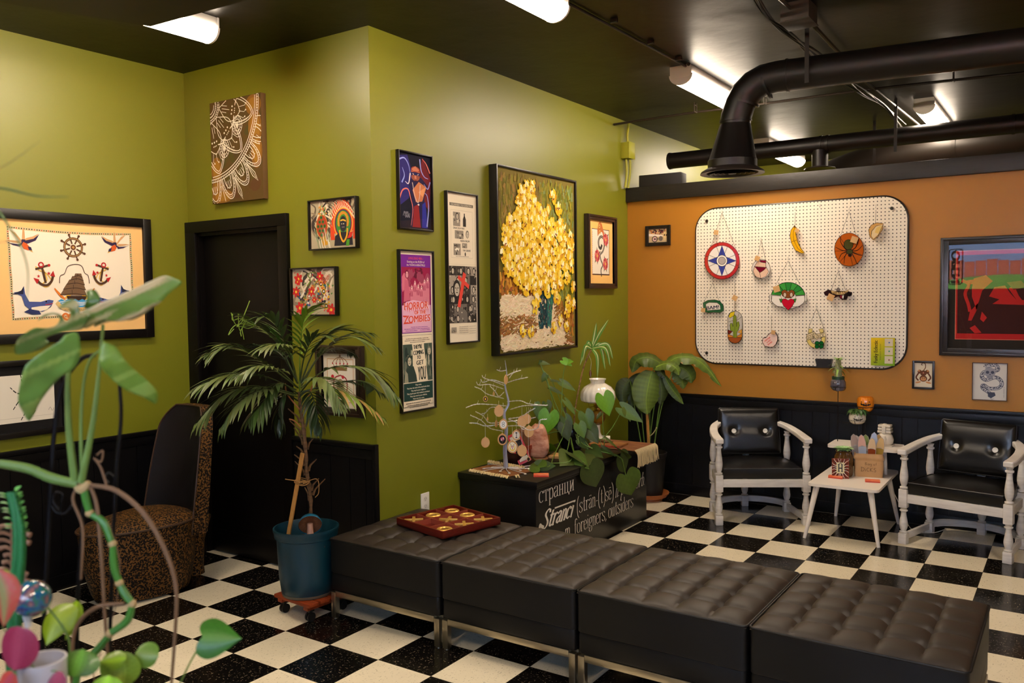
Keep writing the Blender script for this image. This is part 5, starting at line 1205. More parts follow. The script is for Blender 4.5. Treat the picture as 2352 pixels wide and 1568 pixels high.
# --- snake with peonies
def art_snake(a, w, h):
    a.rect(-w, -h, 2*w, 2*h, (240, 190, 110)); a.rect(-w+.055, -h+.065, 2*w-.11, 2*h-.13, (80, 50, 40)); a.rect(-w+.058, -h+.075, 2*w-.12, 2*h-.145, (236, 224, 206))
    K = (66, 60, 54)
    a.line([(.01, -.19), (0, -.14), (.03, -.10), (.0, -.06), (-.01, -.02), (.035, .01), (.06, .06), (.045, .11), (0, .12), (-.035, .09), (-.03, .045), (.0, .03), (.02, .06)], .012, K, smooth=True, w2=.026)
    a.line([(.0, -.14), (.03, -.10), (.0, -.06), (-.01, -.02), (.035, .01), (.06, .06), (.045, .11), (0, .12), (-.035, .09), (-.03, .045)], .004, (150, 140, 126), smooth=True, w2=.01)
    a.line([(.05, .10), (.045, .15), (.02, .18)], .022, (196, 90, 50), smooth=True)
    a.shape([(-.05, .12), (-.055, .17), (-.035, .225), (-.01, .24), (.02, .22), (.045, .17), (.05, .13), (.02, .16), (-.02, .15)], (190, 110, 60))
    a.ell(-.02, .20, .013, .015, (226, 190, 110)); a.ell(-.015, .155, .014, .016, (226, 190, 110)); a.ell(-.02, .20, .006, .008, (150, 50, 40)); a.ell(-.015, .155, .006, .008, (150, 50, 40))
    for x, y in ((.085, .10), (-.06, -.03), (.075, -.09)):
        for q in range(4): a.shape(leaf_outline(x, y, .07, .018, [100, -80, 40, -120][q]+x*90), (66, 84, 50))
        for k in range(11): t_ = k*2*PI/11; a.ell(x+.026*math.cos(t_), y+.034*math.sin(t_), .017, .015, [(196, 84, 86), (170, 60, 66), (214, 120, 110)][k % 3], n=9)
        a.ell(x, y, .018, .024, (206, 110, 96)); a.ell(x, y, .008, .011, (226, 180, 80))
    for i in range(26): a.rect(-w+.062, h-.10-.017*i, .004, .009, (226, 120, 100))
picture('framed_snake_print', 'dark framed print of a coiled snake with pink flowers on a golden mat', 'green', 2.937, 3.415, 1.672, 2.241, 0.040, 0.035, art_snake, frame=FRD, profile=1)
# --- orange wall
def art_bike(a, w, h):
    a.rect(-w, -h, 2*w, 2*h, (196, 170, 130)); r = random.Random(5)
    for k in range(40): 
        x = r.uniform(-w*.8, w*.8); a.ell(x, h*.7+r.uniform(-.02, .008), .012, .006, r.choice([(120, 50, 50), (190, 110, 50), (60, 40, 46), (220, 170, 120)]), r.uniform(0, 180), 7)
    a.shape([(-w, h*.35), (w*.5, h*.05), (w*.55, -h*.15), (w*.3, -h*.2), (-w, -h*.02)], (240, 226, 214))
    a.ell(-w*.35, -h*.5, .026, .026, (84, 70, 60)); a.ell(-w*.35, -h*.5, .018, .018, (220, 180, 176)); a.ell(-w*.35, -h*.5, .008, .008, (70, 50, 50)); a.line([(-w*.35, -h*.5), (w*.3, -h*.5)], .005, (60, 50, 46)); a.ell(w*.3, -h*.45, .018, .02, (110, 96, 84))
    a.ell(w*.78, h*.05, .018, .03, (226, 196, 140)); a.ell(w*.70, h*.05, .006, .008, (80, 60, 40)); a.ell(w*.9, h*.02, .005, .007, (80, 60, 40)); a.rect(w*.62, -h*.75, .026, .018, (214, 186, 136))
picture('framed_skull_photo', 'small black framed picture of a motorcycle wheel and skull on the orange wall', 'orange', 0.819, 1.037, 2.017, 2.181, 0.028, 0.022, art_bike)
def art_horse(a, w, h):
    a.rect(-w, -h, 2*w, 2*h, (44, 38, 34)); a.rect(-w+.042, -h+.06, 2*w-.084, 2*h-.10, (206, 120, 92)); a.rect(-w+.046, -h+.064, 2*w-.092, 2*h-.108, (172, 28, 26)); a.rect(-w+.055, -h+.10, 2*w-.11, 2*h-.17, (58, 20, 18))
    RD = (176, 32, 28); X = lambda px: (px-2162)/(2352-2162)*.475-.0  # measured on the print
    o = -w
    f = lambda pts: [(o+p[0], p[1]) for p in pts]
    a.shape(f([(.07, .10), (.12, .11), (.22, .12), (.20, .09), (.12, .08)]), RD); a.line(f([(.08, .11), (.12, .08), (.10, .02), (.12, -.05), (.13, -.10)]), .02, RD, smooth=True)
    a.shape(f([(.15, .12), (.22, .14), (.26, .10), (.20, .04), (.18, -.04), (.13, -.10), (.12, -.16), (.14, -.16), (.17, -.09), (.14, .0), (.14, .06)]), RD)
    a.shape(f([(.24, .0), (.27, .06), (.33, .07), (.36, .02), (.40, -.03), (.30, -.02)]), RD); a.shape(f([(.35, .05), (.38, .07), (.41, .0), (.43, -.03), (.40, -.03)]), RD); a.shape(f([(.44, .06), (.47, .03), (.50, -.02), (.47, -.03), (.44, .0)]), RD)
    a.shape(f([(.34, .09), (.42, .10), (.45, .06), (.38, .04)]), (110, 24, 22)); a.shape(f([(.48, .05), (.58, .0), (.64, -.02), (.60, -.05), (.52, -.05), (.50, -.02)]), RD)
    a.shape(f([(.50, .11), (.56, .13), (.62, .16), (.66, .10), (.60, .06), (.66, .02), (.72, .04), (.74, .08), (.70, .16), (.62, .20), (.54, .17)]), RD)
    for p in ([(.20, -.10), (.23, -.14), (.21, -.17), (.19, -.15)], [(.13, -.21), (.16, -.19), (.20, -.24), (.16, -.245)], [(.50, -.06), (.52, -.10), (.50, -.18), (.54, -.24), (.50, -.24), (.48, -.16), (.48, -.08)], [(.60, -.06), (.66, -.12), (.64, -.2), (.68, -.24), (.62, -.23), (.61, -.14)]): a.shape(f(p), RD)
    a.shape(f([(.30, -.02), (.52, -.03), (.50, -.06), (.26, -.05)]), RD)
picture('framed_horse_print', 'large black framed red and black horse print behind reflecting glass at the right edge', 'orange', 2.998, 4.20, 1.182, 1.975, 0.05, 0.035, art_horse, frame=mat('charcoal_frame', (34, 29, 26), 0.3), glass=True, profile=1)
def art_monkey(a, w, h):
    a.rect(-w, -h, 2*w, 2*h, (216, 204, 180)); Bn, Lt = (92, 52, 32), (190, 132, 84)
    a.line([(.0, .03), (.012, .05), (.012, .075), (-.002, .083), (-.012, .073), (-.006, .066)], .005, Bn, smooth=True)
    a.ell(-.024, .022, .013, .014, Bn); a.ell(.024, .022, .013, .014, Bn); a.ell(-.028, .028, .007, .006, Lt); a.ell(.028, .028, .007, .006, Lt)
    a.ell(0, .012, .020, .020, Bn); a.line([(-.03, .012), (-.045, -.018), (-.03, -.04)], .010, Bn, smooth=True); a.line([(.03, .012), (.045, -.018), (.03, -.04)], .010, Bn, smooth=True)
    a.ell(0, -.025, .024, .022, Bn); a.ell(0, -.028, .017, .015, Lt); a.ell(-.006, -.022, .003, .003, (40, 26, 20)); a.ell(.006, -.022, .003, .003, (40, 26, 20)); a.line([(-.01, -.036), (0, -.04), (.01, -.036)], .002, (80, 30, 26), smooth=True)
    a.ell(-.032, -.052, .018, .006, Lt, 15); a.ell(.032, -.052, .018, .006, Lt, -15); a.ell(0, .014, .004, .004, (206, 130, 110))
picture('framed_monkey_print', 'small black framed drawing of an upside-down brown monkey, under the corner of the horse print', 'orange', 2.830, 2.970, 0.945, 1.140, 0.014, 0.02, art_monkey)
def art_skullsnake(a, w, h):
    a.rect(-w, -h, 2*w, 2*h, (214, 212, 206)); D, M_ = (70, 76, 96), (150, 152, 162)
    P = [(-.03, .10), (.03, .112), (.045, .08), (-.0, .07), (-.035, .06), (-.045, .03), (-.02, .01), (.03, .03), (.06, .015), (.07, -.015), (.05, -.04), (.0, -.045), (-.035, -.025), (-.04, -.045), (.0, -.075), (.01, -.09)]
    a.line(P, .026, D, smooth=True, w2=.022); a.line(P, .020, (186, 186, 190), smooth=True, w2=.016)
    r = random.Random(3)
    C = catmull([V((p[0], p[1], 0)) for p in P], 9)
    for k, q in enumerate(C): a.ell(q.x+r.uniform(-.008, .008), q.y+r.uniform(-.008, .008), .0045, .003, D, r.uniform(0, 180), 6)
    a.ell(.0, .062, .034, .032, M_); a.ell(-.013, .062, .010, .010, D); a.ell(.016, .062, .010, .010, D); a.shape([(-.004, .044), (.008, .044), (.002, .054)], D); a.rect(-.016, .022, .034, .02, M_)
    for k in range(6): a.line([(-.013+.006*k, .024), (-.013+.006*k, .04)], .0015, D)
    a.shape([(-.01, -.07), (.03, -.07), (.036, -.09), (.01, -.11), (-.008, -.10)], D); a.line([(.004, -.108), (.008, -.116), (.022, -.118)], .0015, D); a.line([(.008, -.116), (.028, -.112)], .0015, D)
    a.text('RIO GREEN 22', w-.012, -.10, .006, (120, 120, 130), w=.07, anchor='l', rot=90)
picture('snake_skull_panel', 'small white panel printed with a blue-grey snake winding through a skull, below the horse print', 'orange', 3.197, 3.401, 0.889, 1.139, 0.004, 0.018, art_skullsnake, frame=mat('brown_edge', (70, 48, 40), 0.5))
a = B(); a.ball((0, 0, 0), (0.006, 0.003, 0.007), 8)
# ================================================================== plants: shared leaf builder
LEAF = inkmat('plant_leaf', 0.42, 0.0, 0.4)
LEAFG = inkmat('glossy_leaf', 0.42, 0.0, 0.33)
BARK = mat('brown_bark', (112, 78, 44), 0.8, bump=(40, 0.5, 0.004), var=(14, (74, 52, 30), (1, 1, 5)))
SOIL = mat('potting_soil', (44, 31, 22), 0.95, bump=(60, 1.0, 0.01), var=(50, (90, 66, 40)))
STEM = mat('green_stem', (96, 124, 48), 0.45)
def frame(d, up=V((0, 0, 1))):
    d = V(d).normalized(); s = d.cross(up)
    if s.length < 1e-4: s = d.cross(V((1, 0, 0)))
    s.normalize(); n = s.cross(d).normalized(); return d, s, n
def heartw(t):
    K_ = ((0, .40), (.12, .49), (.28, .50), (.45, .43), (.62, .31), (.78, .175), (.9, .075), (1, 0))
    for (a_, x_), (b_, y_) in zip(K_, K_[1:]):
        if t <= b_: return x_+(y_-x_)*(t-a_)/(b_-a_)
    return 0.0
def leaf(b, base, d, L, W, kind='heart', up=V((0, 0, 1)), droop=0.3, fold=0.15, c=(60, 100, 36), c2=None, roll=0.0, nu=7, nv=8, wave=0.0):
    """one leaf blade; d = pointing direction, up = side its face looks to"""
    base = V(base); d, s, n = frame(d, V(up))
    if roll: q = Matrix.Rotation(roll, 3, d); s = q @ s; n = q @ n
    c2 = c2 or tuple(min(255, int(x*1.25)+6) for x in c)
    c = lin(c); c2 = lin(c2)
    vs = []
    for j in range(nv):
        t = j/(nv-1)
        if kind == 'heart': w = heartw(t)
        elif kind == 'lance': w = 0.5*math.sin(PI*min(1, 0.05+0.95*t)**0.75)
        elif kind == 'blade': w = 0.5*(1-t**2.2)*(0.55+0.45*min(1, t*5))
        elif kind == 'oval': w = 0.5*math.sqrt(max(0, 1-(2*t-1)**2))**0.9
        if t == 1: w = 0.0
        for i in range(nu):
            q = 2*i/(nu-1)-1
            back = 0.26*math.sin(PI*min(1, abs(q)*0.80))*(1-t)**2.6 if kind == 'heart' else 0
            al = (t-back)*L
            dz = -droop*L*(al/L)**2 if al > 0 else 0
            p = base+d*al*(1-0.15*droop*t)+s*(q*w*W)+n*(dz+fold*abs(q)*w*W*1.0+wave*W*math.sin(9*t+3*q)*abs(q))
            vs.append(p)
    fs = []; k = len(b.v)
    for j in range(nv-1):
        for i in range(nu-1): fs.append((j*nu+i, j*nu+i+1, (j+1)*nu+i+1, (j+1)*nu+i))
    for m_, f in enumerate(fs):
        i = m_ % (nu-1); mid = abs(i-(nu-2)/2) < 0.6 and nu > 4
        b.add([], [], None)
    b.v += [tuple(p) for p in vs]
    for m_, f in enumerate(fs):
        i = m_ % (nu-1); j = m_//(nu-1); b.f.append(tuple(k+x for x in f))
        tq = abs((i+0.5)/(nu-1)*2-1); v_ = 0.35*(1-tq)+0.12*((i+j) % 2)
        b.c.append(tuple(x+(y-x)*v_ for x, y in zip(c, c2)))
    return b
def cv(r, c, a=12): d = r.randint(-a, a); return tuple(max(5, min(250, x+d+r.randint(-4, 4))) for x in c)
# ================================================================== potted palm
PX, PY = 0.503, 0.243
palm = thing('potted_palm', 'tall feathery palm in a teal plastic pot between the door and the ottomans', 'plant', (PX, PY, 0.0))
O = V((PX, PY, 0))
TEAL = mat('teal_plastic', (8, 52, 66), 0.38, spec=0.5, bump=(6, 0.1, 0.01))
SC95 = Matrix.Diagonal((0.955, 0.955, 1, 1))
b = B(); b.lathe([(0.128, 0.105), (0.137, 0.115), (0.148, 0.20), (0.156, 0.38), (0.158, 0.395), (0.167, 0.40), (0.170, 0.425), (0.174, 0.43), (0.174, 0.445), (0.166, 0.446), (0.160, 0.43), (0.152, 0.38), (0.150, 0.36)], (0, 0, 0), 48, cap=False, M=SC95)
b.lathe([(0.0, 0.106), (0.128, 0.106)], (0, 0, 0), 48, cap=False, M=SC95); b.obj('pot', TEAL, palm)
B().lathe([(0.1275, 0.100), (0.134, 0.102), (0.138, 0.116), (0.134, 0.118)], (0, 0, 0), 40, cap=False, M=SC95).obj('pot_base_rim', mat('worn_rim', (92, 84, 70), 0.6), palm)
b = B(); b.lathe([(0.0, 0.372), (0.10, 0.370), (0.151, 0.366)], (0, 0, 0), 32, cap=False, M=SC95); b.obj('soil', SOIL, palm)
def pt(px, py, off=0.0):
    """point on the upright plane through the trunk, moved 'off' metres towards the viewer"""
    d0 = (V(CPOS)-O); d0.z = 0; d0.normalize()
    ray = V(CR.T @ np.array([(px-1176)/CF, (py-784)/CF, 1.0])); o = V(CPOS)
    tt = ((O+d0*off-o).dot(d0))/ray.dot(d0); return o+ray*tt-O
trunk = [pt(709, 1215), pt(714, 1150), pt(704, 1080), pt(700, 1010), pt(692, 950), pt(686, 900)]
trunk[0].z = 0.36
P = catmull(trunk, 6); r = random.Random(9)
b = B(); b.tube(P, [0.0075+0.003*math.sin(PI*i/len(P))+0.0025*math.sin(i*2.3)+0.001*math.sin(i*5.1) for i in range(len(P))], 12)
for k in range(16):
    q = P[int(6+k*1.3) % len(P)]; a_ = r.uniform(0, 6.28); dv = V((math.cos(a_), math.sin(a_), 1.2)).normalized()
    b.tube([q+V((math.cos(a_), math.sin(a_), 0))*0.012, q+dv*0.04, q+dv*r.uniform(.06, .11)+V((math.cos(a_), math.sin(a_), 0))*0.01], [0.009, 0.005, 0.0025], 5)
b.obj('trunk', BARK, palm)
b = B(); s0, s1 = pt(662, 1232, 0.03), pt(695, 1040, 0.03); s0.z = max(s0.z, 0.365)
dd = (s1-s0); MM = Matrix.Translation((s0+s1)/2) @ dd.to_track_quat('Z', 'Y').to_matrix().to_4x4()
b.box((0, 0, 0), (0.022, 0.008, dd.length), 0.001, M=MM @ Matrix.Rotation(R(50), 4, 'Z')); b.obj('stake', mat('pine_stake', (198, 142, 72), 0.6, var=(20, (176, 120, 56), (6, 6, 1))), palm)
b = B(); c_ = (pt(705, 1106, 0.02)+pt(682, 1106, 0.03))/2
for k in range(4): b.tube([c_+V((0.042*math.cos(t_), 0.042*math.sin(t_)*0.8, 0.004*k-0.006+0.006*math.sin(t_*2+k))) for t_ in [i*2*PI/16 for i in range(16)]], 0.0022, 5, closed=True)
b.tube(catmull([c_+V((0.03, -.02, 0)), pt(728, 1100, 0.04), pt(732, 1130, 0.05), pt(724, 1142, 0.05)], 5), 0.002, 5); b.tube(catmull([c_, pt(655, 1100, .04)], 4), 0.0025, 5)
b.obj('twine', mat('jute_twine', (168, 124, 70), 0.9), palm)
def frond(path, L, n, c, off=(0.0, 0.0, 0.0), lw=0.019, tipc=None, flat=0.35, start=0.25, name='frond', droop=0.32, lab=None):
    K = catmull([pt(x, y, o) for x, y, o in path], 8); m = len(K); b = B(); st = B()
    st.tube(K, [0.0045*(1-0.8*i/m) for i in range(m)], 6, col=lin(tuple(int(q*0.95) for q in c)))
    b.v, b.f, b.c = st.v, st.f, st.c
    n = int(n*0.85)
    for k in range(n):
        f = start+(1-start)*(k+0.5)/n; i = min(m-2, int(f*(m-1))); p = K[i].lerp(K[i+1], f*(m-1)-i); d, s, nn = frame(K[i+1]-K[i])
        ll = 1.30*L*math.sin(PI*(0.16+0.80*(k/(n-1))))**0.55*(0.9+0.2*r.random())
        for sg in (-1, 1):
            dv = (d*(0.85+0.5*k/n)+s*sg*(0.80-0.3*k/n)+nn*(flat*r.uniform(-.2, .5))).normalized()
            cc = cv(r, c, 10)
            if tipc and r.random() < .5: cc = cv(r, tipc, 10)
            leaf(b, p, dv, ll, 1.12*lw*(0.85+0.3*r.random()), 'lance', V((0, 0, 1)), droop*r.uniform(0.7, 1.3), 0.25, cc, nu=3, nv=6)
    leaf(b, K[-2], K[-1]-K[-2], L*0.7, lw, 'lance', V((0, 0, 1)), 0.3, 0.2, c, nu=3, nv=6)
    b.v = [(v[0], (0.53+(v[1]+PY-0.53)*0.12-PY) if (v[1]+PY > 0.53 and v[0]+PX < 0.67) else v[1], v[2]) for v in b.v]   # blades bend along the wall
    o = b.obj(name, LEAF, palm, label=lab, angle=80); return o
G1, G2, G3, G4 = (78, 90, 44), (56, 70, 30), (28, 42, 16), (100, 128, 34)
FR = [
 ([(688, 900, 0), (690, 800, .02), (700, 730, .05), (735, 700, .10)], .115, 20, G4, .018, 'bright green young frond standing upright'),
 ([(684, 880, 0), (640, 790, 0), (590, 745, .05), (552, 722, .08)], .10, 18, G1, .018, None),
 ([(684, 880, 0), (660, 800, .05), (625, 735, .12), (600, 728, .16)], .12, 16, G2, .020, None),
 ([(684, 890, 0), (610, 835, .10), (540, 795, .18), (478, 812, .25)], .14, 19, G1, .020, None),
 ([(680, 895, 0), (600, 862, .15), (520, 862, .28), (448, 893, .36)], .14, 20, G1, .019, None),
 ([(680, 905, 0), (600, 888, .12), (520, 905, .2), (450, 975, .26)], .14, 20, G1, .019, None),
 ([(682, 910, 0), (610, 895, .2), (550, 925, .3), (508, 985, .34)], .12, 17, G1, .018, None),
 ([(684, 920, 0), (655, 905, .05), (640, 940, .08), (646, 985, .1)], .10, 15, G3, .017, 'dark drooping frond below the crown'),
 ([(684, 890, 0), (640, 850, .2), (595, 840, .3), (548, 862, .36)], .12, 17, G1, .019, None),
 ([(690, 880, 0), (725, 800, 0), (775, 758, 0), (850, 765, .02)], .13, 20, G2, .020, None),
 ([(692, 885, 0), (740, 810, .05), (800, 772, .1), (870, 800, .12)], .12, 18, G1, .018, None),
 ([(692, 890, 0), (760, 845, .1), (850, 850, .18), (915, 915, .24)], .14, 21, G1, .020, None),
 ([(690, 900, 0), (722, 868, .2), (755, 880, .3), (785, 930, .38)], .13, 15, G1, .022, None),
 ([(692, 915, 0), (750, 890, .1), (820, 915, .18), (880, 960, .22)], .11, 18, (120, 136, 52), .018, 'yellowing frond with dry brown tips at lower right'),
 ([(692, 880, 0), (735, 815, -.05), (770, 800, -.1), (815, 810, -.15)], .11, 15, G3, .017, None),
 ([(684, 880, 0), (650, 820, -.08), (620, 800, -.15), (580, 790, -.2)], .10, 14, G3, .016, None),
 ([(684, 880, 0), (668, 820, 0), (640, 780, .02), (628, 760, .02)], .09, 12, (70, 110, 36), .017, None),
 ([(686, 905, 0), (640, 880, .1), (600, 930, .2), (575, 960, .25)], .12, 16, G2, .019, None),
 ([(690, 905, 0), (712, 900, .2), (725, 935, .3), (735, 985, .34)], .11, 14, G3, .019, None),
 ([(688, 880, 0), (700, 815, .05), (722, 775, .1), (752, 770, .14)], .12, 15, G2, .019, None),
 ([(684, 880, 0), (665, 810, .1), (640, 790, .2), (600, 800, .28)], .12, 15, G1, .019, None),
 ([(692, 900, 0), (770, 880, 0), (830, 875, -.05), (880, 905, -.08)], .11, 15, G2, .017, None),
]
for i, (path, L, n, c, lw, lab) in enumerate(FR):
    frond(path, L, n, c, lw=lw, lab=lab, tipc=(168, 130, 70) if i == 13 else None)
b = B()   # thin tangled unopened tips, upper left
for k in range(9):
    x, y = 552+r.uniform(-14, 26), 735+r.uniform(-8, 20)
    b.tube(catmull([pt(590, 745, .05), pt(x, y, .08), pt(x-18+r.uniform(-6, 6), y+r.uniform(-10, 28), .1), pt(x+r.uniform(-22, 12), y+r.uniform(-46, 44), .1)], 5), 0.0022, 5)
b.obj('frond', mat('pale_young_leaf', (140, 168, 60), 0.5), palm, label='thin stringy pale green frond tip at upper left')
b = B(); b.tube(catmull([pt(688, 940, .02), pt(660, 905, .02), pt(655, 880, .02)], 5), 0.004, 6); b.tube(catmull([pt(700, 940, .02), pt(716, 890, .04), pt(730, 860, .04)], 5), 0.004, 6)
b.tube(catmull([pt(690, 980, .02), pt(676, 966, .03), pt(664, 962, .03)], 5), 0.004, 6)
b.obj('cut_stalk', mat('orange_brown_stalk', (150, 92, 48), 0.7), palm)
# dolly
dl = thing('plant_dolly', 'red-brown wooden plant dolly on castors under the teal pot', 'plant dolly', (PX+0.018, PY+0.02, 0), R(-4))
DW = mat('orange_stained_wood', (150, 62, 22), 0.45, var=(8, (120, 44, 16), (1, 9, 9)))
for k in range(4): B().box((0, -0.108+0.072*k, 0.090), (0.285, 0.060, 0.018), 0.003).obj('slat', DW, dl)
for s in (-1, 1): B().box((s*0.103, 0, 0.071), (0.035, 0.265, 0.020), 0.003).obj('crossbar', DW, dl)
for sx in (-1, 1):
    for sy in (-1, 1):
        b = B(); b.box((sx*0.103, sy*0.103, 0.056), (0.03, 0.03, 0.01)); b.tube([(sx*0.103-0.014, sy*0.103, 0.024), (sx*0.103-0.003, sy*0.103, 0.024)], 0.0235, 16); b.tube([(sx*0.103+0.003, sy*0.103, 0.024), (sx*0.103+0.014, sy*0.103, 0.024)], 0.0235, 16); b.box((sx*0.103, sy*0.103, 0.04), (0.008, 0.02, 0.03))
        b.obj('caster', mat('black_rubber', (18, 16, 15), 0.5), dl)
# mushroom figurine
q = pt(713, 1228, 0.10)+O; q = V((q.x, q.y, 0.372))
mf = thing('mushroom_figurine', 'small mushroom figurine with a blue cap standing in the palm pot', 'figurine', q, CYAW*-1+0.0)
face_dir = V(CPOS)-q; mf.rotation_euler = (0, 0, math.atan2(face_dir.y, face_dir.x)+PI/2); mf.scale = (1.4, 1.4, 1.4)
b = B(); b.lathe([(0.022, -0.012), (0.017, 0.01), (0.013, 0.03), (0.011, 0.055), (0.010, 0.08)], (0, 0, 0), 14); b.obj('stalk', mat('pink_beige_resin', (196, 148, 124), 0.6), mf)
MM = Matrix.Translation((0, 0.0, 0.075)) @ Matrix.Rotation(R(-66), 4, 'X')
b = B(); b.lathe([(0.0, 0.038), (0.02, 0.034), (0.036, 0.020), (0.043, 0.003), (0.042, -0.003)], (0, 0, 0), 28, M=MM, cap=False); b.obj('cap', mat('blue_glazed_cap', (24, 108, 142), 0.3, bump=(30, 0.3, 0.003)), mf)
b = B()
for k in range(28):
    a_ = 2*PI*k/28; b.add([(0.006*math.cos(a_), 0.006*math.sin(a_), 0.012), (0.041*math.cos(a_-.03), 0.041*math.sin(a_-.03), -0.002), (0.041*math.cos(a_+.03), 0.041*math.sin(a_+.03), -0.002), (0.024*math.cos(a_), 0.024*math.sin(a_), 0.006)], [(0, 1, 3), (0, 3, 2)], lin((150, 96, 56)), M=MM)
b.lathe([(0.0, 0.012), (0.041, 0.002)], (0, 0, 0), 28, M=MM, cap=False, col=lin((92, 56, 34))); b.obj('gills', INK, mf, smooth=False)
b = B(); b.ball((0.0, -0.012, 0.012), (0.016, 0.012, 0.014), 10); b.ball((0.0, -0.016, 0.034), (0.009, 0.009, 0.010), 10); b.obj('seated_figure', MATS['pink_beige_resin'], mf)
b = B(); b.ball((0.036, -0.006, -0.004), (0.018, 0.012, 0.010), 10); b.obj('small_cap', mat('red_orange_glaze', (196, 62, 40), 0.3), mf)
b = B(); b.ball((0.024, -0.002, 0.014), (0.014, 0.01, 0.008), 10); b.obj('small_cap', MATS['red_orange_glaze'], mf)
b = B(); 
for k in range(3): leaf(b, (-0.026+0.005*k, -0.006, -0.01), V((-0.3+0.2*k, 0, 1)), 0.045, 0.012, 'lance', V((0, -1, 0)), 0.4, 0.2, (80, 150, 90), nu=3)
b.obj('grass_blades', LEAF, mf)
# ================================================================== bird of paradise plant in the corner
BX, BY = 0.97, 3.38
bp = thing('broad_leaf_plant', 'broad-leaved plant in a black pot in the corner between green and orange walls', 'plant', (BX, BY, 0)); O2 = V((BX, BY, 0))
BLKP = mat('black_plastic_pot', (26, 22, 20), 0.45)
b = B(); b.lathe([(0.0, 0.032), (0.105, 0.032), (0.112, 0.06), (0.135, 0.34), (0.142, 0.345), (0.146, 0.375), (0.140, 0.378), (0.133, 0.34), (0.13, 0.32)], (0, 0, 0), 40, cap=False, ribs=16, rib=0.01); b.obj('pot', BLKP, bp)
b = B(); b.lathe([(0, 0.325), (0.13, 0.322)], (0, 0, 0), 24, cap=False); b.obj('soil', SOIL, bp)
b = B(); b.lathe([(0.0, 0.018), (0.12, 0.018), (0.14, 0.024), (0.152, 0.045), (0.160, 0.047), (0.162, 0.058), (0.155, 0.058), (0.146, 0.044), (0.13, 0.028), (0, 0.026)], (0, 0, 0), 40, cap=False); b.lathe([(0.11, 0.0), (0.105, 0.018)], (0, 0, 0), 30)
b.obj('saucer', mat('terracotta_saucer', (158, 88, 40), 0.5), bp)
def pt2(px, py, off=0.0, O=O2):
    d0 = (V(CPOS)-O); d0.z = 0; d0.normalize()
    ray = V(CR.T @ np.array([(px-1176)/CF, (py-784)/CF, 1.0])); o = V(CPOS)
    tt = ((O+d0*off-o).dot(d0))/ray.dot(d0); return o+ray*tt-O
def bigleaf(par, O, path, W, c, facing, name='leaf', curl=0.25, torn=False, start=0.0, lab=None, m=LEAFG, rng=random.Random(4)):
    """paddle leaf following a midrib given as picture points with depth offsets; facing = direction its upper side looks"""
    K = catmull([pt2(x, y, o, O) for x, y, o in path], 7); n = len(K); b = B(); nu = 9; vs = []; c2 = tuple(min(255, int(q*1.35)+10) for q in c)
    for j, p in enumerate(K):
        t = j/(n-1); d = (K[min(j+1, n-1)]-K[max(j-1, 0)]).normalized(); s = d.cross(V(facing)).normalized(); nn = s.cross(d)
        w = W*0.5*(math.sin(PI*min(1, 0.06+0.94*t)**0.85)**0.75 if t < 1 else 0)
        for i in range(nu):
            q = 2*i/(nu-1)-1
            if torn and abs(q) > 0.9 and j % 5 == 2: ww = w*0.72
            else: ww = w
            vs.append(p+s*(q*ww)-nn*(curl*ww*q*q)+nn*0.004*math.sin(j*1.9)*abs(q))
    fs = [(j*nu+i, j*nu+i+1, (j+1)*nu+i+1, (j+1)*nu+i) for j in range(n-1) for i in range(nu-1)]
    k = len(b.v); b.v += [tuple(v) for v in vs]
    for m_, f in enumerate(fs):
        i = m_ % (nu-1); j = m_//(nu-1); b.f.append(tuple(f)); e = abs((i+.5)/(nu-1)*2-1)
        v_ = 0.5*(1-e)**2+0.16*(j % 2); cc = tuple(x+(y-x)*v_ for x, y in zip(lin(c), lin(c2)))
        if torn and e > .85 and j % 5 == 2: cc = lin((150, 112, 60))
        b.c.append(cc)
    b.tube(K, [0.004*(1-0.8*j/n)+0.0006 for j in range(n)], 6, col=lin(tuple(min(255, int(q*1.6)+10) for q in c)))
    return b.obj(name, m, par, angle=80, label=lab)
F0 = (0.6, -0.75, 0.35); GA, GB, GC = (56, 70, 20), (72, 88, 28), (40, 50, 14)
bigleaf(bp, O2, [(1497, 852, .05), (1489, 885, .08), (1484, 920, .10), (1487, 952, .11)], .235, GB, F0)
bigleaf(bp, O2, [(1525, 838, .03), (1490, 822, .05), (1462, 828, .06), (1452, 856, .06)], .165, GA, (0.3, -0.6, 0.8))
bigleaf(bp, O2, [(1520, 845, .02), (1560, 820, .02), (1610, 832, .02), (1657, 888, .02)], .14, GB, (0.3, -0.5, 0.8), torn=True, lab='long arching leaf with torn brown edges')
bigleaf(bp, O2, [(1540, 840, 0), (1568, 845, .02), (1585, 862, .03), (1588, 880, .03)], .145, GA, F0)
bigleaf(bp, O2, [(1525, 862, .04), (1540, 888, .05), (1556, 910, .05), (1570, 928, .05)], .075, GA, F0)
bigleaf(bp, O2, [(1545, 850, -.02), (1560, 862, 0), (1568, 878, 0), (1569, 893, 0)], .125, GB, F0, torn=True)
bigleaf(bp, O2, [(1447, 872, .0), (1436, 885, .02), (1430, 905, .03), (1434, 932, .03)], .135, GC, (0.5, -0.8, 0.2))
bigleaf(bp, O2, [(1470, 870, 0), (1462, 895, .02), (1466, 925, .03), (1475, 952, .03)], .075, GA, F0)
bigleaf(bp, O2, [(1505, 842, .03), (1515, 850, .06), (1522, 860, .07), (1530, 868, .07)], .07, GC, F0)
bigleaf(bp, O2, [(1512, 850, .02), (1518, 880, .04), (1520, 905, .05), (1516, 930, .05)], .12, GC, F0)
bigleaf(bp, O2, [(1475, 860, .0), (1458, 880, .0), (1450, 905, .0), (1452, 935, .0)], .12, GC, F0)
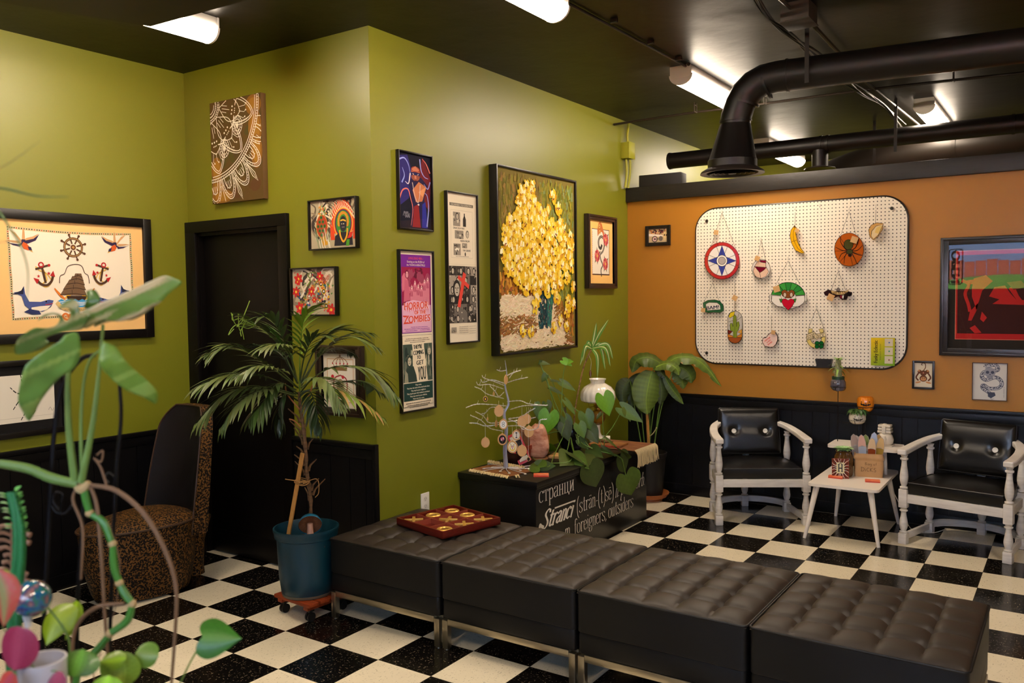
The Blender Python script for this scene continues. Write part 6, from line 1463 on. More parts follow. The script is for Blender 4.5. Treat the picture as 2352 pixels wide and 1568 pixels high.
bigleaf(bp, O2, [(1500, 845, .06), (1530, 835, .08), (1552, 845, .09), (1560, 862, .09)], .11, GB, (0.3, -0.6, 0.8))
b = B(); 
for a_, z_ in (((1492, 1035), (1500, 850)), ((1484, 1035), (1470, 872)), ((1488, 1035), (1520, 850)), ((1496, 1035), (1545, 850)), ((1480, 1035), (1448, 875)), ((1500, 1035), (1530, 862))):
    p0 = pt2(a_[0], a_[1], 0); p0.z = 0.31; b.tube(catmull([p0, pt2((a_[0]+z_[0])/2-3, (a_[1]+z_[1])/2, .01), pt2(z_[0], z_[1], .03)], 6), 0.0045, 7)
b.obj('leaf_stalks', STEM, bp)
O2 = O2
b = B(); s0 = pt2(1492, 1040, .07); s0.z = 0.31; s1 = pt2(1486, 945, .07); dd = s1-s0
b.box((0, 0, 0), (0.022, 0.008, dd.length), 0.001, M=Matrix.Translation((s0+s1)/2) @ dd.to_track_quat('Z', 'Y').to_matrix().to_4x4() @ Matrix.Rotation(R(50), 4, 'Z')); b.obj('stake', MATS['pine_stake'], bp)
b = B(); b.tube(catmull([pt2(1487, 1005, .02), pt2(1500, 995, .04), pt2(1508, 982, .05)], 5), [0.004]*10+[0.007, 0.007], 6); b.obj('cut_stalk', mat('pale_stalk', (176, 160, 110), 0.7), bp)
# ================================================================== things on the trunk (top at ZTR)
# woven runner under the tree
WOV = mat('brown_woven_runner', (150, 96, 36), 0.9, bump=(180, 0.6, 0.003), var=(9, (96, 50, 26), (1, 6, 1)))
FRINGE = mat('cream_fringe', (214, 190, 140), 0.9)
rn = thing('woven_runner', 'brown woven runner with cream fringe spread under the wire tree', 'runner', (0.86, 1.50, ZTR))
b = B(); b.grid(lambda u, v: ((u-0.5)*0.34, (v-0.5)*0.24, 0.004+0.001*math.sin(u*20)), 14, 8); b.grid(lambda u, v: ((u-0.5)*0.34, (v-0.5)*0.24, 0.0005), 2, 2); b.obj('cloth', WOV, rn, rot=(0, 0, R(-8)))
def tuft(b, p, d, L, r, n=1, drop=0.0):
    for k in range(n):
        q = V(p)+V((r.uniform(-.004, .004), r.uniform(-.004, .004), r.uniform(0, .004))); e = q+V(d)*L*r.uniform(.8, 1.1)+V((r.uniform(-.008, .008), r.uniform(-.008, .008), 0)); m_ = (q+e)/2+V((r.uniform(-.006, .006), r.uniform(-.006, .006), 0.007))
        pts = catmull([q, m_, e]+([e+V((d[0]*0.012, d[1]*0.012, -drop*r.uniform(.8, 1.1)))] if drop else []), 3)
        b.tube(pts, 0.0026, 4)
r = random.Random(12)
b = B()
for k in range(30): tuft(b, (-0.20+0.012*k*0.9, 0.135-0.0017*k, 0.004), (-0.5, 0.6, 0.1), 0.065, r, 3, 0)
b.obj('fringe', FRINGE, rn)
b = B()
for k in range(34): tuft(b, (-0.16+0.0095*k, -0.10-0.0013*k, 0.004), (0.25, -0.8, 0.0), 0.055, r, 3, 0.0)
for k in range(5): tuft(b, (0.16+0.004*k, -0.10, 0.005), (0.7, -0.7, 0.0), 0.06, r, 1, 0.0)
b.obj('fringe', FRINGE, rn)
# wire tree
SILV = mat('silver_wire', (222, 218, 214), 0.34, 0.55, bump=(120, 0.3, 0.001))
TX, TY = 0.871, 1.535
wt = thing('wire_tree', 'silver twisted wire tree display hung with small wooden hoop pendants', 'display stand', (TX, TY, ZTR+0.005)); OT = V((TX, TY, ZTR+0.005))
def ptt(px, py, off=0.0): return pt2(px, py, off, OT)
TP = [ptt(1162, 1074), ptt(1160, 1030), ptt(1163, 985), ptt(1158, 950), ptt(1168, 925), ptt(1160, 885), ptt(1164, 860), ptt(1160, 827)]; TP[0].z = 0.004
P = catmull(TP, 7); n = len(P); b = B()
for k in range(5):
    b.tube([p+V((0.009*(1-i/n)*math.cos(i*.2+k*1.26), 0.009*(1-i/n)*math.sin(i*.2+k*1.26), 0)) for i, p in enumerate(P)], [0.0062*(1-0.8*i/n) for i in range(n)], 6)
b.obj('stem', mat('grey_steel_rod', (168, 168, 178), 0.3, 0.35), wt)
b = B()
for k in range(12):
    a_ = 2*PI*k/12; L = 0.10+0.05*(k % 3); b.tube(catmull([(0, 0, 0.008), (0.5*L*math.cos(a_), 0.5*L*math.sin(a_)*.8, 0.006), (L*math.cos(a_+.1), L*math.sin(a_+.1)*.8, 0.003)], 4), 0.0028, 5)
    b.lathe([(0.0, 0.004), (0.008, 0.003), (0.010, 0.0)], (L*math.cos(a_+.1), L*math.sin(a_+.1)*.8, 0.0), 8)
b.obj('root_wires', SILV, wt)
BR = [[(1163, 850, 0), (1150, 852, .01), (1141, 849, .02)], [(1165, 862, 0), (1177, 856, -.01), (1196, 850, -.02)], [(1158, 885, 0), (1135, 876, .03), (1112, 868, .05), (1107, 862, .06)], [(1158, 880, 0), (1130, 872, -.03), (1110, 878, -.05), (1104, 871, -.05)],
 [(1156, 893, 0), (1125, 883, .05), (1100, 884, .08), (1094, 877, .09)], [(1157, 915, 0), (1120, 905, .05), (1105, 894, .08), (1090, 888, .10)], [(1166, 878, 0), (1185, 872, .03), (1212, 866, .05)], [(1170, 868, 0), (1175, 860, 0), (1180, 855, .0)],
 [(1163, 932, 0), (1130, 929, .05), (1095, 928, .08), (1070, 936, .11)], [(1165, 922, 0), (1195, 920, .05), (1215, 927, .07), (1255, 931, .10)], [(1172, 940, 0), (1200, 932, .05), (1225, 931, .06), (1258, 930, .07)], [(1168, 961, 0), (1195, 957, .04), (1215, 945, .06), (1229, 937, .07)],
 [(1155, 990, 0), (1125, 983, .06), (1105, 965, .10), (1080, 953, .13)], [(1160, 968, 0), (1125, 971, .03), (1110, 955, .06), (1092, 945, .08)], [(1160, 972, 0), (1118, 978, .0), (1095, 972, -.02), (1078, 971, -.03)], [(1160, 978, 0), (1195, 978, .08), (1215, 987, .12), (1235, 982, .15), (1240, 965, .16), (1256, 962, .16)],
 [(1168, 962, 0), (1190, 972, .05), (1200, 985, .07), (1212, 984, .08)], [(1158, 900, 0), (1146, 910, .02), (1137, 898, .03), (1125, 886, .04)], [(1160, 940, 0), (1130, 935, -.03), (1115, 948, -.06), (1106, 950, -.08)], [(1166, 968, 0), (1190, 965, -.05), (1212, 962, -.08), (1230, 958, -.1)]]
for br in BR:
    P = catmull([ptt(*q) for q in br], 10); n = len(P); b = B()
    for k in range(2): b.tube([p+V((0.0016*math.cos(i*1.1+k*PI), 0.0012*math.sin(i*1.3), 0.0022*math.sin(i*1.1+k*PI))) for i, p in enumerate(P)], 0.0016, 5)
    j = n*2//3; b.tube([P[j], P[j]+V((0.008, 0.004, 0.014)), P[j]+V((0.012, 0.0, 0.024))], 0.0014, 5)
    b.obj('branch', SILV, wt)
# hoop pendants
WOODH = mat('pale_wood', (206, 160, 106), 0.6)
HP = [(1115, 916, 5, 880, .06, 'tiny round pendant with a yellow bird, upper left of the wire tree', 'bird'), (1146, 944, 10, 920, .05, 'plain oval wooden pendant left of the stem', ''), (1120, 962, 3, 950, .08, 'small oval pendant seen edge-on at left', 'edge'), (1140, 973, 6, 935, .02, 'oval wooden pendant turned sideways just left of the stem', 'edge'),
 (1156, 974, 9, 925, .06, 'white oval pendant with a grey figure eight, in front of the stem', 'eight'), (1115, 1016, 9, 975, .10, 'plain oval wooden pendant hanging lowest at left', ''), (1154, 1009, 10, 985, .05, 'oval pendant with flowers on black, in front of the stem', 'flower'),
 (1186, 999, 9, 960, .04, 'oval pendant with a black key shape right of the stem', 'key'), (1199, 969, 10, 935, .06, 'plain oval pendant upper right of the stem', ''), (1210, 962, 9, 935, .03, 'plain oval pendant partly behind another at upper right', ''), (1215, 991, 10, 935, .09, 'plain oval pendant at the far right', ''),
 (1177, 1026, 11, 980, .08, 'oval pendant with a red and yellow emblem, low right of the stem', 'emblem'), (1199, 1035, 10, 985, .09, 'plain oval pendant lowest at the right, before the red frame', ''), (1214, 1054, 4, 990, .11, 'tiny dark pendant lowest of all beside the red frame', 'dark'), (1134, 905, 4, 880, .0, 'tiny pendant seen edge-on near the top left', 'edge'), (1162, 872, 8, 862, .02, 'pendant seen edge-on at the top of the stem', 'edge')]
k2 = 2*1.0
for i, (x, y, rp, y0, off, lab, kind) in enumerate(HP):
    top = ptt(x, y0, off)+OT; c_ = ptt(x, y, off)+OT; s = (ptt(x+rp, y, off)-ptt(x, y, off)).length
    fd_ = V(CPOS)-c_; ang = math.atan2(fd_.y, fd_.x)+PI/2
    if kind == 'edge': ang += R(62)
    h = thing('hoop_pendant', lab, 'pendant', c_, ang, 'pendants on the wire tree')
    a_, b_ = s, s*1.22; nn = 22
    out = [(a_*math.cos(2*PI*k/nn), b_*math.sin(2*PI*k/nn)) for k in range(nn)]
    q = B(); q.prism(out, -0.0018, 0.0018, M=upright()); q.tube([(p[0], 0, p[1]) for p in out], s*0.13, 6, closed=True); q.box((0, 0, b_+s*0.12), (s*0.4, 0.005, s*0.28), 0.0008); q.obj('hoop', WOODH, h)
    q = B(); q.tube([(0, 0, b_+s*0.2), (0, 0, (top-c_).z)], 0.0008, 5); q.obj('cord', mat('white_cord', (226, 220, 206), 0.7), h)
    if kind not in ('', 'edge'):
        a = Art(-0.0020, 4e-5); bg = {'bird': (30, 26, 26), 'eight': (232, 228, 220), 'flower': (26, 22, 26), 'key': (226, 220, 206), 'emblem': (236, 228, 208), 'dark': (40, 20, 20)}[kind]
        a.ell(0, 0, a_*.82, b_*.82, bg)
        if kind == 'bird': a.ell(0, 0, a_*.35, b_*.45, (220, 170, 40))
        if kind == 'eight': a.ring(0, b_*.25, a_*.3, b_*.22, s*.13, (120, 140, 150)); a.ring(0, -b_*.25, a_*.3, b_*.22, s*.13, (120, 140, 150))
        if kind == 'flower':
            for t_ in range(6): a.ell(a_*.25*math.cos(t_), b_*.25*math.sin(t_)+b_*.1, a_*.22, b_*.15, [(206, 120, 130), (226, 190, 180), (150, 60, 90)][t_ % 3])
            a.line([(0, 0), (0, -b_*.6)], s*.08, (80, 100, 60))
        if kind == 'key': a.line([(0, -b_*.5), (0, b_*.5)], s*.13, (20, 20, 22)); a.ell(-s*.12, b_*.5, s*.16, s*.14, (20, 20, 22)); a.ell(s*.12, b_*.5, s*.16, s*.14, (20, 20, 22)); a.ell(-s*.12, -b_*.5, s*.14, s*.12, (20, 20, 22)); a.ell(s*.12, -b_*.5, s*.14, s*.12, (20, 20, 22))
        if kind == 'emblem': a.ell(0, -b_*.1, a_*.6, b_*.62, (222, 190, 60)); a.ell(0, 0, a_*.42, b_*.5, (236, 230, 214)); a.line([(-a_*.2, b_*.2), (0, -b_*.5), (a_*.2, b_*.2)], s*.16, (170, 40, 40)); a.line([(-a_*.5, b_*.6), (0, b_*.1), (a_*.5, b_*.6)], s*.08, (60, 60, 60))
        a.obj('picture', INK, h, smooth=False)
# red photo frame leaning back
def facing(p, extra=0.0): d = V(CPOS)-V(p); return math.atan2(d.y, d.x)+PI/2+extra
p = V((0.885, 1.73, ZTR)); rf = thing('red_photo_frame', 'red photo frame leaning tilted behind the wire tree', 'photo frame', (p.x, p.y, p.z+0.012), facing(p)+R(10)); rf.rotation_euler = (R(-14), R(-22), facing(p)+R(10))
RED = mat('bright_red_lacquer', (190, 22, 20), 0.35)
b = B(); b.prism(rrect(0.085, 0.20, 0.004, 2, 0, 0.10), -0.006, 0.006, M=upright(), holes=[rrect(0.062, 0.172, 0.002, 1, 0, 0.10)]); b.obj('frame', RED, rf)
B().box((0, 0.002, 0.10), (0.064, 0.004, 0.174)).obj('backing', INKP, rf, smooth=False)
a = Art(-0.001); a.rect(-.031, .014, .062, .172, (40, 34, 34)); a.rect(-.030, .15, .060, .034, (226, 216, 196)); a.rect(-.030, .016, .060, .026, (226, 216, 196)); a.ell(0, .09, .02, .028, (110, 96, 90)); a.ell(.008, .075, .016, .02, (76, 66, 64)); a.obj('print', INK, rf, smooth=False)
# dark rounded speaker-like object behind
t = thing('dark_bowl', 'dark red-brown round bowl on edge behind the red photo frame', 'bowl', (0.80, 1.72, ZTR)); b = B(); b.lathe([(0.03, 0), (0.045, 0.01), (0.065, 0.05), (0.068, 0.075), (0.060, 0.074), (0.055, 0.05), (0.03, 0.015), (0, 0.012)], (0, 0, 0), 24, cap=False); b.obj('bowl', mat('dark_red_glaze', (46, 16, 14), 0.35), t)
# terracotta pot
t = thing('terracotta_pot', 'terracotta pot with a brown woven holder behind the salt rock', 'pot', (0.78, 1.86, ZTR)); b = B(); b.lathe([(0.045, 0), (0.058, 0.07), (0.065, 0.075), (0.066, 0.10), (0.058, 0.10), (0.05, 0.07), (0, 0.06)], (0, 0, 0), 28, cap=False); b.obj('pot', mat('terracotta', (150, 62, 38), 0.7), t)
b = B(); b.lathe([(0.046, 0.06), (0.050, 0.12), (0.046, 0.19), (0.034, 0.20), (0.0, 0.195)], (0, 0, 0), 24, cap=False, ribs=14, rib=0.05); b.obj('woven_sleeve', mat('brown_wicker', (104, 64, 34), 0.7, bump=(90, 0.8, 0.004)), t)
# salt rock lamp
p = at(2, ZTR, 1239, 1056)
sr = thing('salt_rock', 'pinkish-brown faceted salt rock standing on a wooden base', 'rock', (p.x-0.02, p.y+0.02, ZTR), 0.4)
b = B(); b.lathe([(0.062, 0), (0.064, 0.006), (0.06, 0.014), (0, 0.014)], (0, 0, 0), 20); b.obj('base', mat('dark_wood_base', (120, 76, 40), 0.5), sr)
bm = bmesh.new(); bmesh.ops.create_icosphere(bm, subdivisions=4, radius=1)
for v in bm.verts:
    co = v.co.copy(); co = V([abs(q)**0.62*(1 if q > 0 else -1) for q in co]); k_ = 1+0.22*noise.noise(co*1.3+V((3, 1, 2)))+0.05*noise.noise(co*5)
    v.co = V((co.x*0.068*k_, co.y*0.050*k_, 0.122+co.z*0.112*(1+0.08*noise.noise(co*3)))); v.co.x *= 1.0-0.25*max(0, (v.co.z-0.08)/0.13); v.co.z = max(v.co.z, 0.014)
b = B(); bm.verts.index_update(); b.add([v.co.copy() for v in bm.verts], [[v.index for v in f.verts] for f in bm.faces]); bm.free()
SALT = mat('salt_crystal', (214, 160, 132), 0.42, bump=(38, 0.7, 0.01), var=(14, (178, 108, 80), (1, 1, 2.5))); b.obj('rock', SALT, sr, angle=25)
# small wooden frame pieces behind the rock, book stack
t = thing('brass_photo_frame', 'small gold photo frame standing right of the salt rock', 'photo frame', (0.80, 2.10, ZTR), facing((0.8, 2.1, ZTR))+R(25)); b = B(); b.prism(rrect(0.07, 0.13, 0.003, 2, 0, 0.065), -0.006, 0.006, M=upright(), holes=[rrect(0.045, 0.10, 0.002, 1, 0, 0.065)]); b.obj('frame', mat('aged_brass', (190, 140, 66), 0.35, 0.8), t)
B().box((0, 0.004, 0.065), (0.046, 0.003, 0.102)).obj('backing', BLACKP, t)
t = B().box((0, 0, 0.008), (0.10, 0.14, 0.016), 0.002); tag(t.obj('wood_block', mat('pale_block', (196, 150, 90), 0.6), loc=(0.93, 2.06, ZTR), rot=(0, 0, R(15))), 'pale wooden block lying flat beside the salt rock', 'block')
# dark glazed planter with philodendron
p = V((0.86, 2.36, ZTR))
ph = thing('trailing_plant', 'heart-leaved plant in a dark glazed pot spilling over the trunk', 'plant', p); OP = p
DG = mat('dark_blue_black_glaze', (22, 16, 20), 0.12, coat=0.6, bump=(70, 0.4, 0.003))
b = B(); b.lathe([(0.0, 0.0), (0.062, 0.0), (0.080, 0.02), (0.100, 0.08), (0.104, 0.13), (0.098, 0.155), (0.090, 0.158), (0.092, 0.13), (0.08, 0.12), (0, 0.12)], (0, 0, 0), 36, cap=False); b.obj('pot', DG, ph)
B().lathe([(0, 0.135), (0.092, 0.132)], (0, 0, 0), 24, cap=False).obj('soil', SOIL, ph)
def pp(px, py, off=0.0):
    q = pt2(px, py, off, OP); w = q+OP
    if w.z < ZTR+0.02 or (off >= .3 and py > 985):
        q2 = at(2, ZTR+0.028, px, py)
        if w.x < 1.26 and q2.x < 1.24: return q2-OP
        if q2.x >= 1.24: return at(0, 1.262, px, py)-OP
    return q
VB = V(CPOS)-OP; VB.z = 0; VB.normalize()
GL1, GL2, GL3 = (92, 136, 26), (70, 88, 30), (52, 66, 22)
# (tip x, y), (base x, y) of each leaf, depth offset, width ratio, colour
LV = [((1400, 951, .30), (1386, 910, .28), 1.05, GL1), ((1255, 993, .22), (1262, 950, .20), 1.1, GL1), ((1312, 830, .02), (1302, 832, 0), 1.0, GL1), ((1312, 838, .02), (1294, 828, .0), .9, GL1),
 ((1448, 965, .25), (1440, 940, .22), 1.0, GL2), ((1473, 966, .26), (1430, 938, .22), .62, GL2), ((1356, 985, .24), (1344, 950, .22), 1.0, GL2), ((1342, 1004, .28), (1330, 976, .26), 1.0, GL2), ((1372, 1015, .26), (1352, 982, .22), .95, GL3),
 ((1372, 1118, .42), (1355, 1072, .40), 1.0, GL3), ((1453, 1137, .40), (1438, 1092, .38), 1.05, GL2), ((1440, 1083, .38), (1425, 1050, .35), .95, GL3), ((1444, 1045, .36), (1410, 1025, .33), .85, GL2), ((1292, 1062, .30), (1310, 1050, .28), .9, GL2), ((1345, 1068, .34), (1318, 1050, .30), .55, GL2), ((1350, 1060, .30), (1328, 1046, .28), .8, GL3),
 ((1322, 950, .12), (1300, 922, .1), .45, GL2), ((1296, 906, .05), (1266, 892, .03), .3, GL3), ((1320, 895, .05), (1290, 878, .03), .5, GL2), ((1244, 876, .0), (1254, 862, .0), .95, GL2), ((1262, 835, -.02), (1238, 832, -.03), .5, GL2), ((1288, 876, .05), (1268, 874, .04), .35, GL3),
 ((1196, 860, -.02), (1172, 878, -.04), 1.0, GL3), ((1184, 880, -.03), (1190, 860, -.03), .9, GL3), ((1238, 965, .1), (1244, 932, .08), 1.1, GL2), ((1262, 945, .05), (1255, 925, .02), 1.0, GL3), ((1312, 990, .18), (1298, 960, .15), .8, GL3), ((1305, 1010, .2), (1296, 975, .18), .9, GL3),
 ((1262, 1032, .3), (1259, 1018, .29), 1.0, GL1), ((1274, 1068, .36), (1238, 1070, .33), .8, GL3), ((1215, 1060, .36), (1240, 1074, .34), .55, GL2), ((1370, 962, .15), (1380, 950, .14), .6, GL3), ((1352, 1030, .24), (1332, 1012, .22), .9, GL3), ((1380, 1046, .3), (1358, 1032, .28), .7, GL3), ((1280, 985, .15), (1272, 965, .12), 1.0, GL3), ((1412, 1045, .3), (1385, 1030, .28), .5, GL3)]
r = random.Random(17)
for tip, base, wr, c in LV:
    p0, p1 = pp(*base), pp(*tip); d = p1-p0; L = max(d.length*1.12, 0.055)
    up = (VB*0.9+V((0, 0, 0.55))+V((r.uniform(-.3, .3), r.uniform(-.3, .3), 0))).normalized()
    b = B(); leaf(b, p0, d.normalized(), L, L*min(wr, 1.1)*0.92, 'heart', up, 0.12, 0.18, cv(r, c, 6), nu=9, nv=10)
    b.obj('leaf', LEAFG, ph, angle=80)
ST = [[(1322, 1000, .05), (1300, 990, .12), (1275, 1040, .25), (1262, 1070, .33), (1238, 1070, .34)], [(1318, 1000, .05), (1340, 1010, .2), (1360, 1030, .28), (1395, 1040, .32), (1425, 1050, .35), (1438, 1092, .38)], [(1310, 1000, .08), (1315, 1030, .25), (1330, 1055, .36), (1355, 1072, .40)],
 [(1320, 1000, .05), (1290, 950, .08), (1294, 860, .02), (1302, 832, 0)], [(1320, 1000, .05), (1280, 960, .05), (1262, 890, .03), (1254, 864, 0)], [(1318, 1000, .05), (1265, 900, .0), (1240, 832, -.03)], [(1318, 1000, .05), (1270, 880, .0), (1245, 848, -.02)], [(1320, 1000, .05), (1350, 960, .1), (1386, 1025, .25), (1384, 960, .28), (1387, 912, .28)],
 [(1322, 1000, .05), (1370, 1010, .2), (1400, 990, .22), (1430, 940, .22)], [(1322, 1000, .05), (1300, 930, .06), (1330, 945, .1), (1344, 952, .22)], [(1318, 1000, .05), (1270, 960, .1), (1255, 945, .15), (1262, 950, .2)], [(1316, 1000, .05), (1240, 960, .05), (1200, 900, -.02), (1190, 862, -.03)], [(1316, 1002, .05), (1250, 1000, .25), (1222, 1040, .33), (1240, 1060, .34), (1300, 1062, .33), (1318, 1048, .32)],
 [(1322, 1000, .05), (1300, 1040, .3), (1288, 1010, .3), (1286, 960, .2)], [(1322, 1000, .05), (1340, 1020, .25), (1420, 1048, .35), (1432, 1062, .36)], [(1300, 1040, .25), (1290, 1000, .2), (1300, 960, .16), (1290, 935, .15)], [(1330, 1010, .15), (1322, 1045, .3), (1345, 1064, .34)], [(1280, 1050, .3), (1330, 1020, .28), (1325, 985, .25), (1330, 976, .26)]]
for s_ in ST:
    b = B(); K = [pp(*q) for q in s_]; K[0] = V((r.uniform(-.05, .05), r.uniform(-.05, .05), 0.13)); P = catmull(K, 8)
    P = [V((q.x, q.y, max(q.z, 0.006))) if (q+OP).x < 1.24 else q for q in P]
    b.tube(P, 0.0032, 6); b.obj('stem', STEM, ph)
# bare brown stick
b = B(); q0 = pp(1302, 975, .02); b.tube([V((q0.x, q0.y, 0.13)), pp(1299, 950, .02), pp(1297, 935, .02)], [0.006, 0.007, 0.005], 7); b.obj('dry_stick', BARK, ph)
# variegated cane plant in the same corner
p = V((0.80, 2.50, ZTR)); cp = thing('cane_plant', 'tall thin cane plant with drooping white-striped leaves above the oil lamp', 'plant', p); OC = p
b = B(); b.lathe([(0.0, 0.0), (0.035, 0), (0.045, 0.07), (0.048, 0.075), (0.044, 0.075), (0.04, 0.06), (0, 0.06)], (0, 0, 0), 20, cap=False); b.obj('pot', BLKP, cp)
def pc(px, py, off=0.0): return pt2(px, py, off, OC)
K = [V((0, 0, 0.05)), pc(1320, 950), pc(1330, 890), pc(1340, 845), pc(1352, 815), pc(1360, 800)]; b = B(); b.tube(catmull(K, 6), 0.0058, 8); b.obj('cane', mat('pale_ringed_cane', (160, 124, 70), 0.8, var=(60, (90, 58, 34), (1, 1, 1))), cp)
r = random.Random(3)
for (x1, y1), (xm, ym), o in (((1398, 733), (1378, 765), .02), ((1338, 830), (1345, 795), .05), ((1345, 808), (1352, 785), .02), ((1402, 842), (1390, 800), .08), ((1390, 850), (1380, 800), .02), ((1372, 868), (1372, 820), .05), ((1332, 840), (1344, 800), .0), ((1386, 822), (1378, 790), -.03), ((1370, 740), (1366, 770), -.02), ((1408, 826), (1394, 790), .0)):
    K = catmull([pc(1360, 800, 0), pc(xm, ym, o), pc(x1, y1, o)], 6); n = len(K); b = B(); vs = []; nu = 5
    for j, q in enumerate(K):
        d = (K[min(j+1, n-1)]-K[max(j-1, 0)]).normalized(); s = d.cross(VB+V((0, 0, .4))).normalized(); w = 0.013*(math.sin(PI*min(1, .15+.85*j/(n-1)))**.6 if j < n-1 else 0)
        for i in range(nu): u = 2*i/(nu-1)-1; vs.append(q+s*u*w+VB*(0.3*abs(u)*w))
    b.v = [tuple(v) for v in vs]
    for j in range(n-1):
        for i in range(nu-1): b.f.append((j*nu+i, j*nu+i+1, (j+1)*nu+i+1, (j+1)*nu+i)); b.c.append(lin((206, 206, 140) if i in (1,) else (84, 130, 44)))
    b.obj('leaf', LEAF, cp, angle=80)
K = catmull([pc(1352, 815), pc(1358, 830, .02), pc(1356, 855, .03), pc(1359, 875, .03)], 5); b = B(); b.tube(K, 0.0012, 4); leaf(b, pc(1356, 850, .03), V((0, 0, -1)), 0.06, 0.018, 'lance', VB, 0.1, 0.5, (96, 50, 30), nu=3); b.obj('leaf', LEAF, cp, label='shrivelled brown leaf')
# oil lamp
p = V((0.885, 2.70, ZTR)); ol = thing('oil_lamp', 'oil lamp with a white fluted glass shade and amber font on the trunk', 'lamp', p)
WG = mat('white_milk_glass', (240, 232, 214), 0.12, coat=0.5); AMB = mat('amber_glass', (168, 118, 24), 0.08, trans=0.55, ior=1.45, coat=0.4); BRS = mat('polished_brass', (190, 140, 60), 0.25, 1.0)
b = B(); b.lathe([(0.0, 0.0), (0.060, 0.0), (0.062, 0.012), (0.052, 0.022), (0.030, 0.040), (0.018, 0.075), (0.016, 0.115), (0.020, 0.13)], (0, 0, 0), 32, cap=False); b.obj('base', WG, ol)
b = B(); b.lathe([(0.020, 0.130), (0.040, 0.145), (0.052, 0.175), (0.052, 0.200), (0.040, 0.225), (0.022, 0.235)], (0, 0, 0), 32, cap=False, ribs=14, rib=0.06); b.obj('font', AMB, ol)
b = B(); b.lathe([(0.022, 0.232), (0.026, 0.240), (0.024, 0.250), (0.030, 0.256), (0.030, 0.275), (0.020, 0.285), (0.026, 0.30), (0, 0.30)], (0, 0, 0), 24, cap=False)
for k in range(4): a_ = k*PI/2+.3; b.tube(catmull([(0.028*math.cos(a_), 0.028*math.sin(a_), 0.262), (0.06*math.cos(a_), 0.06*math.sin(a_), 0.255), (0.07*math.cos(a_), 0.07*math.sin(a_), 0.285), (0.085*math.cos(a_), 0.085*math.sin(a_), 0.300)], 5), 0.002, 5)
b.obj('burner', BRS, ol)
b = B(); b.lathe([(0.105, 0.296), (0.118, 0.305), (0.124, 0.33), (0.118, 0.37), (0.094, 0.405), (0.062, 0.425), (0.050, 0.432), (0.050, 0.448), (0.062, 0.463), (0.059, 0.464), (0.047, 0.449), (0.047, 0.434), (0.09, 0.400), (0.114, 0.37), (0.120, 0.33), (0.103, 0.298)], (0, 0, 0), 96, cap=False, ribs=20, rib=0.045); b.obj('shade', WG, ol)
b = B(); b.lathe([(0.024, 0.30), (0.034, 0.33), (0.026, 0.38), (0.024, 0.46)], (0, 0, 0), 20, cap=False); b.obj('chimney', PANE, ol)
# right runner with long fringe, boards and papers
rr = thing('woven_runner', 'red-brown woven runner with long cream fringe at the right end of the trunk', 'runner', (1.10, 2.655, ZTR))
b = B(); b.grid(lambda u, v: ((u-0.5)*0.36, (v-0.5)*0.34, 0.004), 10, 8); b.grid(lambda u, v: ((u-0.5)*0.36, (v-0.5)*0.34, 0.0008), 2, 2); b.grid(lambda u, v: (0.18+0.012*math.sin(v*PI/2), (u-0.5)*0.34, 0.004-0.02*v), 8, 4)
b.obj('cloth', mat('red_brown_weave', (104, 54, 30), 0.9, bump=(180, 0.6, 0.003), var=(12, (140, 92, 44), (1, 6, 1))), rr)
b = B(); r = random.Random(1)
for k in range(34):
    y = -0.165+0.01*k; b.tube(catmull([(0.180, y, 0.008), (0.200, y+r.uniform(-.002, .002), -0.01), (0.203+r.uniform(-.002, .004), y+r.uniform(-.003, .003), -0.05), (0.204+r.uniform(-.003, .005), y+r.uniform(-.005, .005), -0.105-r.uniform(0, .01))], 3), 0.0026, 5)
b.obj('fringe', FRINGE, rr)
t = thing('book', 'thin yellow-brown book with red edge lying on the red-brown runner', 'book', (1.02, 2.60, ZTR+0.0045), R(6))
B().box((0, 0, 0.007), (0.24, 0.17, 0.014), 0.001).obj('cover', mat('ochre_cover', (168, 112, 50), 0.6, var=(10, (120, 70, 34))), t); B().box((0.002, -0.0845, 0.007), (0.225, 0.004, 0.009)).obj('page_edge', mat('red_edge', (190, 60, 36), 0.6), t)
t = thing('driftwood', 'piece of grey-brown driftwood lying on the ochre book', 'wood', (0.98, 2.60, ZTR+0.019), R(20)); b = B(); b.tube(catmull([(-0.06, 0, 0.006), (-0.02, 0.012, 0.012), (0.03, -0.004, 0.012), (0.07, 0.01, 0.008)], 5), [0.005, 0.009, 0.012, 0.014, 0.014, 0.013, 0.012, 0.013, 0.012, 0.011, 0.010, 0.010, 0.009, 0.008, 0.006, 0.004], 9); b.obj('wood', mat('grey_driftwood', (124, 96, 60), 0.9, bump=(50, 1, .005)), t)
t = thing('folded_card', 'small white folded card standing on the trunk behind the driftwood', 'card', (0.90, 2.795, ZTR+0.0045), R(20)); b = B(); b.add([(-0.03, 0, 0), (0.03, 0, 0), (0.03, 0.012, 0.028), (-0.03, 0.012, 0.028), (0.03, 0.03, 0), (-0.03, 0.03, 0)], [(0, 1, 2, 3), (3, 2, 4, 5)]); o = b.obj('paper', mat('white_card', (232, 226, 210), 0.7), t); md = o.modifiers.new('thickness', 'SOLIDIFY'); md.thickness = 0.0006
t = thing('glass_dish', 'small clear glass dish beside the foot of the oil lamp', 'dish', (0.99, 2.46, ZTR)); b = B(); b.lathe([(0.0, 0.001), (0.026, 0.001), (0.038, 0.012), (0.043, 0.028), (0.041, 0.028), (0.035, 0.013), (0.024, 0.004), (0, 0.004)], (0, 0, 0), 28, cap=False); b.obj('dish', PANE, t)
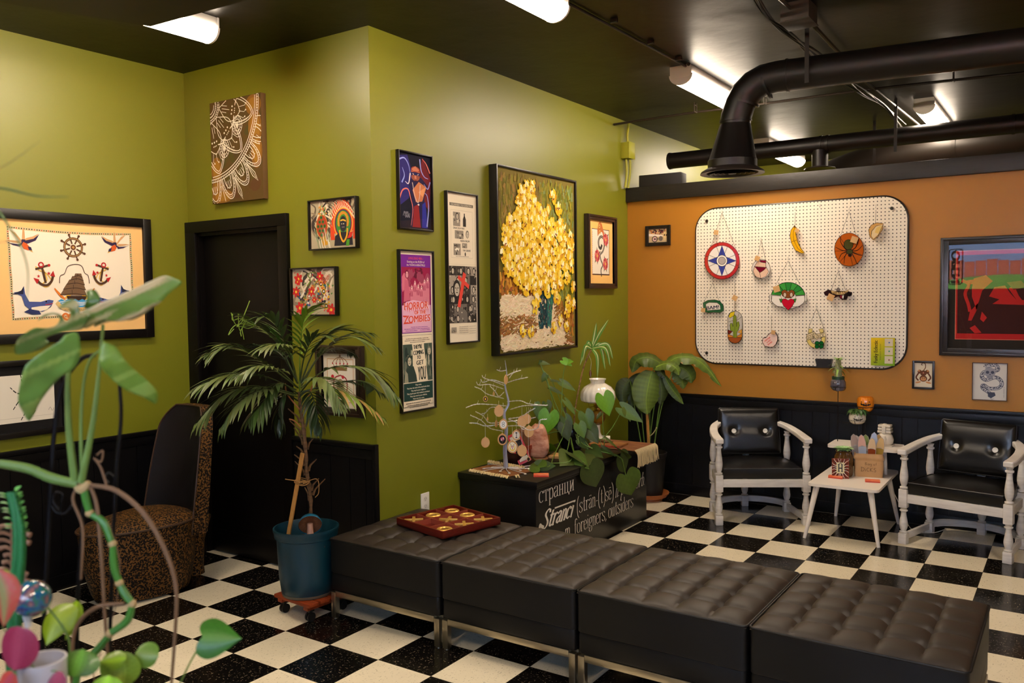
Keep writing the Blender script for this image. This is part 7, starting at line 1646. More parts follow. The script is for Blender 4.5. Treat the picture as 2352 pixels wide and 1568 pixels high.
# orange card-holder blocks: one here, two on the side table
ORG = mat('orange_wood_block', (216, 96, 52), 0.5, var=(20, (226, 130, 80), (1, 8, 1)))
def oblock(loc, rz, lab):
    t = thing('orange_block', lab, 'block', loc, rz, 'orange wooden blocks')
    b = B(); b.box((0, 0, 0.009), (0.09, 0.032, 0.018), 0.0015); b.obj('block', ORG, t); b = B(); b.box((0, -0.0165, 0.0045), (0.0895, 0.001, 0.008)); b.obj('edge_stripe', mat('deep_orange_edge', (186, 60, 34), 0.5), t); return t
p = at(2, ZTR, 1243, 1094); oblock((p.x, p.y, ZTR), facing(p), 'orange wooden block on the left corner of the black trunk')
# ================================================================== pegboard with stained glass
PM = bpy.data.materials.new('white_pegboard'); PM.use_nodes = True; nt = PM.node_tree; bs = nt.nodes['Principled BSDF']
tc = nd('ShaderNodeTexCoord'); sp = nd('ShaderNodeSeparateXYZ'); nt.links.new(tc.outputs['Object'], sp.inputs[0])
def frac(o, k=0.0254): return mth('SUBTRACT', mth('FRACT', mth('DIVIDE', o, k)), 0.5)
a_, b_ = frac(sp.outputs[0]), frac(sp.outputs[2])
dd = mth('SQRT', mth('ADD', mth('MULTIPLY', a_, a_), mth('MULTIPLY', b_, b_)))
hole = mth('LESS_THAN', dd, 0.165)
nt.links.new(mixc(hole, (240, 231, 214), (34, 24, 18)), bs.inputs['Base Color']); bs.inputs['Roughness'].default_value = 0.4
pb = thing('pegboard', 'large white pegboard with rounded corners on the orange wall', 'pegboard', (2.024, 3.68, 1.680))
o = B(); o.prism(rrect(1.530, 1.202, 0.165, 10), -0.010, 0.008, M=Matrix.Translation((0, -0.012, 0)) @ upright()); o.obj('board', PM, pb, angle=30)
o = B(); o.tube([(p[0], -0.012, p[1]) for p in rrect(1.538, 1.210, 0.168, 12)], 0.0075, 8, closed=True); o.obj('edge_trim', mat('black_edge_trim', (28, 22, 20), 0.35), pb)
PY_ = 3.652
for x, y in ((1623, 507), (2048, 478), (1623, 810), (2046, 815)):
    q = at(1, PY_, x, y); o = B(); o.lathe([(0.0, 0.006), (0.008, 0.005), (0.012, 0.0), (0.012, -0.004)], (q.x-2.024, 0, 0), 14, M=Matrix.Translation((0, PY_-3.68, q.z-1.68)) @ Matrix.Rotation(PI/2, 4, 'X')); o.obj('screw', MATS['black_edge_trim'], pb)
CLEAR = mat('clear_plastic', (210, 204, 196), 0.15, coat=0.5)
hookob = None
def hook(px, py):
    global hookob
    q = at(1, PY_, px, py)
    if hookob is None:
        b = B(); b.tube(catmull([(0, 0.002, 0.014), (0, -0.006, 0.012), (0, -0.007, -0.004), (0, -0.014, -0.010), (0, -0.020, -0.002)], 5), 0.0018, 6)
        hookob = b.obj('peg_hook', CLEAR); tag(hookob, 'small clear plastic hook in the white pegboard', 'hook', 'clear hooks of the pegboard'); o = hookob
    else: o = hookob.copy(); COL.objects.link(o)
    o.location = q
for x, y in ((1748, 490), (1884, 473), (2030, 554), (2057, 594), (2003, 622), (2011, 703), (1942, 744), (1764, 707), (1726, 742), (1623, 740), (1659, 488), (1748, 551), (1827, 480), (1951, 481), (2012, 475), (1637, 645), (1688, 646), (1811, 594), (1926, 619), (1875, 702), (1772, 728)): hook(x, y)
LEADC = (40, 30, 28)
def catcher(name, lab, px, py, cat='sun catcher'):
    q = at(1, 3.636, px, py); t = thing(name, lab, cat, q, 0, 'stained glass pieces on the pegboard')
    def f(x, y): p = at(1, 3.636, x, y)-q; return (p.x, p.z)
    return t, f
def C(x, y): return (1580+x/3.564, 430+y/3.564)     # reading of the enlarged view
def chain(t, f, pts, col=(70, 60, 56), hk=None):
    b = B()
    for P in pts:
        K = [V((f(*p)[0], -0.004, f(*p)[1])) for p in P]; b.tube(K, 0.0013, 5)
    b.obj('chain', mat('dark_chain', (60, 50, 46), 0.4, 0.6), t)
def tagcard(t, f, x, y, ang, s=0.024):
    u, v = f(x, y); b = B(); b.box((0, 0, 0), (s*1.5, 0.002, s*1.5), M=Matrix.Translation((u, -0.012, v)) @ Matrix.Rotation(R(ang), 4, 'Y')); b.obj('price_tag', mat('kraft_tag', (200, 158, 104), 0.8), t, smooth=False)
def poly(a, f, pts, c, th=0.0, lead=True, w=0.0032):
    P = [f(*C(*p)) for p in pts]; a.shape(P, c, th)
    if lead: a.line(P, w, LEADC, closed=True)
def ringpts(cx, cy, rx, ry, n=28, a0=0, a1=360): return [(cx+rx*math.cos(R(a0+(a1-a0)*i/n)), cy+ry*math.sin(R(a0+(a1-a0)*i/n))) for i in range(n if a1-a0 >= 360 else n+1)]
def fin(a, t): return a.obj('glass_panel', STAINED, t, smooth=False)
def newart(): return Art(-0.003, 4e-5)
# 1 compass star
t, f = catcher('sun_catcher', 'round stained glass compass star in red, white and blue', 1658.6, 598.6)
a = newart(); poly(a, f, ringpts(280, 601, 143, 151, 40), (176, 30, 34), 0.006); poly(a, f, ringpts(280, 601, 116, 124, 36), (232, 226, 222))
for k in range(8):
    th = R(45*k+22.5); a.line([f(*C(280+116*math.cos(th), 601+124*math.sin(th))), f(*C(280+40*math.cos(th), 601+42*math.sin(th)))], .0028, LEADC)
for k in range(6): th = R(60*k+15); a.line([f(*C(280+118*math.cos(th), 601+126*math.sin(th))), f(*C(280+141*math.cos(th), 601+149*math.sin(th)))], .0028, LEADC)
for k in range(4):
    th = R(90*k); e = (280+118*math.cos(th), 601+126*math.sin(th)); s1 = (280+46*math.cos(th+.75), 601+46*math.sin(th+.75)); s2 = (280+46*math.cos(th-.75), 601+46*math.sin(th-.75))
    poly(a, f, [e, s1, s2], (34, 50, 150)); a.line([f(*C(*e)), f(*C(280, 601))], .0022, LEADC)
poly(a, f, ringpts(280, 601, 44, 46, 20), (236, 232, 228)); poly(a, f, ringpts(280, 601, 30, 31, 16), (170, 160, 158)); fin(a, t)
chain(t, f, [[C(190, 488), C(280, 212)], [C(388, 488), C(282, 212)]]); tagcard(t, f, *C(235, 370), 10)
# 2 figure in a bikini
t, f = catcher('sun_catcher', 'small round stained glass of a torso in a dark red bikini', *C(600, 668))
a = newart(); poly(a, f, ringpts(600, 668, 75, 80), (222, 214, 208), 0.006); poly(a, f, [(545, 650), (575, 600), (600, 612), (635, 605), (640, 650), (662, 690), (640, 730), (598, 745), (555, 730), (535, 690)], (226, 190, 166))
poly(a, f, [(590, 596), (640, 600), (642, 620), (596, 612)], (120, 20, 50)); poly(a, f, [(545, 648), (645, 656), (622, 678), (590, 700), (570, 675)], (110, 16, 40)); a.line([f(*C(590, 700)), f(*C(598, 746))], .0026, LEADC); fin(a, t)
chain(t, f, [[C(568, 590), C(600, 440)], [C(636, 590), C(602, 440)]]); tagcard(t, f, *C(572, 582), 25)
# 3 banana
t, f = catcher('sun_catcher', 'yellow stained glass banana on the upper part of the pegboard', *C(890, 430))
a = newart(); poly(a, f, [(874, 312), (886, 330), (884, 380), (900, 450), (925, 500), (955, 535), (935, 541), (880, 515), (848, 455), (836, 400), (845, 350)], (226, 170, 24), 0.006)
a.line([f(*C(*p)) for p in ((878, 320), (862, 380), (870, 440), (900, 500), (948, 538))], .0026, LEADC); a.line([f(*C(840, 450)), f(*C(892, 432))], .0026, LEADC); poly(a, f, [(874, 312), (886, 328), (868, 330)], (110, 70, 30)); fin(a, t)
chain(t, f, [[C(877, 315), C(880, 205)]]); tagcard(t, f, *C(896, 355), 35, .019)
# 4 spider
t, f = catcher('sun_catcher', 'round amber stained glass with a black spider', *C(1320, 510))
a = newart(); poly(a, f, ringpts(1320, 510, 119, 136, 36), (176, 84, 20), 0.006)
for th in (20, 75, 130, 175, 230, 310): a.line([f(*C(1320, 520)), f(*C(1320+119*math.cos(R(th)), 510+136*math.sin(R(th))))], .0026, LEADC)
for pts in ([(1300, 515), (1270, 480), (1250, 440), (1255, 400)], [(1298, 522), (1260, 515), (1210, 490)], [(1300, 530), (1260, 545), (1235, 590)], [(1305, 535), (1285, 570), (1278, 625)], [(1345, 515), (1375, 490), (1395, 440), (1400, 415)], [(1345, 522), (1390, 515), (1430, 475)], [(1342, 530), (1390, 550), (1425, 560)], [(1340, 535), (1365, 580), (1385, 628)]): a.line([f(*C(*p)) for p in pts], .0065, (28, 20, 22), smooth=True, w2=.003)
poly(a, f, ringpts(1315, 470, 38, 42, 20), (70, 66, 28)); poly(a, f, ringpts(1325, 528, 26, 22, 14), (60, 58, 26)); poly(a, f, ringpts(1328, 556, 14, 12, 10), (40, 26, 22)); fin(a, t)
chain(t, f, [[C(1252, 392), C(1320, 200)], [C(1375, 385), C(1322, 200)]]); tagcard(t, f, *C(1365, 430), 20, .03)
# 5 shell-like amber piece
t, f = catcher('sun_catcher', 'pale amber and white stained glass taco shape at the upper right', *C(1545, 360))
a = newart(); poly(a, f, [(1500, 310), (1545, 290), (1600, 296), (1596, 340), (1560, 400), (1520, 433), (1490, 405), (1480, 350)], (206, 158, 90), 0.006); poly(a, f, [(1598, 304), (1540, 318), (1505, 360), (1500, 400), (1520, 425), (1560, 390)], (230, 206, 160)); poly(a, f, [(1590, 310), (1545, 330), (1530, 370), (1560, 380)], (226, 190, 110), lead=False); fin(a, t)
chain(t, f, [[C(1535, 292), C(1540, 185)]])
# 6 BAM
t, f = catcher('sun_catcher', 'green bordered stained glass piece reading BAM!', *C(208, 975))
a = newart(); out = [(125, 945), (165, 924), (220, 920), (262, 930), (292, 968), (294, 1010), (262, 1026), (210, 1022), (168, 1028), (135, 1015), (128, 985)]
poly(a, f, out, (20, 84, 46), 0.006); poly(a, f, [(148, 955), (175, 942), (240, 944), (265, 965), (268, 1000), (215, 1004), (160, 1008), (148, 985)], (222, 216, 206)); u, v = f(*C(205, 993)); a.text('BAM!', u, v-.004, .028, (30, 26, 60), w=.10, rot=5, bold=.0014); fin(a, t)
chain(t, f, [[C(135, 935), C(205, 782)], [C(255, 925), C(206, 782)]]); tagcard(t, f, *C(130, 1005), 5, .022)
# 7 cactus
t, f = catcher('sun_catcher', 'tall capsule-shaped stained glass with a green cactus and yellow sun', *C(386, 1145))
cap = ringpts(386, 1072, 59, 60, 12, 180, 360)+ringpts(386, 1218, 59, 60, 12, 0, 180)
a = newart(); poly(a, f, cap, (190, 184, 176), 0.006); poly(a, f, ringpts(386, 1218, 57, 58, 12, 0, 180), (150, 74, 26)); poly(a, f, [(329, 1200), (390, 1225), (443, 1195), (443, 1228), (329, 1228)], (196, 120, 34)); poly(a, f, [(329, 1165), (365, 1180), (345, 1200), (329, 1200)], (96, 24, 20)); poly(a, f, [(443, 1160), (405, 1185), (443, 1200)], (206, 150, 60)); poly(a, f, [(334, 1055), (350, 1025), (385, 1016), (378, 1050), (345, 1070)], (214, 190, 30))
poly(a, f, [(372, 1230), (372, 1180), (350, 1170), (345, 1130), (352, 1110), (366, 1115), (370, 1140), (372, 1060), (384, 1040), (398, 1058), (400, 1140), (404, 1100), (418, 1098), (424, 1130), (415, 1170), (402, 1180), (402, 1230)], (120, 140, 40)); a.line([f(*C(386, 1045)), f(*C(386, 1228))], .002, LEADC)
for p in ((420, 1030), (440, 1060), (335, 1100)): a.line([f(*C(*p)), f(*C(402 if p[0] > 386 else 370, 1090))], .0022, LEADC)
fin(a, t); chain(t, f, [[C(386, 1012), C(386, 785)]]); tagcard(t, f, *C(388, 905), 30, .026)
# 8 heart with hands
t, f = catcher('sun_catcher', 'largest stained glass piece, two white hands holding a red heart under a green fan', *C(820, 890))
a = newart(); poly(a, f, ringpts(822, 905, 142, 128, 22, 190, 350)+[(962, 925), (880, 985), (822, 1000), (765, 980), (684, 925)], (226, 220, 212), 0.006)
for k in range(7):
    a0, a1 = 192+22.4*k, 192+22.4*(k+1); poly(a, f, ringpts(822, 905, 140, 126, 4, a0, a1)+list(reversed(ringpts(822, 895, 62, 50, 3, a0, a1))), (44, 130, 54) if k % 2 else (60, 150, 60))
poly(a, f, [(668, 880), (684, 878), (686, 930), (676, 942), (668, 930)], (226, 220, 212)); poly(a, f, [(958, 876), (974, 878), (974, 930), (962, 936), (956, 925)], (226, 220, 212))
poly(a, f, [(690, 885), (762, 890), (770, 930), (800, 960), (780, 978), (735, 975), (700, 950), (686, 930)], (236, 230, 222)); poly(a, f, [(955, 885), (885, 890), (878, 930), (845, 960), (865, 978), (910, 975), (945, 950), (957, 930)], (236, 230, 222))
poly(a, f, [(768, 850), (795, 838), (822, 855), (850, 838), (875, 852), (872, 885), (845, 905), (800, 905), (772, 885)], (130, 72, 34)); poly(a, f, ringpts(795, 880, 13, 20, 10), (200, 180, 160)); poly(a, f, ringpts(848, 880, 13, 20, 10), (200, 180, 160))
poly(a, f, [(748, 912), (775, 915), (780, 935), (762, 945)], (60, 120, 50)); poly(a, f, [(890, 910), (868, 915), (862, 935), (880, 942)], (60, 120, 50))
poly(a, f, [(822, 1005), (785, 970), (768, 935), (780, 915), (800, 912), (822, 925), (845, 912), (865, 918), (874, 938), (855, 975)], (184, 20, 44)); fin(a, t)
chain(t, f, [[C(718, 805), C(820, 605)], [C(920, 800), C(823, 605)]]); tagcard(t, f, *C(730, 832), -15, .031)
# 9 born to die
t, f = catcher('sun_catcher', 'stained glass ribbon reading Born to Die over dark wings', *C(1230, 872))
a = newart(); poly(a, f, [(1112, 860), (1150, 838), (1190, 850), (1300, 850), (1345, 860), (1340, 885), (1310, 890), (1290, 920), (1255, 915), (1235, 890), (1200, 905), (1160, 890), (1125, 885)], (50, 26, 30), 0.006); poly(a, f, [(1215, 835), (1232, 820), (1248, 835), (1240, 850), (1222, 850)], (120, 112, 110)); poly(a, f, ringpts(1285, 898, 22, 22, 12), (36, 24, 28)); poly(a, f, ringpts(1318, 872, 26, 18, 12, ), (24, 18, 22)); poly(a, f, [(1245, 885), (1262, 880), (1265, 915), (1245, 905)], (120, 24, 40)); poly(a, f, [(1262, 885), (1280, 882), (1276, 912), (1262, 908)], (222, 216, 208))
poly(a, f, [(1170, 842), (1230, 856), (1290, 850), (1318, 835), (1308, 862), (1275, 878), (1225, 880), (1180, 870)], (210, 178, 120)); u, v = f(*C(1236, 872)); a.text('Born to Die', u, v, .020, (50, 34, 26), w=.118, rot=2, bold=.0006); fin(a, t)
chain(t, f, [[C(1172, 845), C(1230, 692)], [C(1290, 840), C(1234, 692)]]); tagcard(t, f, *C(1172, 900), 25, .030)
# 10 good luck
t, f = catcher('sun_catcher', 'pale yellow stained glass horseshoe with a GOOD LUCK ribbon and green clover', *C(1050, 1235))
a = newart(); hs = ringpts(1050, 1240, 76, 76, 18, -55, 235); hi = list(reversed(ringpts(1050, 1240, 44, 44, 14, -55, 235)))
poly(a, f, hs+hi, (222, 200, 116), 0.006); poly(a, f, [(1072, 1162), (1105, 1155), (1115, 1185), (1085, 1190)], (226, 206, 130)); poly(a, f, [(990, 1160), (1020, 1156), (1018, 1190), (985, 1190)], (226, 206, 130))
poly(a, f, [(975, 1205), (1035, 1180), (1052, 1200), (1045, 1225), (985, 1250), (968, 1235)], (226, 210, 170)); poly(a, f, [(1045, 1200), (1125, 1190), (1130, 1220), (1060, 1238)], (226, 210, 170)); poly(a, f, [(1030, 1190), (1070, 1215), (1060, 1245), (1025, 1222)], (226, 210, 170))
u, v = f(*C(1012, 1232)); a.text('GOOD', u, v, .026, (60, 44, 30), w=.058, rot=22); u, v = f(*C(1086, 1228)); a.text('LUCK', u, v, .026, (60, 44, 30), w=.058, rot=6)
for dx, dy in ((-17, -12), (17, -12), (-17, 14), (17, 14)): poly(a, f, ringpts(1076+dx, 1288+dy, 19, 17, 12), (16, 92, 40))
fin(a, t); chain(t, f, [[C(985, 1160), C(1052, 992)], [C(1118, 1168), C(1054, 992)]])
# 11 candy heart
t, f = catcher('sun_catcher', 'pale pink candy heart of glass with red lettering', *C(672, 1248))
a = newart(); hrt = [(672, 1308), (630, 1300), (610, 1268), (615, 1235), (640, 1230), (655, 1210), (680, 1188), (712, 1186), (732, 1215), (735, 1250), (720, 1285), (700, 1306)]
poly(a, f, [(p[0]+6, p[1]-4) for p in hrt], (150, 140, 136), 0.008); poly(a, f, hrt, (236, 206, 196), 0.0, w=.004)
for i, (s_, ww) in enumerate((('EVERYONE', .052), ('LOVES', .036), ('BOOBS!', .040))): u, v = f(*C(655+i*11, 1248+i*16)); a.text(s_, u, v, .011, (214, 60, 60), w=ww, rot=38, bold=.0006)
fin(a, t); chain(t, f, [[C(684, 1190), C(686, 1075)]]); tagcard(t, f, *C(702, 1186), 12, .02)
# information sign (its codes are left as blank pale squares)
q = at(1, 3.636, *C(1597, 1346)); c0, c1 = at(1, 3.636, *C(1500, 1230)), at(1, 3.636, *C(1693, 1463)); sw, sh = c1.x-c0.x, c0.z-c1.z
t = thing('shop_sign', 'yellow to green sign with sideways dark lettering at the lower right of the pegboard', 'sign', ((c0.x+c1.x)/2, 3.636, (c0.z+c1.z)/2))
B().box((0, 0.004, 0), (sw, 0.012, sh), 0.001).obj('panel', mat('dark_sign_edge', (60, 66, 30), 0.5), t, smooth=False)
a = Art(-0.0022, 3e-5); n_ = 26
for j in range(n_):
    for i in range(6):
        k = (j/n_*0.75+(1-i/6)*0.35)
        k = min(1, max(0, k)); c_ = tuple(int(x+(y-x)*k) for x, y in zip((96, 146, 34), (222, 186, 24)))
        a.y += a.step; a.rect(-sw/2+sw*i/6, -sh/2+sh*j/n_, sw/6+1e-5, sh/n_+1e-5, c_)
a.y -= a.step
a.text('Funky Eclectic', -sw*.22, -sh*.40, .026, (40, 36, 20), w=sh*.80, anchor='l', rot=90, bold=.0008)
a.text('Stephanie Ayotte', -sw*.08, -sh*.30, .009, (70, 74, 30), w=sh*.58, anchor='l', rot=90)
for j in range(3): a.rect(sw*.08, -sh*.42+j*sh*.31, sw*.34, sh*.27, (206, 196, 172)); a.rect(sw*.235, -sh*.31+j*sh*.31, sw*.06, sh*.045, [(120, 60, 60), (30, 140, 100), (60, 100, 170)][j])
a.obj('print', INK, t, smooth=False)
# little black bin hooked on the lower edge
q = at(1, 3.62, *C(1115, 1440)); t = thing('small_bin', 'small black plastic bin hooked on the bottom edge of the pegboard', 'bin', q)
b = B(); w_, d_, h_ = 0.058, 0.025, 0.062; vs = []
for z, s_ in ((-h_/2, .78), (h_/2, 1.0)): vs += [(-w_*s_, -d_*s_, z), (w_*s_, -d_*s_, z), (w_*s_, d_, z), (-w_*s_, d_, z)]
vs += [(x*0.93, y*0.88, z+(0.004 if z < 0 else 0)) for x, y, z in vs]
b.add(vs, [(0, 3, 2, 1), (0, 1, 5, 4), (1, 2, 6, 5), (2, 3, 7, 6), (3, 0, 4, 7), (8, 9, 10, 11), (8, 12, 13, 9), (9, 13, 14, 10), (10, 14, 15, 11), (11, 15, 12, 8), (4, 5, 13, 12), (5, 6, 14, 13), (6, 7, 15, 14), (7, 4, 12, 15)]); b.obj('bin_body', BLKP, t, smooth=False)
# ================================================================== things on the side table
KRAFT = mat('kraft_paper', (190, 146, 98), 0.85, bump=(16, 0.6, 0.006))
ZU_, ZL_ = 0.56, 0.372
pj = at(2, ZL_, 1933, 1093)
t = thing('glass_jar', 'amber ribbed glass jar with a pale green rosette plant on top', 'jar', (2.475, 3.245, ZL_))
b = B(); b.lathe([(0.0, 0.001), (0.050, 0.001), (0.056, 0.012), (0.058, 0.09), (0.056, 0.135), (0.045, 0.155), (0.045, 0.165), (0.050, 0.170), (0.046, 0.172), (0.040, 0.16), (0.040, 0.155), (0.052, 0.13), (0.054, 0.09), (0.052, 0.014), (0, 0.006)], (0, 0, 0), 64, cap=False, ribs=32, rib=0.05)
b.obj('jar', mat('amber_brown_glass', (112, 74, 30), 0.10, trans=0.45, coat=0.4), t)
r = random.Random(2); b = B()
for k in range(22):
    a_ = k*2.4; e = 0.2+0.045*k; leaf(b, (0.006*math.cos(a_), 0.006*math.sin(a_), 0.172), V((math.cos(a_), math.sin(a_), 1.3-e)), 0.045+0.002*k*(k < 14), 0.030, 'oval', V((0, 0, 1)), 0.2, 0.5, cv(r, (150, 186, 122), 8), nu=5, nv=6)
b.obj('rosette', LEAF, t)
# zebra card
p = at(2, ZL_, 1930, 1099); t = thing('letter_card', 'zebra striped card with an ornate letter H leaning on the amber jar', 'card', (p.x, p.y+0.004, ZL_+0.001), facing(p)+R(4)); t.scale = (0.85, 1, 1); t.rotation_euler = (R(-9), 0, facing(p)+R(4))
B().box((0, 0.0015, 0.066), (0.126, 0.003, 0.132)).obj('card', INKP, t, smooth=False)
a = Art(-0.0004, 2e-5); a.rect(-.063, 0, .126, .132, (112, 44, 24)); r = random.Random(6)
for k in range(34):
    th = 2*PI*k/34; cx_, cz_ = .0, .066
    p0 = (cx_+.030*math.cos(th), cz_+.034*math.sin(th)); m_ = min(.061/max(1e-3, abs(math.cos(th))), .064/max(1e-3, abs(math.sin(th)))); p1 = (cx_+m_*math.cos(th), cz_+m_*math.sin(th)); mid = ((p0[0]+p1[0])/2+r.uniform(-.006, .006), (p0[1]+p1[1])/2+r.uniform(-.006, .006))
    a.line([p0, mid, p1], .0065 if k % 2 else .0045, (24, 18, 18) if k % 2 else (226, 214, 196), smooth=True, w2=.002)
a.rect(-.029, .034, .058, .072, (206, 196, 150)); a.rect(-.026, .037, .052, .066, (214, 204, 160)); 
for x in (-.012, .012): a.rect(x-.004, .046, .008, .046, (50, 50, 60)); a.rect(x-.008, .044, .016, .004, (50, 50, 60)); a.rect(x-.008, .090, .016, .004, (50, 50, 60))
a.rect(-.012, .064, .024, .008, (50, 50, 60)); a.line([(-.012, .094), (0, .102), (.012, .094)], .004, (50, 50, 60), smooth=True); a.obj('print', INK, t, smooth=False)
# paper bag
p = at(2, ZL_, 1992, 1095); bg = thing('paper_bag', 'brown paper bag hand-lettered Bag of Dicks on the lower table top', 'paper bag', (p.x, p.y+0.045, ZL_), facing(p)); r = random.Random(8)
b = B()
def bag(u, v):
    th = 2*PI*u; w_, d_ = 0.088, 0.050; m_ = max(abs(math.cos(th))/w_, abs(math.sin(th))/d_); x, y = math.cos(th)/m_, math.sin(th)/m_
    z = v*0.158; k = 1+0.03*math.sin(v*PI)+(0.05 if .74 < v < .9 else 0)-0.05*math.exp(-((v-.70)/.03)**2)
    nz = noise.noise(V((x*30, y*30, z*22)))*0.006*(0.3+v)
    return (x*k+nz, y*k+nz, z)
b.grid(bag, 56, 22, closed_u=True); b.add([bag(i/56, 0) for i in range(56)], [tuple(range(56))]); b.grid(lambda u, v: tuple(V(bag(u, 1-0.1*v))*1.0-V((bag(u, 1)[0]*0.06, bag(u, 1)[1]*0.06, 0))), 56, 3, closed_u=True)
b.obj('bag', KRAFT, bg, angle=60)
a = Art(-0.0585, 2e-5)
def hand(pts, w=.0016): a.line(pts, w, (50, 36, 28), smooth=True)
def sc(L, x, y, s): return [(x+p[0]*s, y+p[1]*s) for p in L]
HW = {'B': [[(0, 0), (0, 1)], [(0, 1), (.5, .9), (.1, .55), (.6, .3), (0, 0)]], 'a': [[(.5, .5), (.1, .5), (.05, .1), (.4, .1), (.5, .5), (.55, 0)]], 'g': [[(.5, .5), (.1, .5), (.1, .1), (.45, .15), (.5, .5), (.45, -.4), (.1, -.3)]], 'o': [[(.3, .5), (.05, .3), (.2, 0), (.5, .15), (.3, .5)]], 'f': [[(.5, .95), (.25, .9), (.25, 0)], [(.05, .5), (.45, .5)]],
      'D': [[(.05, 0), (.05, 1)], [(-.1, 1), (.5, .9), (.7, .5), (.4, .05), (-.1, 0)]], 'I': [[(.1, 0), (.1, .6)], [(.1, .85), (.1, .9)]], 'C': [[(.55, .85), (.2, .9), (.02, .5), (.2, .05), (.6, .15)]], 'K': [[(.05, 0), (.05, .95)], [(.55, .95), (.08, .45), (.6, 0)]], 'S': [[(.55, .85), (.2, .9), (.1, .6), (.5, .35), (.4, 0), (.05, .1)]]}
x = -.022
for ch, dx in (('B', .017), ('a', .014), ('g', .018), (' ', .004), ('o', .013), ('f', .012)):
    for L in HW.get(ch, []): hand(sc(L, x, .083, .018), .0013)
    x += dx*.95
x = -.046
for ch, dx in (('D', .024), ('I', .010), ('C', .021), ('K', .021), ('S', .018)):
    for L in HW[ch]: hand(sc(L, x, .040, .027), .0019)
    x += dx
a.obj('lettering', INK, bg, smooth=False)
# stained glass pieces standing in the bag
tips = [(-.055, .0, .215, (176, 150, 140), (150, 140, 136)), (-.028, -.02, .215, (226, 176, 160), (170, 180, 196)), (-.012, .025, .210, (130, 150, 90), (160, 150, 120)), (.018, .02, .225, (190, 206, 236), (170, 180, 200)), (.012, -.022, .200, (222, 190, 150), (130, 56, 24)), (.045, .0, .205, (214, 176, 120), (164, 128, 50)), (.034, .028, .215, (200, 160, 100), (180, 150, 100)), (-.045, .022, .205, (214, 200, 190), (180, 170, 160))]
for i, (x, y, zt, ct, cb) in enumerate(tips):
    lab = ['clear grey glass piece at the left side of the paper bag', 'pink-tipped pale blue glass piece standing in the paper bag', 'green-tipped glass piece behind the pink-tipped one in the bag', 'bright blue-white glass tip at the back of the bag', 'cream-tipped red-brown glass piece in the middle of the bag', 'golden glass piece at the right front of the bag', 'amber glass piece at the right back of the bag', 'pale glass piece at the left back of the bag'][i]
    loc = bg.location+Matrix.Rotation(facing(p), 3, 'Z') @ V((x, y, 0)); t = thing('glass_piece', lab, 'ornament', (loc.x, loc.y, ZL_), facing(p)+R(r.uniform(-12, 12)), 'stained glass pieces in the paper bag')
    t.rotation_euler[1] = R(x*200*0.8)
    a = Art(-0.003, 4e-5); w_ = .0255; zt = zt*1.32; base = [(-w_*.85, .012), (w_*.85, .012), (w_, zt*.72), (-w_, zt*.72)]
    a.shape(base, cb, .006); a.line(base, .003, (176, 166, 160), closed=True)
    top = [(-w_, zt*.70), (w_, zt*.70), (w_*.95, zt*.82), (w_*.6, zt*.95), (0, zt), (-w_*.6, zt*.95), (-w_*.95, zt*.82)]; top = [(-w_, zt*.70), (0, zt*.735), (w_, zt*.70)]+top[2:]
    a.shape(top, ct, .006); a.line(top, .003, (176, 166, 160), closed=True); a.obj('glass', STAINED, t, smooth=False)
q = at(2, ZL_, 1922, 1092); p1 = at(2, ZL_, 1922, 1096); oblock((p1.x, p1.y-0.03, ZL_), facing(p1)+R(-14), 'orange wooden block on the side table in front of the zebra card')
p2 = at(2, ZL_, 2004, 1107); oblock((p2.x, p2.y, ZL_), facing(p2)+R(3), 'orange wooden block on the side table in front of the paper bag')
# white figurine on the upper tier
p = V((2.69, 3.50, ZU_)); t = thing('ceramic_figurine', 'white glazed ceramic figurine of a stacked square-headed shape on the upper tier', 'figurine', p, facing(p)+R(-15)); CER = mat('white_glazed_ceramic', (228, 216, 196), 0.22, coat=0.5)
b = B(); b.box((0, 0, 0.005), (0.105, 0.085, 0.010), 0.003); b.obj('plinth', CER, t)
b = B(); b.lathe([(0.040, 0.008), (0.052, 0.02), (0.055, 0.045), (0.046, 0.075), (0.032, 0.088)], (0, 0, 0), 24); b.lathe([(0.024, 0.03), (0.026, 0.05), (0.018, 0.072)], (0, -0.036, 0), 16); b.obj('body', CER, t)
for k in range(3): b = B(); b.box((0, 0, 0.098+0.020*k), (0.088-0.004*k, 0.062, 0.017), 0.004); b.obj('head_layer', CER, t)
b = B(); b.box((0, -0.034, 0.112), (0.026, 0.02, 0.05), 0.006); b.lathe([(0.012, 0.13), (0.020, 0.14), (0.014, 0.152), (0, 0.155)], (0, -0.01, 0), 12); b.obj('trunk_nose', CER, t)
b = B(); b.lathe([(0.0, 0.0), (0.03, 0.004), (0.036, 0.006), (0.0, 0.008)], (0.0, 0, 0), 16); tag(b.obj('metal_plate', mat('brass_plate', (120, 96, 50), 0.3, 0.9), loc=(2.60, 3.40, ZU_)), 'small brass plate lying on the upper tier beside the figurine', 'plate')
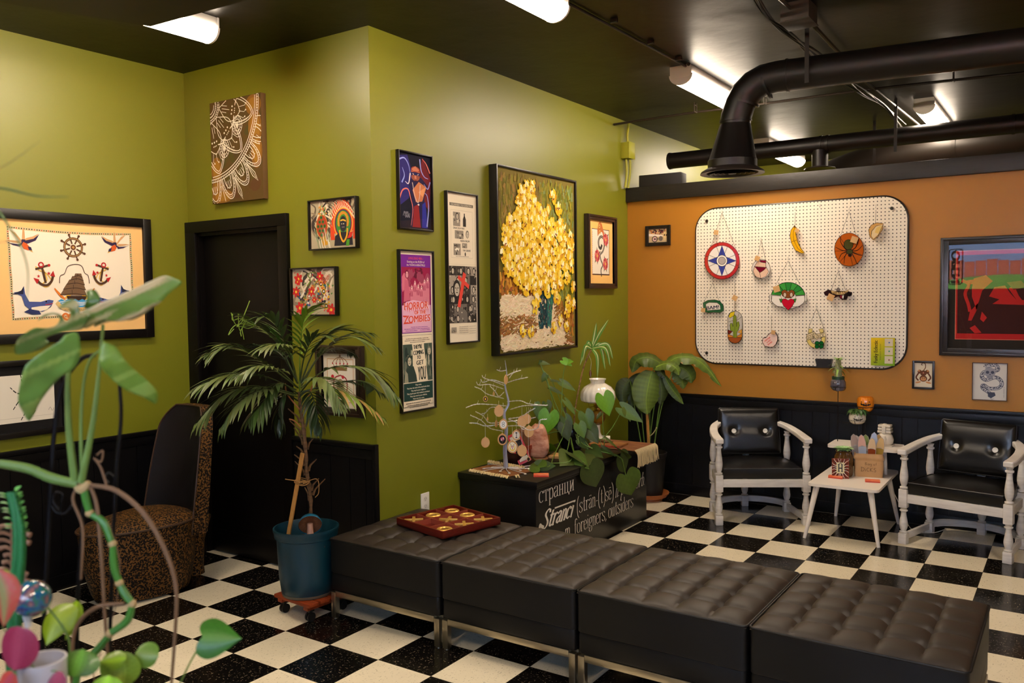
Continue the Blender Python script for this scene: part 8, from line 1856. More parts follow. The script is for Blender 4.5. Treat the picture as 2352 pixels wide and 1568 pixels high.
# wire plant stand with three rings
WI = mat('black_wire', (18, 15, 14), 0.4, 0.3)
sx, sy = 2.372, 3.52
ps = thing('wire_plant_stand', 'thin black wire stand with three rings on the upper table tier', 'plant stand', (sx, sy, ZU_))
ring3 = [(at(1, 3.50, 1925, 888), 0.052, 'a'), (at(1, 3.56, 1988, 934), 0.052, 'b'), (at(1, 3.45, 1969, 964), 0.052, 'c')]
base = V((sx, sy, ZU_))
b = B(); g1 = ring3[0][0]; b.tube([V((0, 0, 0.0)), V((g1.x-sx, g1.y-sy, g1.z-ZU_-0.015)+(0,)*0) if False else V((g1.x-sx, g1.y-sy, g1.z-ZU_-0.03))], 0.0028, 6); b.obj('post', WI, ps)
for g, rad, k in ring3[1:]:
    b = B(); b.tube([V((g.x-sx, g.y-sy, 0.0)), V((g.x-sx, g.y-sy, g.z-ZU_-0.03))], 0.0028, 6); b.obj('post', WI, ps)
for g, rad, k in ring3:
    b = B(); b.tube([(g.x-sx+rad*math.cos(2*PI*i/28), g.y-sy+rad*math.sin(2*PI*i/28), g.z-ZU_) for i in range(28)], 0.0025, 6, closed=True)
    for q in range(3): a_ = 2*PI*q/3+.4; b.tube(catmull([(g.x-sx+rad*math.cos(a_), g.y-sy+rad*math.sin(a_), g.z-ZU_), (g.x-sx+rad*.8*math.cos(a_), g.y-sy+rad*.8*math.sin(a_), g.z-ZU_-0.024), (g.x-sx, g.y-sy, g.z-ZU_-0.030)], 4), 0.002, 5)
    b.obj('ring', WI, ps)
b = B(); b.tube([V((0, 0, 0.14)), V((ring3[1][0].x-sx, ring3[1][0].y-sy, 0.14)), V((ring3[2][0].x-sx, ring3[2][0].y-sy, 0.14))], 0.0025, 5, closed=True); b.obj('brace', WI, ps)
def pot(g, lab, col, h, prof, faceart, nm):
    m_ = mat(nm, col, 0.2, coat=0.5); t = thing('pumpkin_pot', lab, 'pot', (g.x, g.y, g.z-0.026), facing(g))
    b = B(); b.lathe(prof, (0, 0, 0), 64, cap=False, ribs=16, rib=0.035); b.obj('pot', m_, t); return t
PR = [(0.0, 0.0), (0.030, 0.0), (0.044, 0.012), (0.052, 0.035), (0.050, 0.062), (0.040, 0.080), (0.036, 0.080), (0.044, 0.062), (0.046, 0.035), (0.030, 0.010), (0, 0.008)]
def facecurve(t, items, rad, m_col, zoff=0.0):
    """painted face: shapes pressed onto the front of the round pot"""
    b = B()
    for pts in items:
        loops = [[V((p[0], p[1], 0)) for p in pts]]; tris = tessellate_polygon(loops)
        vs = [(rad(p[1])*math.sin(p[0]/0.05), -rad(p[1])*math.cos(p[0]/0.05), p[1]) for p in pts]; b.add(vs, tris)
    b.obj('painted_face', mat('face_'+m_col[0], m_col[1], 0.3), t, smooth=False)
def radf(p0): return lambda z: p0*(1-((z-0.04)/0.075)**2*0.5)+0.0022
g = ring3[0][0]; t1 = pot(g, 'grey glazed pumpkin-face pot holding a spiny plant, topmost on the wire stand', (84, 80, 88), .08, PR, None, 'grey_glaze')
def zig(x0, x1, y, h, n=7, up=.006):
    top = [(x0+(x1-x0)*i/n, y+up*((2*i/n-1)**2)+(h*0.45 if i % 2 else 0)) for i in range(n+1)]; bot = [(x1+(x0-x1)*i/n, y-h+up*((2*i/n-1)**2)*1.6+(h*.4 if i % 2 else 0)) for i in range(n+1)]; return top+bot
facecurve(t1, [[(-.036, .05), (-.026, .052), (-.030, .062)], [(-.008, .05), (.002, .052), (-.002, .063)], zig(-.036, .006, .034, .009)], radf(.0535), ('dark', (24, 20, 22)))
b = B(); b.lathe([(0.030, 0.075), (0.042, 0.078), (0.043, 0.100), (0.038, 0.100), (0.036, 0.09), (0, 0.09)], (0, 0, 0), 28, cap=False); b.obj('inner_pot', mat('dark_green_plastic', (34, 58, 34), 0.4), t1)
b = B()
def spiny(u, v): a_ = 2*PI*u; rr = (0.026-0.010*v)*(1+0.10*math.cos(8*a_+v*26)); return (rr*math.cos(a_), rr*math.sin(a_), 0.088+v*0.130)
b.grid(spiny, 32, 26, closed_u=True, col=lin((128, 132, 84))); b.obj('spiny_trunk', INKG, t1)
r = random.Random(5); b = B()
for k in range(170):
    u, v = r.random(), r.random(); q = V(spiny(u, v)); d = V((q.x, q.y, 0.004)).normalized(); b.tube([q, q+d*0.010], [0.0008, 0.0002], 4)
b.obj('spines', mat('pale_spines', (206, 196, 160), 0.6), t1)
b = B()
for k in range(17): a_ = k*2.4; el = 1.4-0.11*k; leaf(b, (0.01*math.cos(a_), 0.01*math.sin(a_), 0.214-0.004*k*(k > 8)), V((math.cos(a_), math.sin(a_), el)), 0.05+0.0018*k, 0.014, 'lance', V((0, 0, 1)), 0.5, 0.2, cv(r, (120, 156, 62), 10), nu=3, nv=6)
b.obj('leaves', LEAF, t1)
g = ring3[1][0]; PO = [(0.0, -0.004), (0.034, -0.004), (0.046, 0.010), (0.055, 0.045), (0.053, 0.080), (0.046, 0.096), (0.041, 0.096), (0.047, 0.080), (0.048, 0.045), (0.03, 0.01), (0, 0.006)]
t2 = pot(g, 'orange glazed pumpkin-face pot, empty, at the back of the wire stand', (226, 128, 24), .1, PO, None, 'orange_glaze')
facecurve(t2, [[(-.030, .062), (-.020, .062), (-.025, .074)], [(.018, .064), (.029, .064), (.024, .076)], [(-.004, .056), (.005, .056), (.0, .065)], zig(-.030, .030, .048, .012, 9)], radf(.0575), ('black', (20, 14, 12)))
g = ring3[2][0]; t3 = pot(g, 'white glazed pumpkin-face pot holding a curly leaved plant, lowest on the wire stand', (220, 208, 184), .08, [(x*1.06, z*.94) for x, z in PR], None, 'white_glaze')
facecurve(t3, [zig(-.022, .032, .036, .010, 9), [(.004, .046), (.010, .046), (.008, .053)], [(-.020, .050), (-.015, .056), (-.009, .056), (-.006, .050), (-.009, .053), (-.015, .053)], [(.018, .050), (.023, .056), (.029, .056), (.032, .050), (.029, .053), (.023, .053)]], radf(.0570), ('black', (20, 14, 12)))
b = B(); b.lathe([(0.036, 0.072), (0.042, 0.076), (0.042, 0.090), (0, 0.084)], (0, 0, 0), 24, cap=False); b.obj('inner_pot', MATS['dark_green_plastic'], t3)
b = B()
for k in range(46):
    a_ = k*2.4; rr = 0.04*math.sqrt(k/46); K = [V((rr*math.cos(a_), rr*math.sin(a_), 0.088))]; leaf(b, K[0], V((math.cos(a_)*1.1, math.sin(a_)*1.1, r.uniform(.2, 1.4))), r.uniform(.022, .042), 0.020, 'oval', V((0, 0, 1)), 1.1, 0.9, cv(r, (56, 84, 34), 10), nu=5, nv=6)
b.obj('curly_leaves', LEAFG, t3)
# ================================================================== shoe chair in the left corner
LEO = bpy.data.materials.new('leopard_fabric'); LEO.use_nodes = True; nt = LEO.node_tree; bs = nt.nodes['Principled BSDF']
tc = nd('ShaderNodeTexCoord'); nz = nd('ShaderNodeTexNoise'); nz.inputs['Scale'].default_value = 60; nt.links.new(tc.outputs['Object'], nz.inputs['Vector'])
mx = nd('ShaderNodeMix', data_type='VECTOR'); mx.inputs[0].default_value = 0.02; nt.links.new(tc.outputs['Object'], mx.inputs[4]); nt.links.new(nz.outputs['Color'], mx.inputs[5])
vo = nd('ShaderNodeTexVoronoi'); vo.inputs['Scale'].default_value = 105; vo.feature = 'F1'; nt.links.new(mx.outputs[1], vo.inputs['Vector'])
d = vo.outputs['Distance']; ringm = mth('MULTIPLY', mth('GREATER_THAN', d, 0.22), mth('LESS_THAN', d, 0.52)); n2 = nd('ShaderNodeTexNoise'); n2.inputs['Scale'].default_value = 35; nt.links.new(tc.outputs['Object'], n2.inputs['Vector'])
gap = mth('GREATER_THAN', n2.outputs[0], 0.44); rg = mth('LESS_THAN', d, 0.56)
colr = mixc(nz.outputs[0], (132, 92, 42), (74, 46, 20)); nt.links.new(mixc(rg, colr, (10, 7, 6)), bs.inputs['Base Color']); bs.inputs['Roughness'].default_value = 0.6; bs.inputs['Specular IOR Level'].default_value = 0.2
VEL = mat('black_velvet', (15, 11, 10), 0.6, spec=0.3, var=(3, (24, 16, 13)))
sc_ = thing('shoe_chair', 'shoe-shaped chair in leopard fabric with a tall black back, in the left corner', 'chair', (-0.52, 0.02, 0), 0)
def shoe(u):   # outline of the seat, toe towards -y
    th = 2*PI*u; x, y = math.cos(th), math.sin(th); return (0.245*x*(1+0.06*y), (0.40 if y < 0 else 0.24)*y)
b = B(); 
def side(u, v): x, y = shoe(u); k = 0.80+0.20*v**0.7+0.02*math.sin(v*PI); return (x*k, y*k, 0.012+v*0.385)
b.grid(side, 56, 12, closed_u=True); b.add([side(i/56, 0) for i in range(56)], [tuple(range(56))]); b.obj('seat_base', LEO, sc_)
b = B()
def topf(u, v): x, y = shoe(u); k = 1-v; return (x*k*1.0, y*k*1.0, 0.398+0.055*(1-k**2.6))
b.grid(topf, 56, 14, closed_u=True); b.obj('seat_cushion', LEO, sc_)
b = B(); b.tube([(shoe(i/48)[0]*1.01, shoe(i/48)[1]*1.01, 0.397) for i in range(48)], 0.006, 6, closed=True); b.obj('piping', mat('dark_piping', (60, 40, 24), 0.5), sc_)
def back(u, v, off):
    w = 0.235*(1-0.22*v**2); rt = 1.0 if v < .8 else math.sqrt(max(0, 1-((v-.8)/.2)**2*0.62)); x = (u-0.5)*2*w*rt; c = (x/0.25)**2
    return (x-0.02, 0.20-0.10*c+0.10*v+off*(1-0.3*v), 0.30+v*0.70)
b = B(); b.grid(lambda u, v: back(u, v, 0.0), 20, 26); b.obj('back_lining', VEL, sc_)
b = B(); b.grid(lambda u, v: (back(u, v, 0.10)[0]*1.03, back(u, v, 0.10)[1], back(u, v, 0)[2]), 20, 26)
E_ = [back(0, j/25, 0) for j in range(26)]+[back(i/19, 1, 0) for i in range(1, 20)]+[back(1, 1-j/25, 0) for j in range(1, 26)]
F_ = [(back(0, j/25, 0.10)[0]*1.03, back(0, j/25, 0.10)[1], back(0, j/25, 0)[2]) for j in range(26)]+[(back(i/19, 1, .10)[0]*1.03, back(i/19, 1, .10)[1], back(i/19, 1, 0)[2]) for i in range(1, 20)]+[(back(1, 1-j/25, .10)[0]*1.03, back(1, 1-j/25, .10)[1], back(1, 1-j/25, 0)[2]) for j in range(1, 26)]
n = len(E_); b.add(E_+F_, [(i, i+1, n+i+1, n+i) for i in range(n-1)]); b.obj('back_shell', LEO, sc_)
b = B(); b.tube(E_, 0.005, 6); b.obj('piping', MATS['dark_piping'], sc_)
b = B(); b.lathe([(0.055, 0.0), (0.05, 0.05), (0.06, 0.2), (0.10, 0.34)], (-0.02, 0.29, 0), 20); b.obj('heel', LEO, sc_)
# ================================================================== foreground plants near the camera
FD = 1.30
def fp(x, y, d=FD): return dp(x, y, d)
ftab_z = 0.68
q = fp(150, 1600); tcx_, tcy_ = q.x-0.08, q.y-0.05
ft = thing('plant_table', 'low table holding the foreground plants, below the lower left edge', 'table', (tcx_, tcy_, 0), CYAW*-1*-1)
B().box((0, 0, ftab_z-0.015), (0.9, 0.5, 0.03), 0.004).obj('table_top', mat('dark_table_wood', (58, 40, 26), 0.5), ft)
for sx_ in (-1, 1):
    for sy_ in (-1, 1): B().box((sx_*0.41, sy_*0.21, (ftab_z-0.03)/2), (0.04, 0.04, ftab_z-0.03), 0.003).obj('leg', MATS['dark_table_wood'], ft)
def onto(v, z=ftab_z): return V((v.x, v.y, z))
VC = V(CR[2])*-1; RT = V(CR[0]); UPC = V(CR[1])*-1
FL = inkmat('soft_leaf', 0.4, 0.1, 0.5)
def fleaf(par, O, base, tip, W, c, c2=None, d0=FD, d1=FD, kind='heart', mid=None, face=None, lab=None, name='leaf', curl=0.3, m=FL):
    """leaf following base > mid > tip in picture points at given distances from the camera"""
    P = [fp(base[0], base[1], d0)]+([fp(mid[0], mid[1], (d0+d1)/2 if len(mid) < 3 else mid[2])] if mid else [])+[fp(tip[0], tip[1], d1)]
    K = [p-O for p in (catmull(P, 8) if mid else [P[0].lerp(P[1], i/12) for i in range(13)])]; n = len(K); nu = 11; b = B(); F = V(face) if face else (VC+V((0, 0, .5))); c2 = c2 or tuple(min(255, int(q*1.4)) for q in c)
    wm = W*FD/CF; vs = []
    for j, p in enumerate(K):
        t = j/(n-1); dr = (K[min(j+1, n-1)]-K[max(j-1, 0)]).normalized(); s = dr.cross(F).normalized(); nn = s.cross(dr)
        w = {'heart': heartw(t), 'lance': 0.5*math.sin(PI*min(1, .04+.96*t)**.8) if t < 1 else 0, 'blade': 0.5*(1-t**2)*(0.6+0.4*min(1, t*6)), 'oval': .5*math.sqrt(max(0, 1-(2*t-1)**2))}[kind]
        pass
        for i in range(nu):
            u = 2*i/(nu-1)-1; back = 0.12*math.sin(PI*min(1, abs(u)*0.8))*(1-t)**2.6 if kind == 'heart' else 0
            vs.append(p+s*(u*w*wm)-dr*back*(K[-1]-K[0]).length-nn*(curl*w*wm*u*u))
    b.v = [tuple(v) for v in vs]
    for j in range(n-1):
        for i in range(nu-1):
            b.f.append((j*nu+i, j*nu+i+1, (j+1)*nu+i+1, (j+1)*nu+i)); e = abs((i+.5)/(nu-1)*2-1); k = max(0, 0.8*(1-e*2.2))+0.1*math.sin(j*1.7+i)**2; cc = lin(c); dd_ = lin(c2); b.c.append(tuple(x+(y-x)*min(1, k) for x, y in zip(cc, dd_)))
    b.obj(name, m, par, angle=80, label=lab)
def ftube(par, O, pts, wpx, m, name='stem', lab=None, n=8, d=FD):
    K = catmull([fp(p[0], p[1], p[2] if len(p) > 2 else d)-O for p in pts], 6); w = wpx if isinstance(wpx, (list, tuple)) else [wpx]; m_ = len(K); rs = []
    for i in range(m_): f = i/(m_-1)*(len(w)-1); a = int(min(f, len(w)-1.001)) if len(w) > 1 else 0; rs.append((w[a]+(w[min(a+1, len(w)-1)]-w[a])*(f-a))*FD/CF/2)
    b = B(); b.tube(K, rs, n); return b.obj(name, m, par, label=lab)
# --- the tall split-leaf plant
mp_ = onto(fp(150, 1700, 1.38)); mo = thing('split_leaf_plant', 'tall split-leaf plant with pale variegated leaves tied to a black trellis, left foreground', 'plant', mp_)
b = B(); b.lathe([(0, 0), (0.07, 0), (0.085, 0.10), (0.088, 0.105), (0.08, 0.105), (0, 0.09)], (0, 0, 0), 30, cap=False); b.obj('pot', mat('brown_ceramic_pot', (84, 52, 36), 0.4), mo)
GS = mat('fresh_green_stem', (96, 124, 58), 0.4); RB = mat('brown_aerial_root', (108, 80, 54), 0.7, bump=(60, 0.4, 0.002)); NODE = mat('pale_stem_node', (176, 150, 104), 0.7)
GM1, GM2, CRM = (96, 130, 54), (108, 150, 66), (212, 202, 158)
def fshape(par, O, out, c, c2, d=FD, bow=0.02, tilt=(0, 0), seed=0, lab=None):
    """a curled blade with its own outline, bowed towards the viewer, with real thickness"""
    sm = catmull([V((p[0], p[1], 0)) for p in out]+[V((out[0][0], out[0][1], 0))], 4)[:-1]
    bm = bmesh.new(); loops = [[V((p.x, p.y, 0)) for p in sm]]; vs = [bm.verts.new((p.x, p.y, 0)) for p in sm]
    for t_ in tessellate_polygon(loops):
        try: bm.faces.new([vs[k] for k in t_])
        except ValueError: pass
    for _ in range(3):
        ed = [e for e in bm.edges if e.calc_length() > 14]
        if ed: bmesh.ops.subdivide_edges(bm, edges=ed, cuts=1, use_grid_fill=False); bmesh.ops.triangulate(bm, faces=bm.faces)
    xs = [p.x for p in sm]; ys = [p.y for p in sm]; cx_, cy_ = sum(xs)/len(xs), sum(ys)/len(ys); sx_ = max(xs)-min(xs); sy_ = max(ys)-min(ys)
    bm.verts.index_update(); b = B(); pos = []
    for v in bm.verts:
        u, w = (v.co.x-cx_)/sx_, (v.co.y-cy_)/sy_
        dd_ = d-bow*(1-3*w*w)+tilt[0]*u+tilt[1]*w+0.006*noise.noise(V((v.co.x*0.02, v.co.y*0.02, seed))); pos.append(fp(v.co.x, v.co.y, dd_)-O)
    b.v = [tuple(p) for p in pos]
    for f in bm.faces:
        ce = f.calc_center_median(); k = noise.noise(V((ce.x*0.010+ce.y*0.012, (ce.y+ce.x*0.42)*0.050, seed+.5))); k = min(.9, max(0, (k-.10)*3.6))
        b.f.append(tuple(v.index for v in f.verts)); b.c.append(tuple(x+(y-x)*k for x, y in zip(lin(c), lin(c2))))
    bm.free(); o = b.obj('leaf', FL, par, label=lab, angle=80); md = o.modifiers.new('thickness', 'SOLIDIFY'); md.thickness = 0.0008
fshape(mo, mp_, [(188, 716), (242, 691), (297, 668), (348, 645), (379, 633), (402, 640), (418, 650), (392, 670), (367, 696), (352, 703), (332, 719), (300, 733), (271, 738), (236, 735), (198, 754), (190, 744)], GM1, CRM, 1.26, 0.012, (0.05, 0.03), 15, 'pale streaked lobe pointing right')
fshape(mo, mp_, [(232, 722), (270, 716), (310, 706), (345, 698), (362, 696), (340, 716), (305, 734), (270, 736), (240, 742), (215, 750)], (74, 98, 46), CRM, 1.28, 0.01, (0.05, 0.02), 6)
fshape(mo, mp_, [(198, 668), (217, 665), (228, 680), (230, 693), (215, 703), (204, 709), (193, 706), (199, 687)], (52, 86, 22), (74, 108, 34), 1.25, 0.012, (0, 0), 3)
fshape(mo, mp_, [(32, 805), (41, 779), (77, 754), (105, 754), (128, 747), (137, 731), (121, 722), (96, 731), (86, 737), (100, 722), (121, 718), (138, 722), (150, 738), (160, 728), (158, 708), (134, 708), (153, 690), (172, 688), (180, 699), (185, 719), (207, 723), (198, 744), (185, 757), (143, 763), (105, 776), (112, 789), (77, 808), (41, 814)], (70, 98, 38), (150, 150, 100), 1.25, 0.012, (-0.03, 0.03), 4, 'left part of the split leaf with curled lobes')
fshape(mo, mp_, [(150, 768), (175, 763), (184, 782), (184, 818), (168, 847), (142, 864), (125, 881), (104, 906), (90, 927), (68, 966), (52, 945), (42, 922), (46, 885), (54, 852), (64, 834), (100, 806), (134, 786)], (92, 134, 58), (132, 166, 84), 1.22, 0.016, (0.05, 0.05), 9, 'broad bright green leaf hanging down at left')
fshape(mo, mp_, [(237, 783), (267, 797), (287, 827), (317, 856), (346, 881), (362, 902), (358, 927), (333, 914), (292, 897), (258, 872), (233, 843), (227, 814)], (96, 130, 44), (124, 156, 72), 1.24, 0.014, (0.04, 0.03), 12, 'smooth green leaf hanging right of the stem')
for pts, w in (([(237, 745), (228, 850), (212, 980), (186, 1108)], (7, 9, 13, 17)), ([(180, 775), (158, 850), (158, 980), (172, 1108)], (9, 11, 15, 18)), ([(235, 800), (205, 830), (190, 900), (186, 1000), (190, 1105)], (6, 7, 8, 10)), ([(-30, 1060), (60, 1075), (120, 1098), (180, 1112)], (18, 22, 24, 20))): ftube(mo, mp_, pts, w, GS, 'stalk')
for i, (p0, p1, p2) in enumerate((((192, 1112), (196, 1140), (206, 1178)), ((208, 1180), (238, 1200), (258, 1248)), ((260, 1252), (262, 1300), (274, 1338)), ((274, 1340), (286, 1362), (304, 1386)), ((304, 1388), (292, 1425), (252, 1455)), ((252, 1457), (225, 1490), (180, 1535)), ((180, 1535), (172, 1600), (188, 1690)))):
    ftube(mo, mp_, [p0, p1, p2], (15, 18, 16), mat('dark_green_cane', (62, 116, 42), 0.35), 'cane_segment')
    b = B(); c_ = fp(*p2)-mp_; b.ball(c_, 0.0068, 10); b.obj('node', NODE, mo)
ftube(mo, mp_, [(172, 1112), (188, 1122), (205, 1108)], (14, 26, 14), NODE, 'node')
for pts, w in (([(205, 1113), (270, 1128), (335, 1185), (382, 1270), (404, 1345), (403, 1440), (390, 1620)], (9, 12, 12, 11, 10, 8, 7)), ([(208, 1118), (222, 1160), (232, 1260), (240, 1400), (248, 1520), (250, 1640)], (8, 9, 9, 8, 7, 6)), ([(175, 1120), (168, 1150), (190, 1215), (186, 1330)], (5, 7, 7, 5)), ([(285, 1385), (220, 1395), (175, 1440), (165, 1520), (168, 1640)], (8, 10, 9, 8, 7)), ([(222, 1045), (236, 1035), (232, 1060), (215, 1052)], (4, 4, 4, 4)), ([(216, 1052), (232, 1075), (246, 1118)], (4, 5, 5)), ([(250, 1200), (275, 1290), (268, 1380), (258, 1420)], (2.5, 2.5, 2, 2))): ftube(mo, mp_, pts, w, RB, 'aerial_root')
TRL = mat('black_iron_rod', (20, 18, 20), 0.4, 0.6)
for pts, w in (([(218, 815), (190, 822), (160, 855), (138, 905), (124, 1000), (112, 1200), (98, 1500), (100, 1690)], 11), ([(275, 885), (278, 960), (268, 1080), (258, 1300), (245, 1690)], 9), ([(198, 1060), (190, 1200), (178, 1400), (176, 1690)], 10)): ftube(mo, mp_, pts, w, TRL, 'trellis_rod', d=1.36)
for pts in ([(135, 1170), (122, 1150), (128, 1130), (144, 1135), (140, 1152)], [(165, 1160), (150, 1178), (130, 1176), (118, 1160)], [(258, 1118), (262, 1098), (250, 1085), (242, 1098), (250, 1108)]): ftube(mo, mp_, pts, 4, TRL, 'trellis_scroll', d=1.36)
# --- euphorbia cactus
co = onto(fp(42, 1640, 1.28)); ca = thing('ridged_cactus', 'narrow ridged green cactus with tiny leaves at the left edge', 'cactus', co)
CG = mat('deep_green_cactus', (30, 104, 52), 0.45)
K = catmull([fp(34, 1640, 1.28)-co, fp(36, 1400, 1.28)-co, fp(46, 1280, 1.28)-co, fp(44, 1200, 1.28)-co, fp(28, 1130, 1.28)-co], 10); n = len(K); b = B(); vs = []; nu = 24
for j, p in enumerate(K):
    for i in range(nu): a_ = 2*PI*i/nu; rr = (0.0115*(1-0.35*(j/n)))*(0.62+0.45*abs(math.cos(1.5*a_))**0.8)*(1+0.10*(j % 2)*(abs(math.cos(1.5*a_)) > .85)); vs.append(p+V((rr*math.cos(a_), rr*math.sin(a_), 0)))
b.add(vs, [(j*nu+i, j*nu+(i+1) % nu, (j+1)*nu+(i+1) % nu, (j+1)*nu+i) for j in range(n-1) for i in range(nu)]); b.obj('stem', CG, ca, angle=70)
r = random.Random(3); b = B()
for k in range(26):
    j = n-1-int(k*0.55); p = K[max(0, j)]; a_ = k*2.1; leaf(b, p+V((0.008*math.cos(a_), 0.008*math.sin(a_), 0)), V((math.cos(a_), math.sin(a_), .8)), 0.014, 0.008, 'oval', V((0, 0, 1)), .3, .3, cv(r, (80, 160, 80), 10), nu=3, nv=5)
b.obj('small_leaves', FL, ca)
ob = onto(fp(20, 1660, 1.36)); br_ = thing('bronze_succulent', 'bronze succulent with stacked finger-like leaves behind the ridged cactus', 'plant', ob)
b = B()
for k in range(11):
    for s in (-1, 1):
        y = 1205+k*17; p0 = fp(28, y+8, 1.36)-ob; p1 = fp(28+s*(30+14*math.sin(k*1.1)), y+6-2*k*(s < 0)+k*1.2, 1.36)-ob; K = catmull([p0, p0.lerp(p1, .5)+V((0, 0, 0.004)), p1], 4); b.tube(K, [0.002+0.0032*(i/len(K))**1.5 for i in range(len(K))]+[0.002], 7)
b.tube([fp(28, 1200, 1.36)-ob, fp(26, 1640, 1.36)-ob], 0.003, 6); b.obj('fleshy_leaves', mat('bronze_leaf', (120, 82, 58), 0.4), br_)
# --- glass orb on a stake
oo = onto(fp(72, 1640, 1.24)); og = thing('glass_orb', 'swirled blue glass orb ornament beside the ridged cactus', 'ornament', oo)
OG = bpy.data.materials.new('swirled_glass'); OG.use_nodes = True; nt = OG.node_tree; bs = nt.nodes['Principled BSDF']; tc = nd('ShaderNodeTexCoord'); nz = nd('ShaderNodeTexNoise'); nz.inputs['Scale'].default_value = 34; nz.inputs['Distortion'].default_value = 1.6; nt.links.new(tc.outputs['Object'], nz.inputs['Vector'])
cr = nd('ShaderNodeValToRGB'); nt.links.new(nz.outputs[0], cr.inputs[0]); E5 = cr.color_ramp.elements; E5[0].position = .3; E5[0].color = lin((24, 50, 120))+(1,); E5[1].position = .75; E5[1].color = lin((200, 196, 206))+(1,)
for ps_, c in ((.42, (40, 120, 170)), (.5, (50, 130, 100)), (.57, (90, 84, 130)), (.64, (170, 120, 110))): e = E5.new(ps_); e.color = lin(c)+(1,)
nt.links.new(cr.outputs[0], bs.inputs['Base Color']); bs.inputs['Roughness'].default_value = .05; bs.inputs['Coat Weight'].default_value = 1.0; bs.inputs['Transmission Weight'].default_value = .25
b = B(); b.ball(fp(74, 1374, 1.24)-oo, 0.0265, 32); b.obj('globe', OG, og)
b = B(); b.tube([fp(62, 1410, 1.24)-oo, fp(60, 1500, 1.24)-oo, V((0, 0, 0))], 0.002, 6); b.obj('stake', MATS['clear_plastic'], og)
b = B(); b.tube([fp(58, 1360, 1.24)-oo, fp(62, 1410, 1.24)-oo, fp(66, 1440, 1.24)-oo], [0.004, 0.007, 0.005], 8); b.obj('neck', MATS['clear_plastic'], og)
# --- white pot with pink leaves
wo = fp(98, 1545, 1.16); wo = V((wo.x, wo.y, ftab_z)); zt = fp(98, 1512, 1.16).z-ftab_z
wp = thing('pink_leaf_plant', 'pink-leaved plant in a white round pot at the bottom left corner', 'plant', wo)
b = B(); b.lathe([(0, 0), (0.022, 0), (0.030, zt*.9), (0.031, zt), (0.028, zt), (0.026, zt*.9), (0, zt*.86)], (0, 0, 0), 32, cap=False); b.obj('pot', mat('white_glazed_pot', (190, 188, 194), 0.25, coat=.4), wp)
B().lathe([(0, zt*.93), (0.026, zt*.92)], (0, 0, 0), 20, cap=False).obj('soil', SOIL, wp)
PK, PK2, CO = (136, 36, 64), (160, 62, 84), (170, 62, 50)
fleaf(wp, wo, (42, 1438), (32, 1540), 78, PK, PK2, 1.12, 1.12, 'oval', (38, 1490), lab='deep pink leaf beside the pot')
fleaf(wp, wo, (-10, 1310), (8, 1440), 60, CO, (120, 150, 90), 1.10, 1.10, 'lance', (8, 1370)); fleaf(wp, wo, (30, 1545), (-14, 1600), 44, CO, PK2, 1.10, 1.10, 'lance', (10, 1575))
fleaf(wp, wo, (145, 1545), (105, 1600), 40, (150, 70, 90), PK2, 1.13, 1.13, 'oval'); fleaf(wp, wo, (8, 1330), (18, 1310), 26, (120, 160, 40), None, 1.2, 1.2, 'oval')
for pts in ([(42, 1440), (62, 1510), (92, 1545)], [(30, 1545), (60, 1550), (95, 1550)], [(5, 1440), (50, 1500), (90, 1548)], [(145, 1545), (120, 1540), (100, 1548)]): ftube(wp, wo, pts, 3, STEM, 'leaf_stalk', d=1.14)
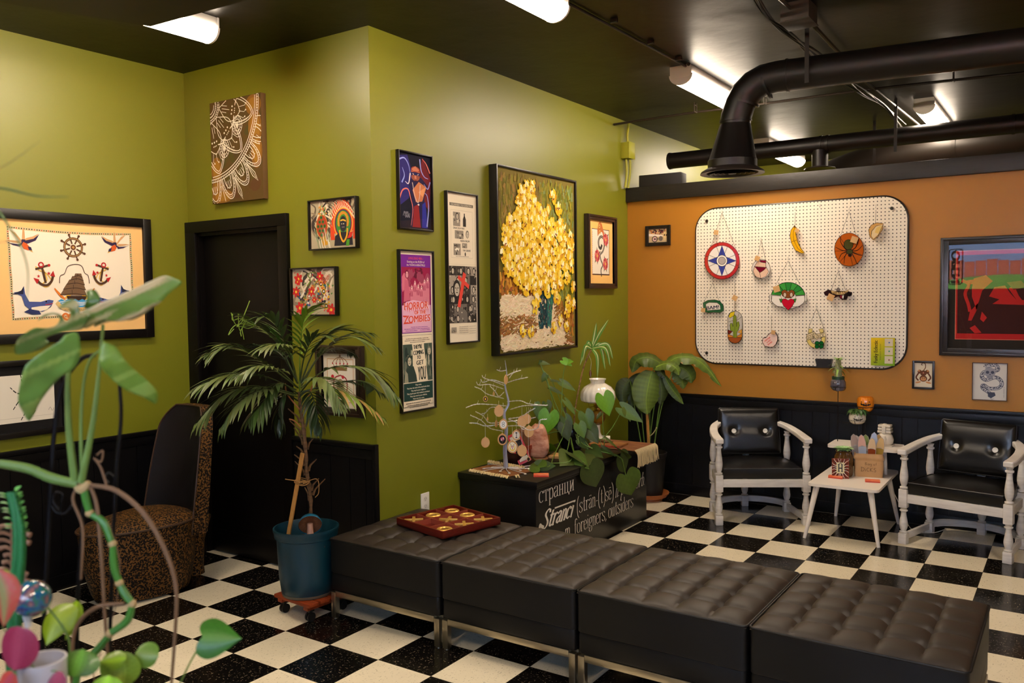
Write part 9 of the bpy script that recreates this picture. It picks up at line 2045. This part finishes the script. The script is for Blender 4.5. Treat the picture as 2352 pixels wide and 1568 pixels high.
# --- bright green pothos leaves low in the picture
po = onto(fp(420, 1720, 1.30)); pt_ = thing('heart_leaf_plant', 'low bright green heart-leaved plant along the bottom edge, left of the ottomans', 'plant', po)
b = B(); b.lathe([(0, 0), (0.05, 0), (0.062, 0.09), (0.065, 0.092), (0.058, 0.092), (0, 0.08)], (0, 0, 0), 28, cap=False); b.obj('pot', MATS['brown_ceramic_pot'], pt_)
YG, BG = (110, 140, 30), (66, 104, 30)
fleaf(pt_, po, (465, 1462), (556, 1466), 92, (48, 98, 22), (74, 122, 36), 1.30, 1.31, 'heart', face=(0.5, -0.7, 0.6), lab='single round leaf on a long stalk, furthest right')
ftube(pt_, po, [(468, 1468), (440, 1515), (408, 1580), (360, 1680)], 4, STEM, 'leaf_stalk')
fleaf(pt_, po, (268, 1496), (272, 1580), 92, YG, (176, 200, 90), 1.26, 1.26, 'oval', (270, 1540)); fleaf(pt_, po, (290, 1512), (228, 1520), 40, YG, None, 1.25, 1.25, 'lance'); fleaf(pt_, po, (310, 1500), (364, 1506), 56, (90, 124, 40), (130, 150, 76), 1.28, 1.28, 'oval')
fleaf(pt_, po, (168, 1555), (190, 1490), 84, BG, (110, 170, 60), 1.18, 1.2, 'oval'); fleaf(pt_, po, (232, 1600), (250, 1550), 70, (120, 170, 50), None, 1.2, 1.22, 'oval')
fleaf(pt_, po, (176, 1392), (106, 1482), 74, (126, 150, 20), (150, 170, 50), 1.33, 1.30, 'lance', (128, 1430), lab='yellow-green folded leaf below the shoe chair'); fleaf(pt_, po, (178, 1380), (150, 1470), 44, (134, 160, 24), None, 1.33, 1.33, 'lance')
ftube(pt_, po, [(110, 1395), (145, 1440), (160, 1480), (165, 1580), (200, 1690)], 5, STEM, 'leaf_stalk'); ftube(pt_, po, [(300, 1560), (310, 1620), (325, 1690)], 5, STEM, 'leaf_stalk'); ftube(pt_, po, [(232, 1500), (215, 1545), (240, 1690)], 3, RB, 'leaf_stalk')
# --- grassy plant outside the left edge whose thin blades reach into the picture
go = onto(fp(-230, 1500, 1.20)); gp = thing('thin_bladed_plant', 'plant at the left edge with long thin arching blades against the green wall', 'plant', go)
b = B(); b.lathe([(0, 0), (0.045, 0), (0.055, 0.09), (0.05, 0.09), (0, 0.08)], (0, 0, 0), 24, cap=False); b.obj('pot', MATS['brown_ceramic_pot'], gp)
for pts, w, c in (([(-230, 1400), (-200, 700), (-110, 430), (0, 432), (85, 450), (160, 452)], 9, (66, 88, 30)), ([(-225, 1400), (-180, 600), (-70, 430), (20, 375), (95, 322)], 5, (120, 120, 60)), ([(-228, 1400), (-160, 600), (-40, 470), (30, 535), (62, 610), (62, 690)], 7, (104, 130, 70)), ([(-228, 1400), (-150, 700), (-60, 560), (0, 556), (45, 556)], 4, (130, 140, 90))):
    K = catmull([fp(p[0], p[1], 1.05)-go for p in pts], 8); K[0].z = 0.08; n = len(K); b = B(); b.tube(K, [w*1.05/CF/2*(1-0.85*(i/n)**2) for i in range(n)], 6); b.obj('blade', mat('blade_%d' % c[0], c, 0.5), gp)
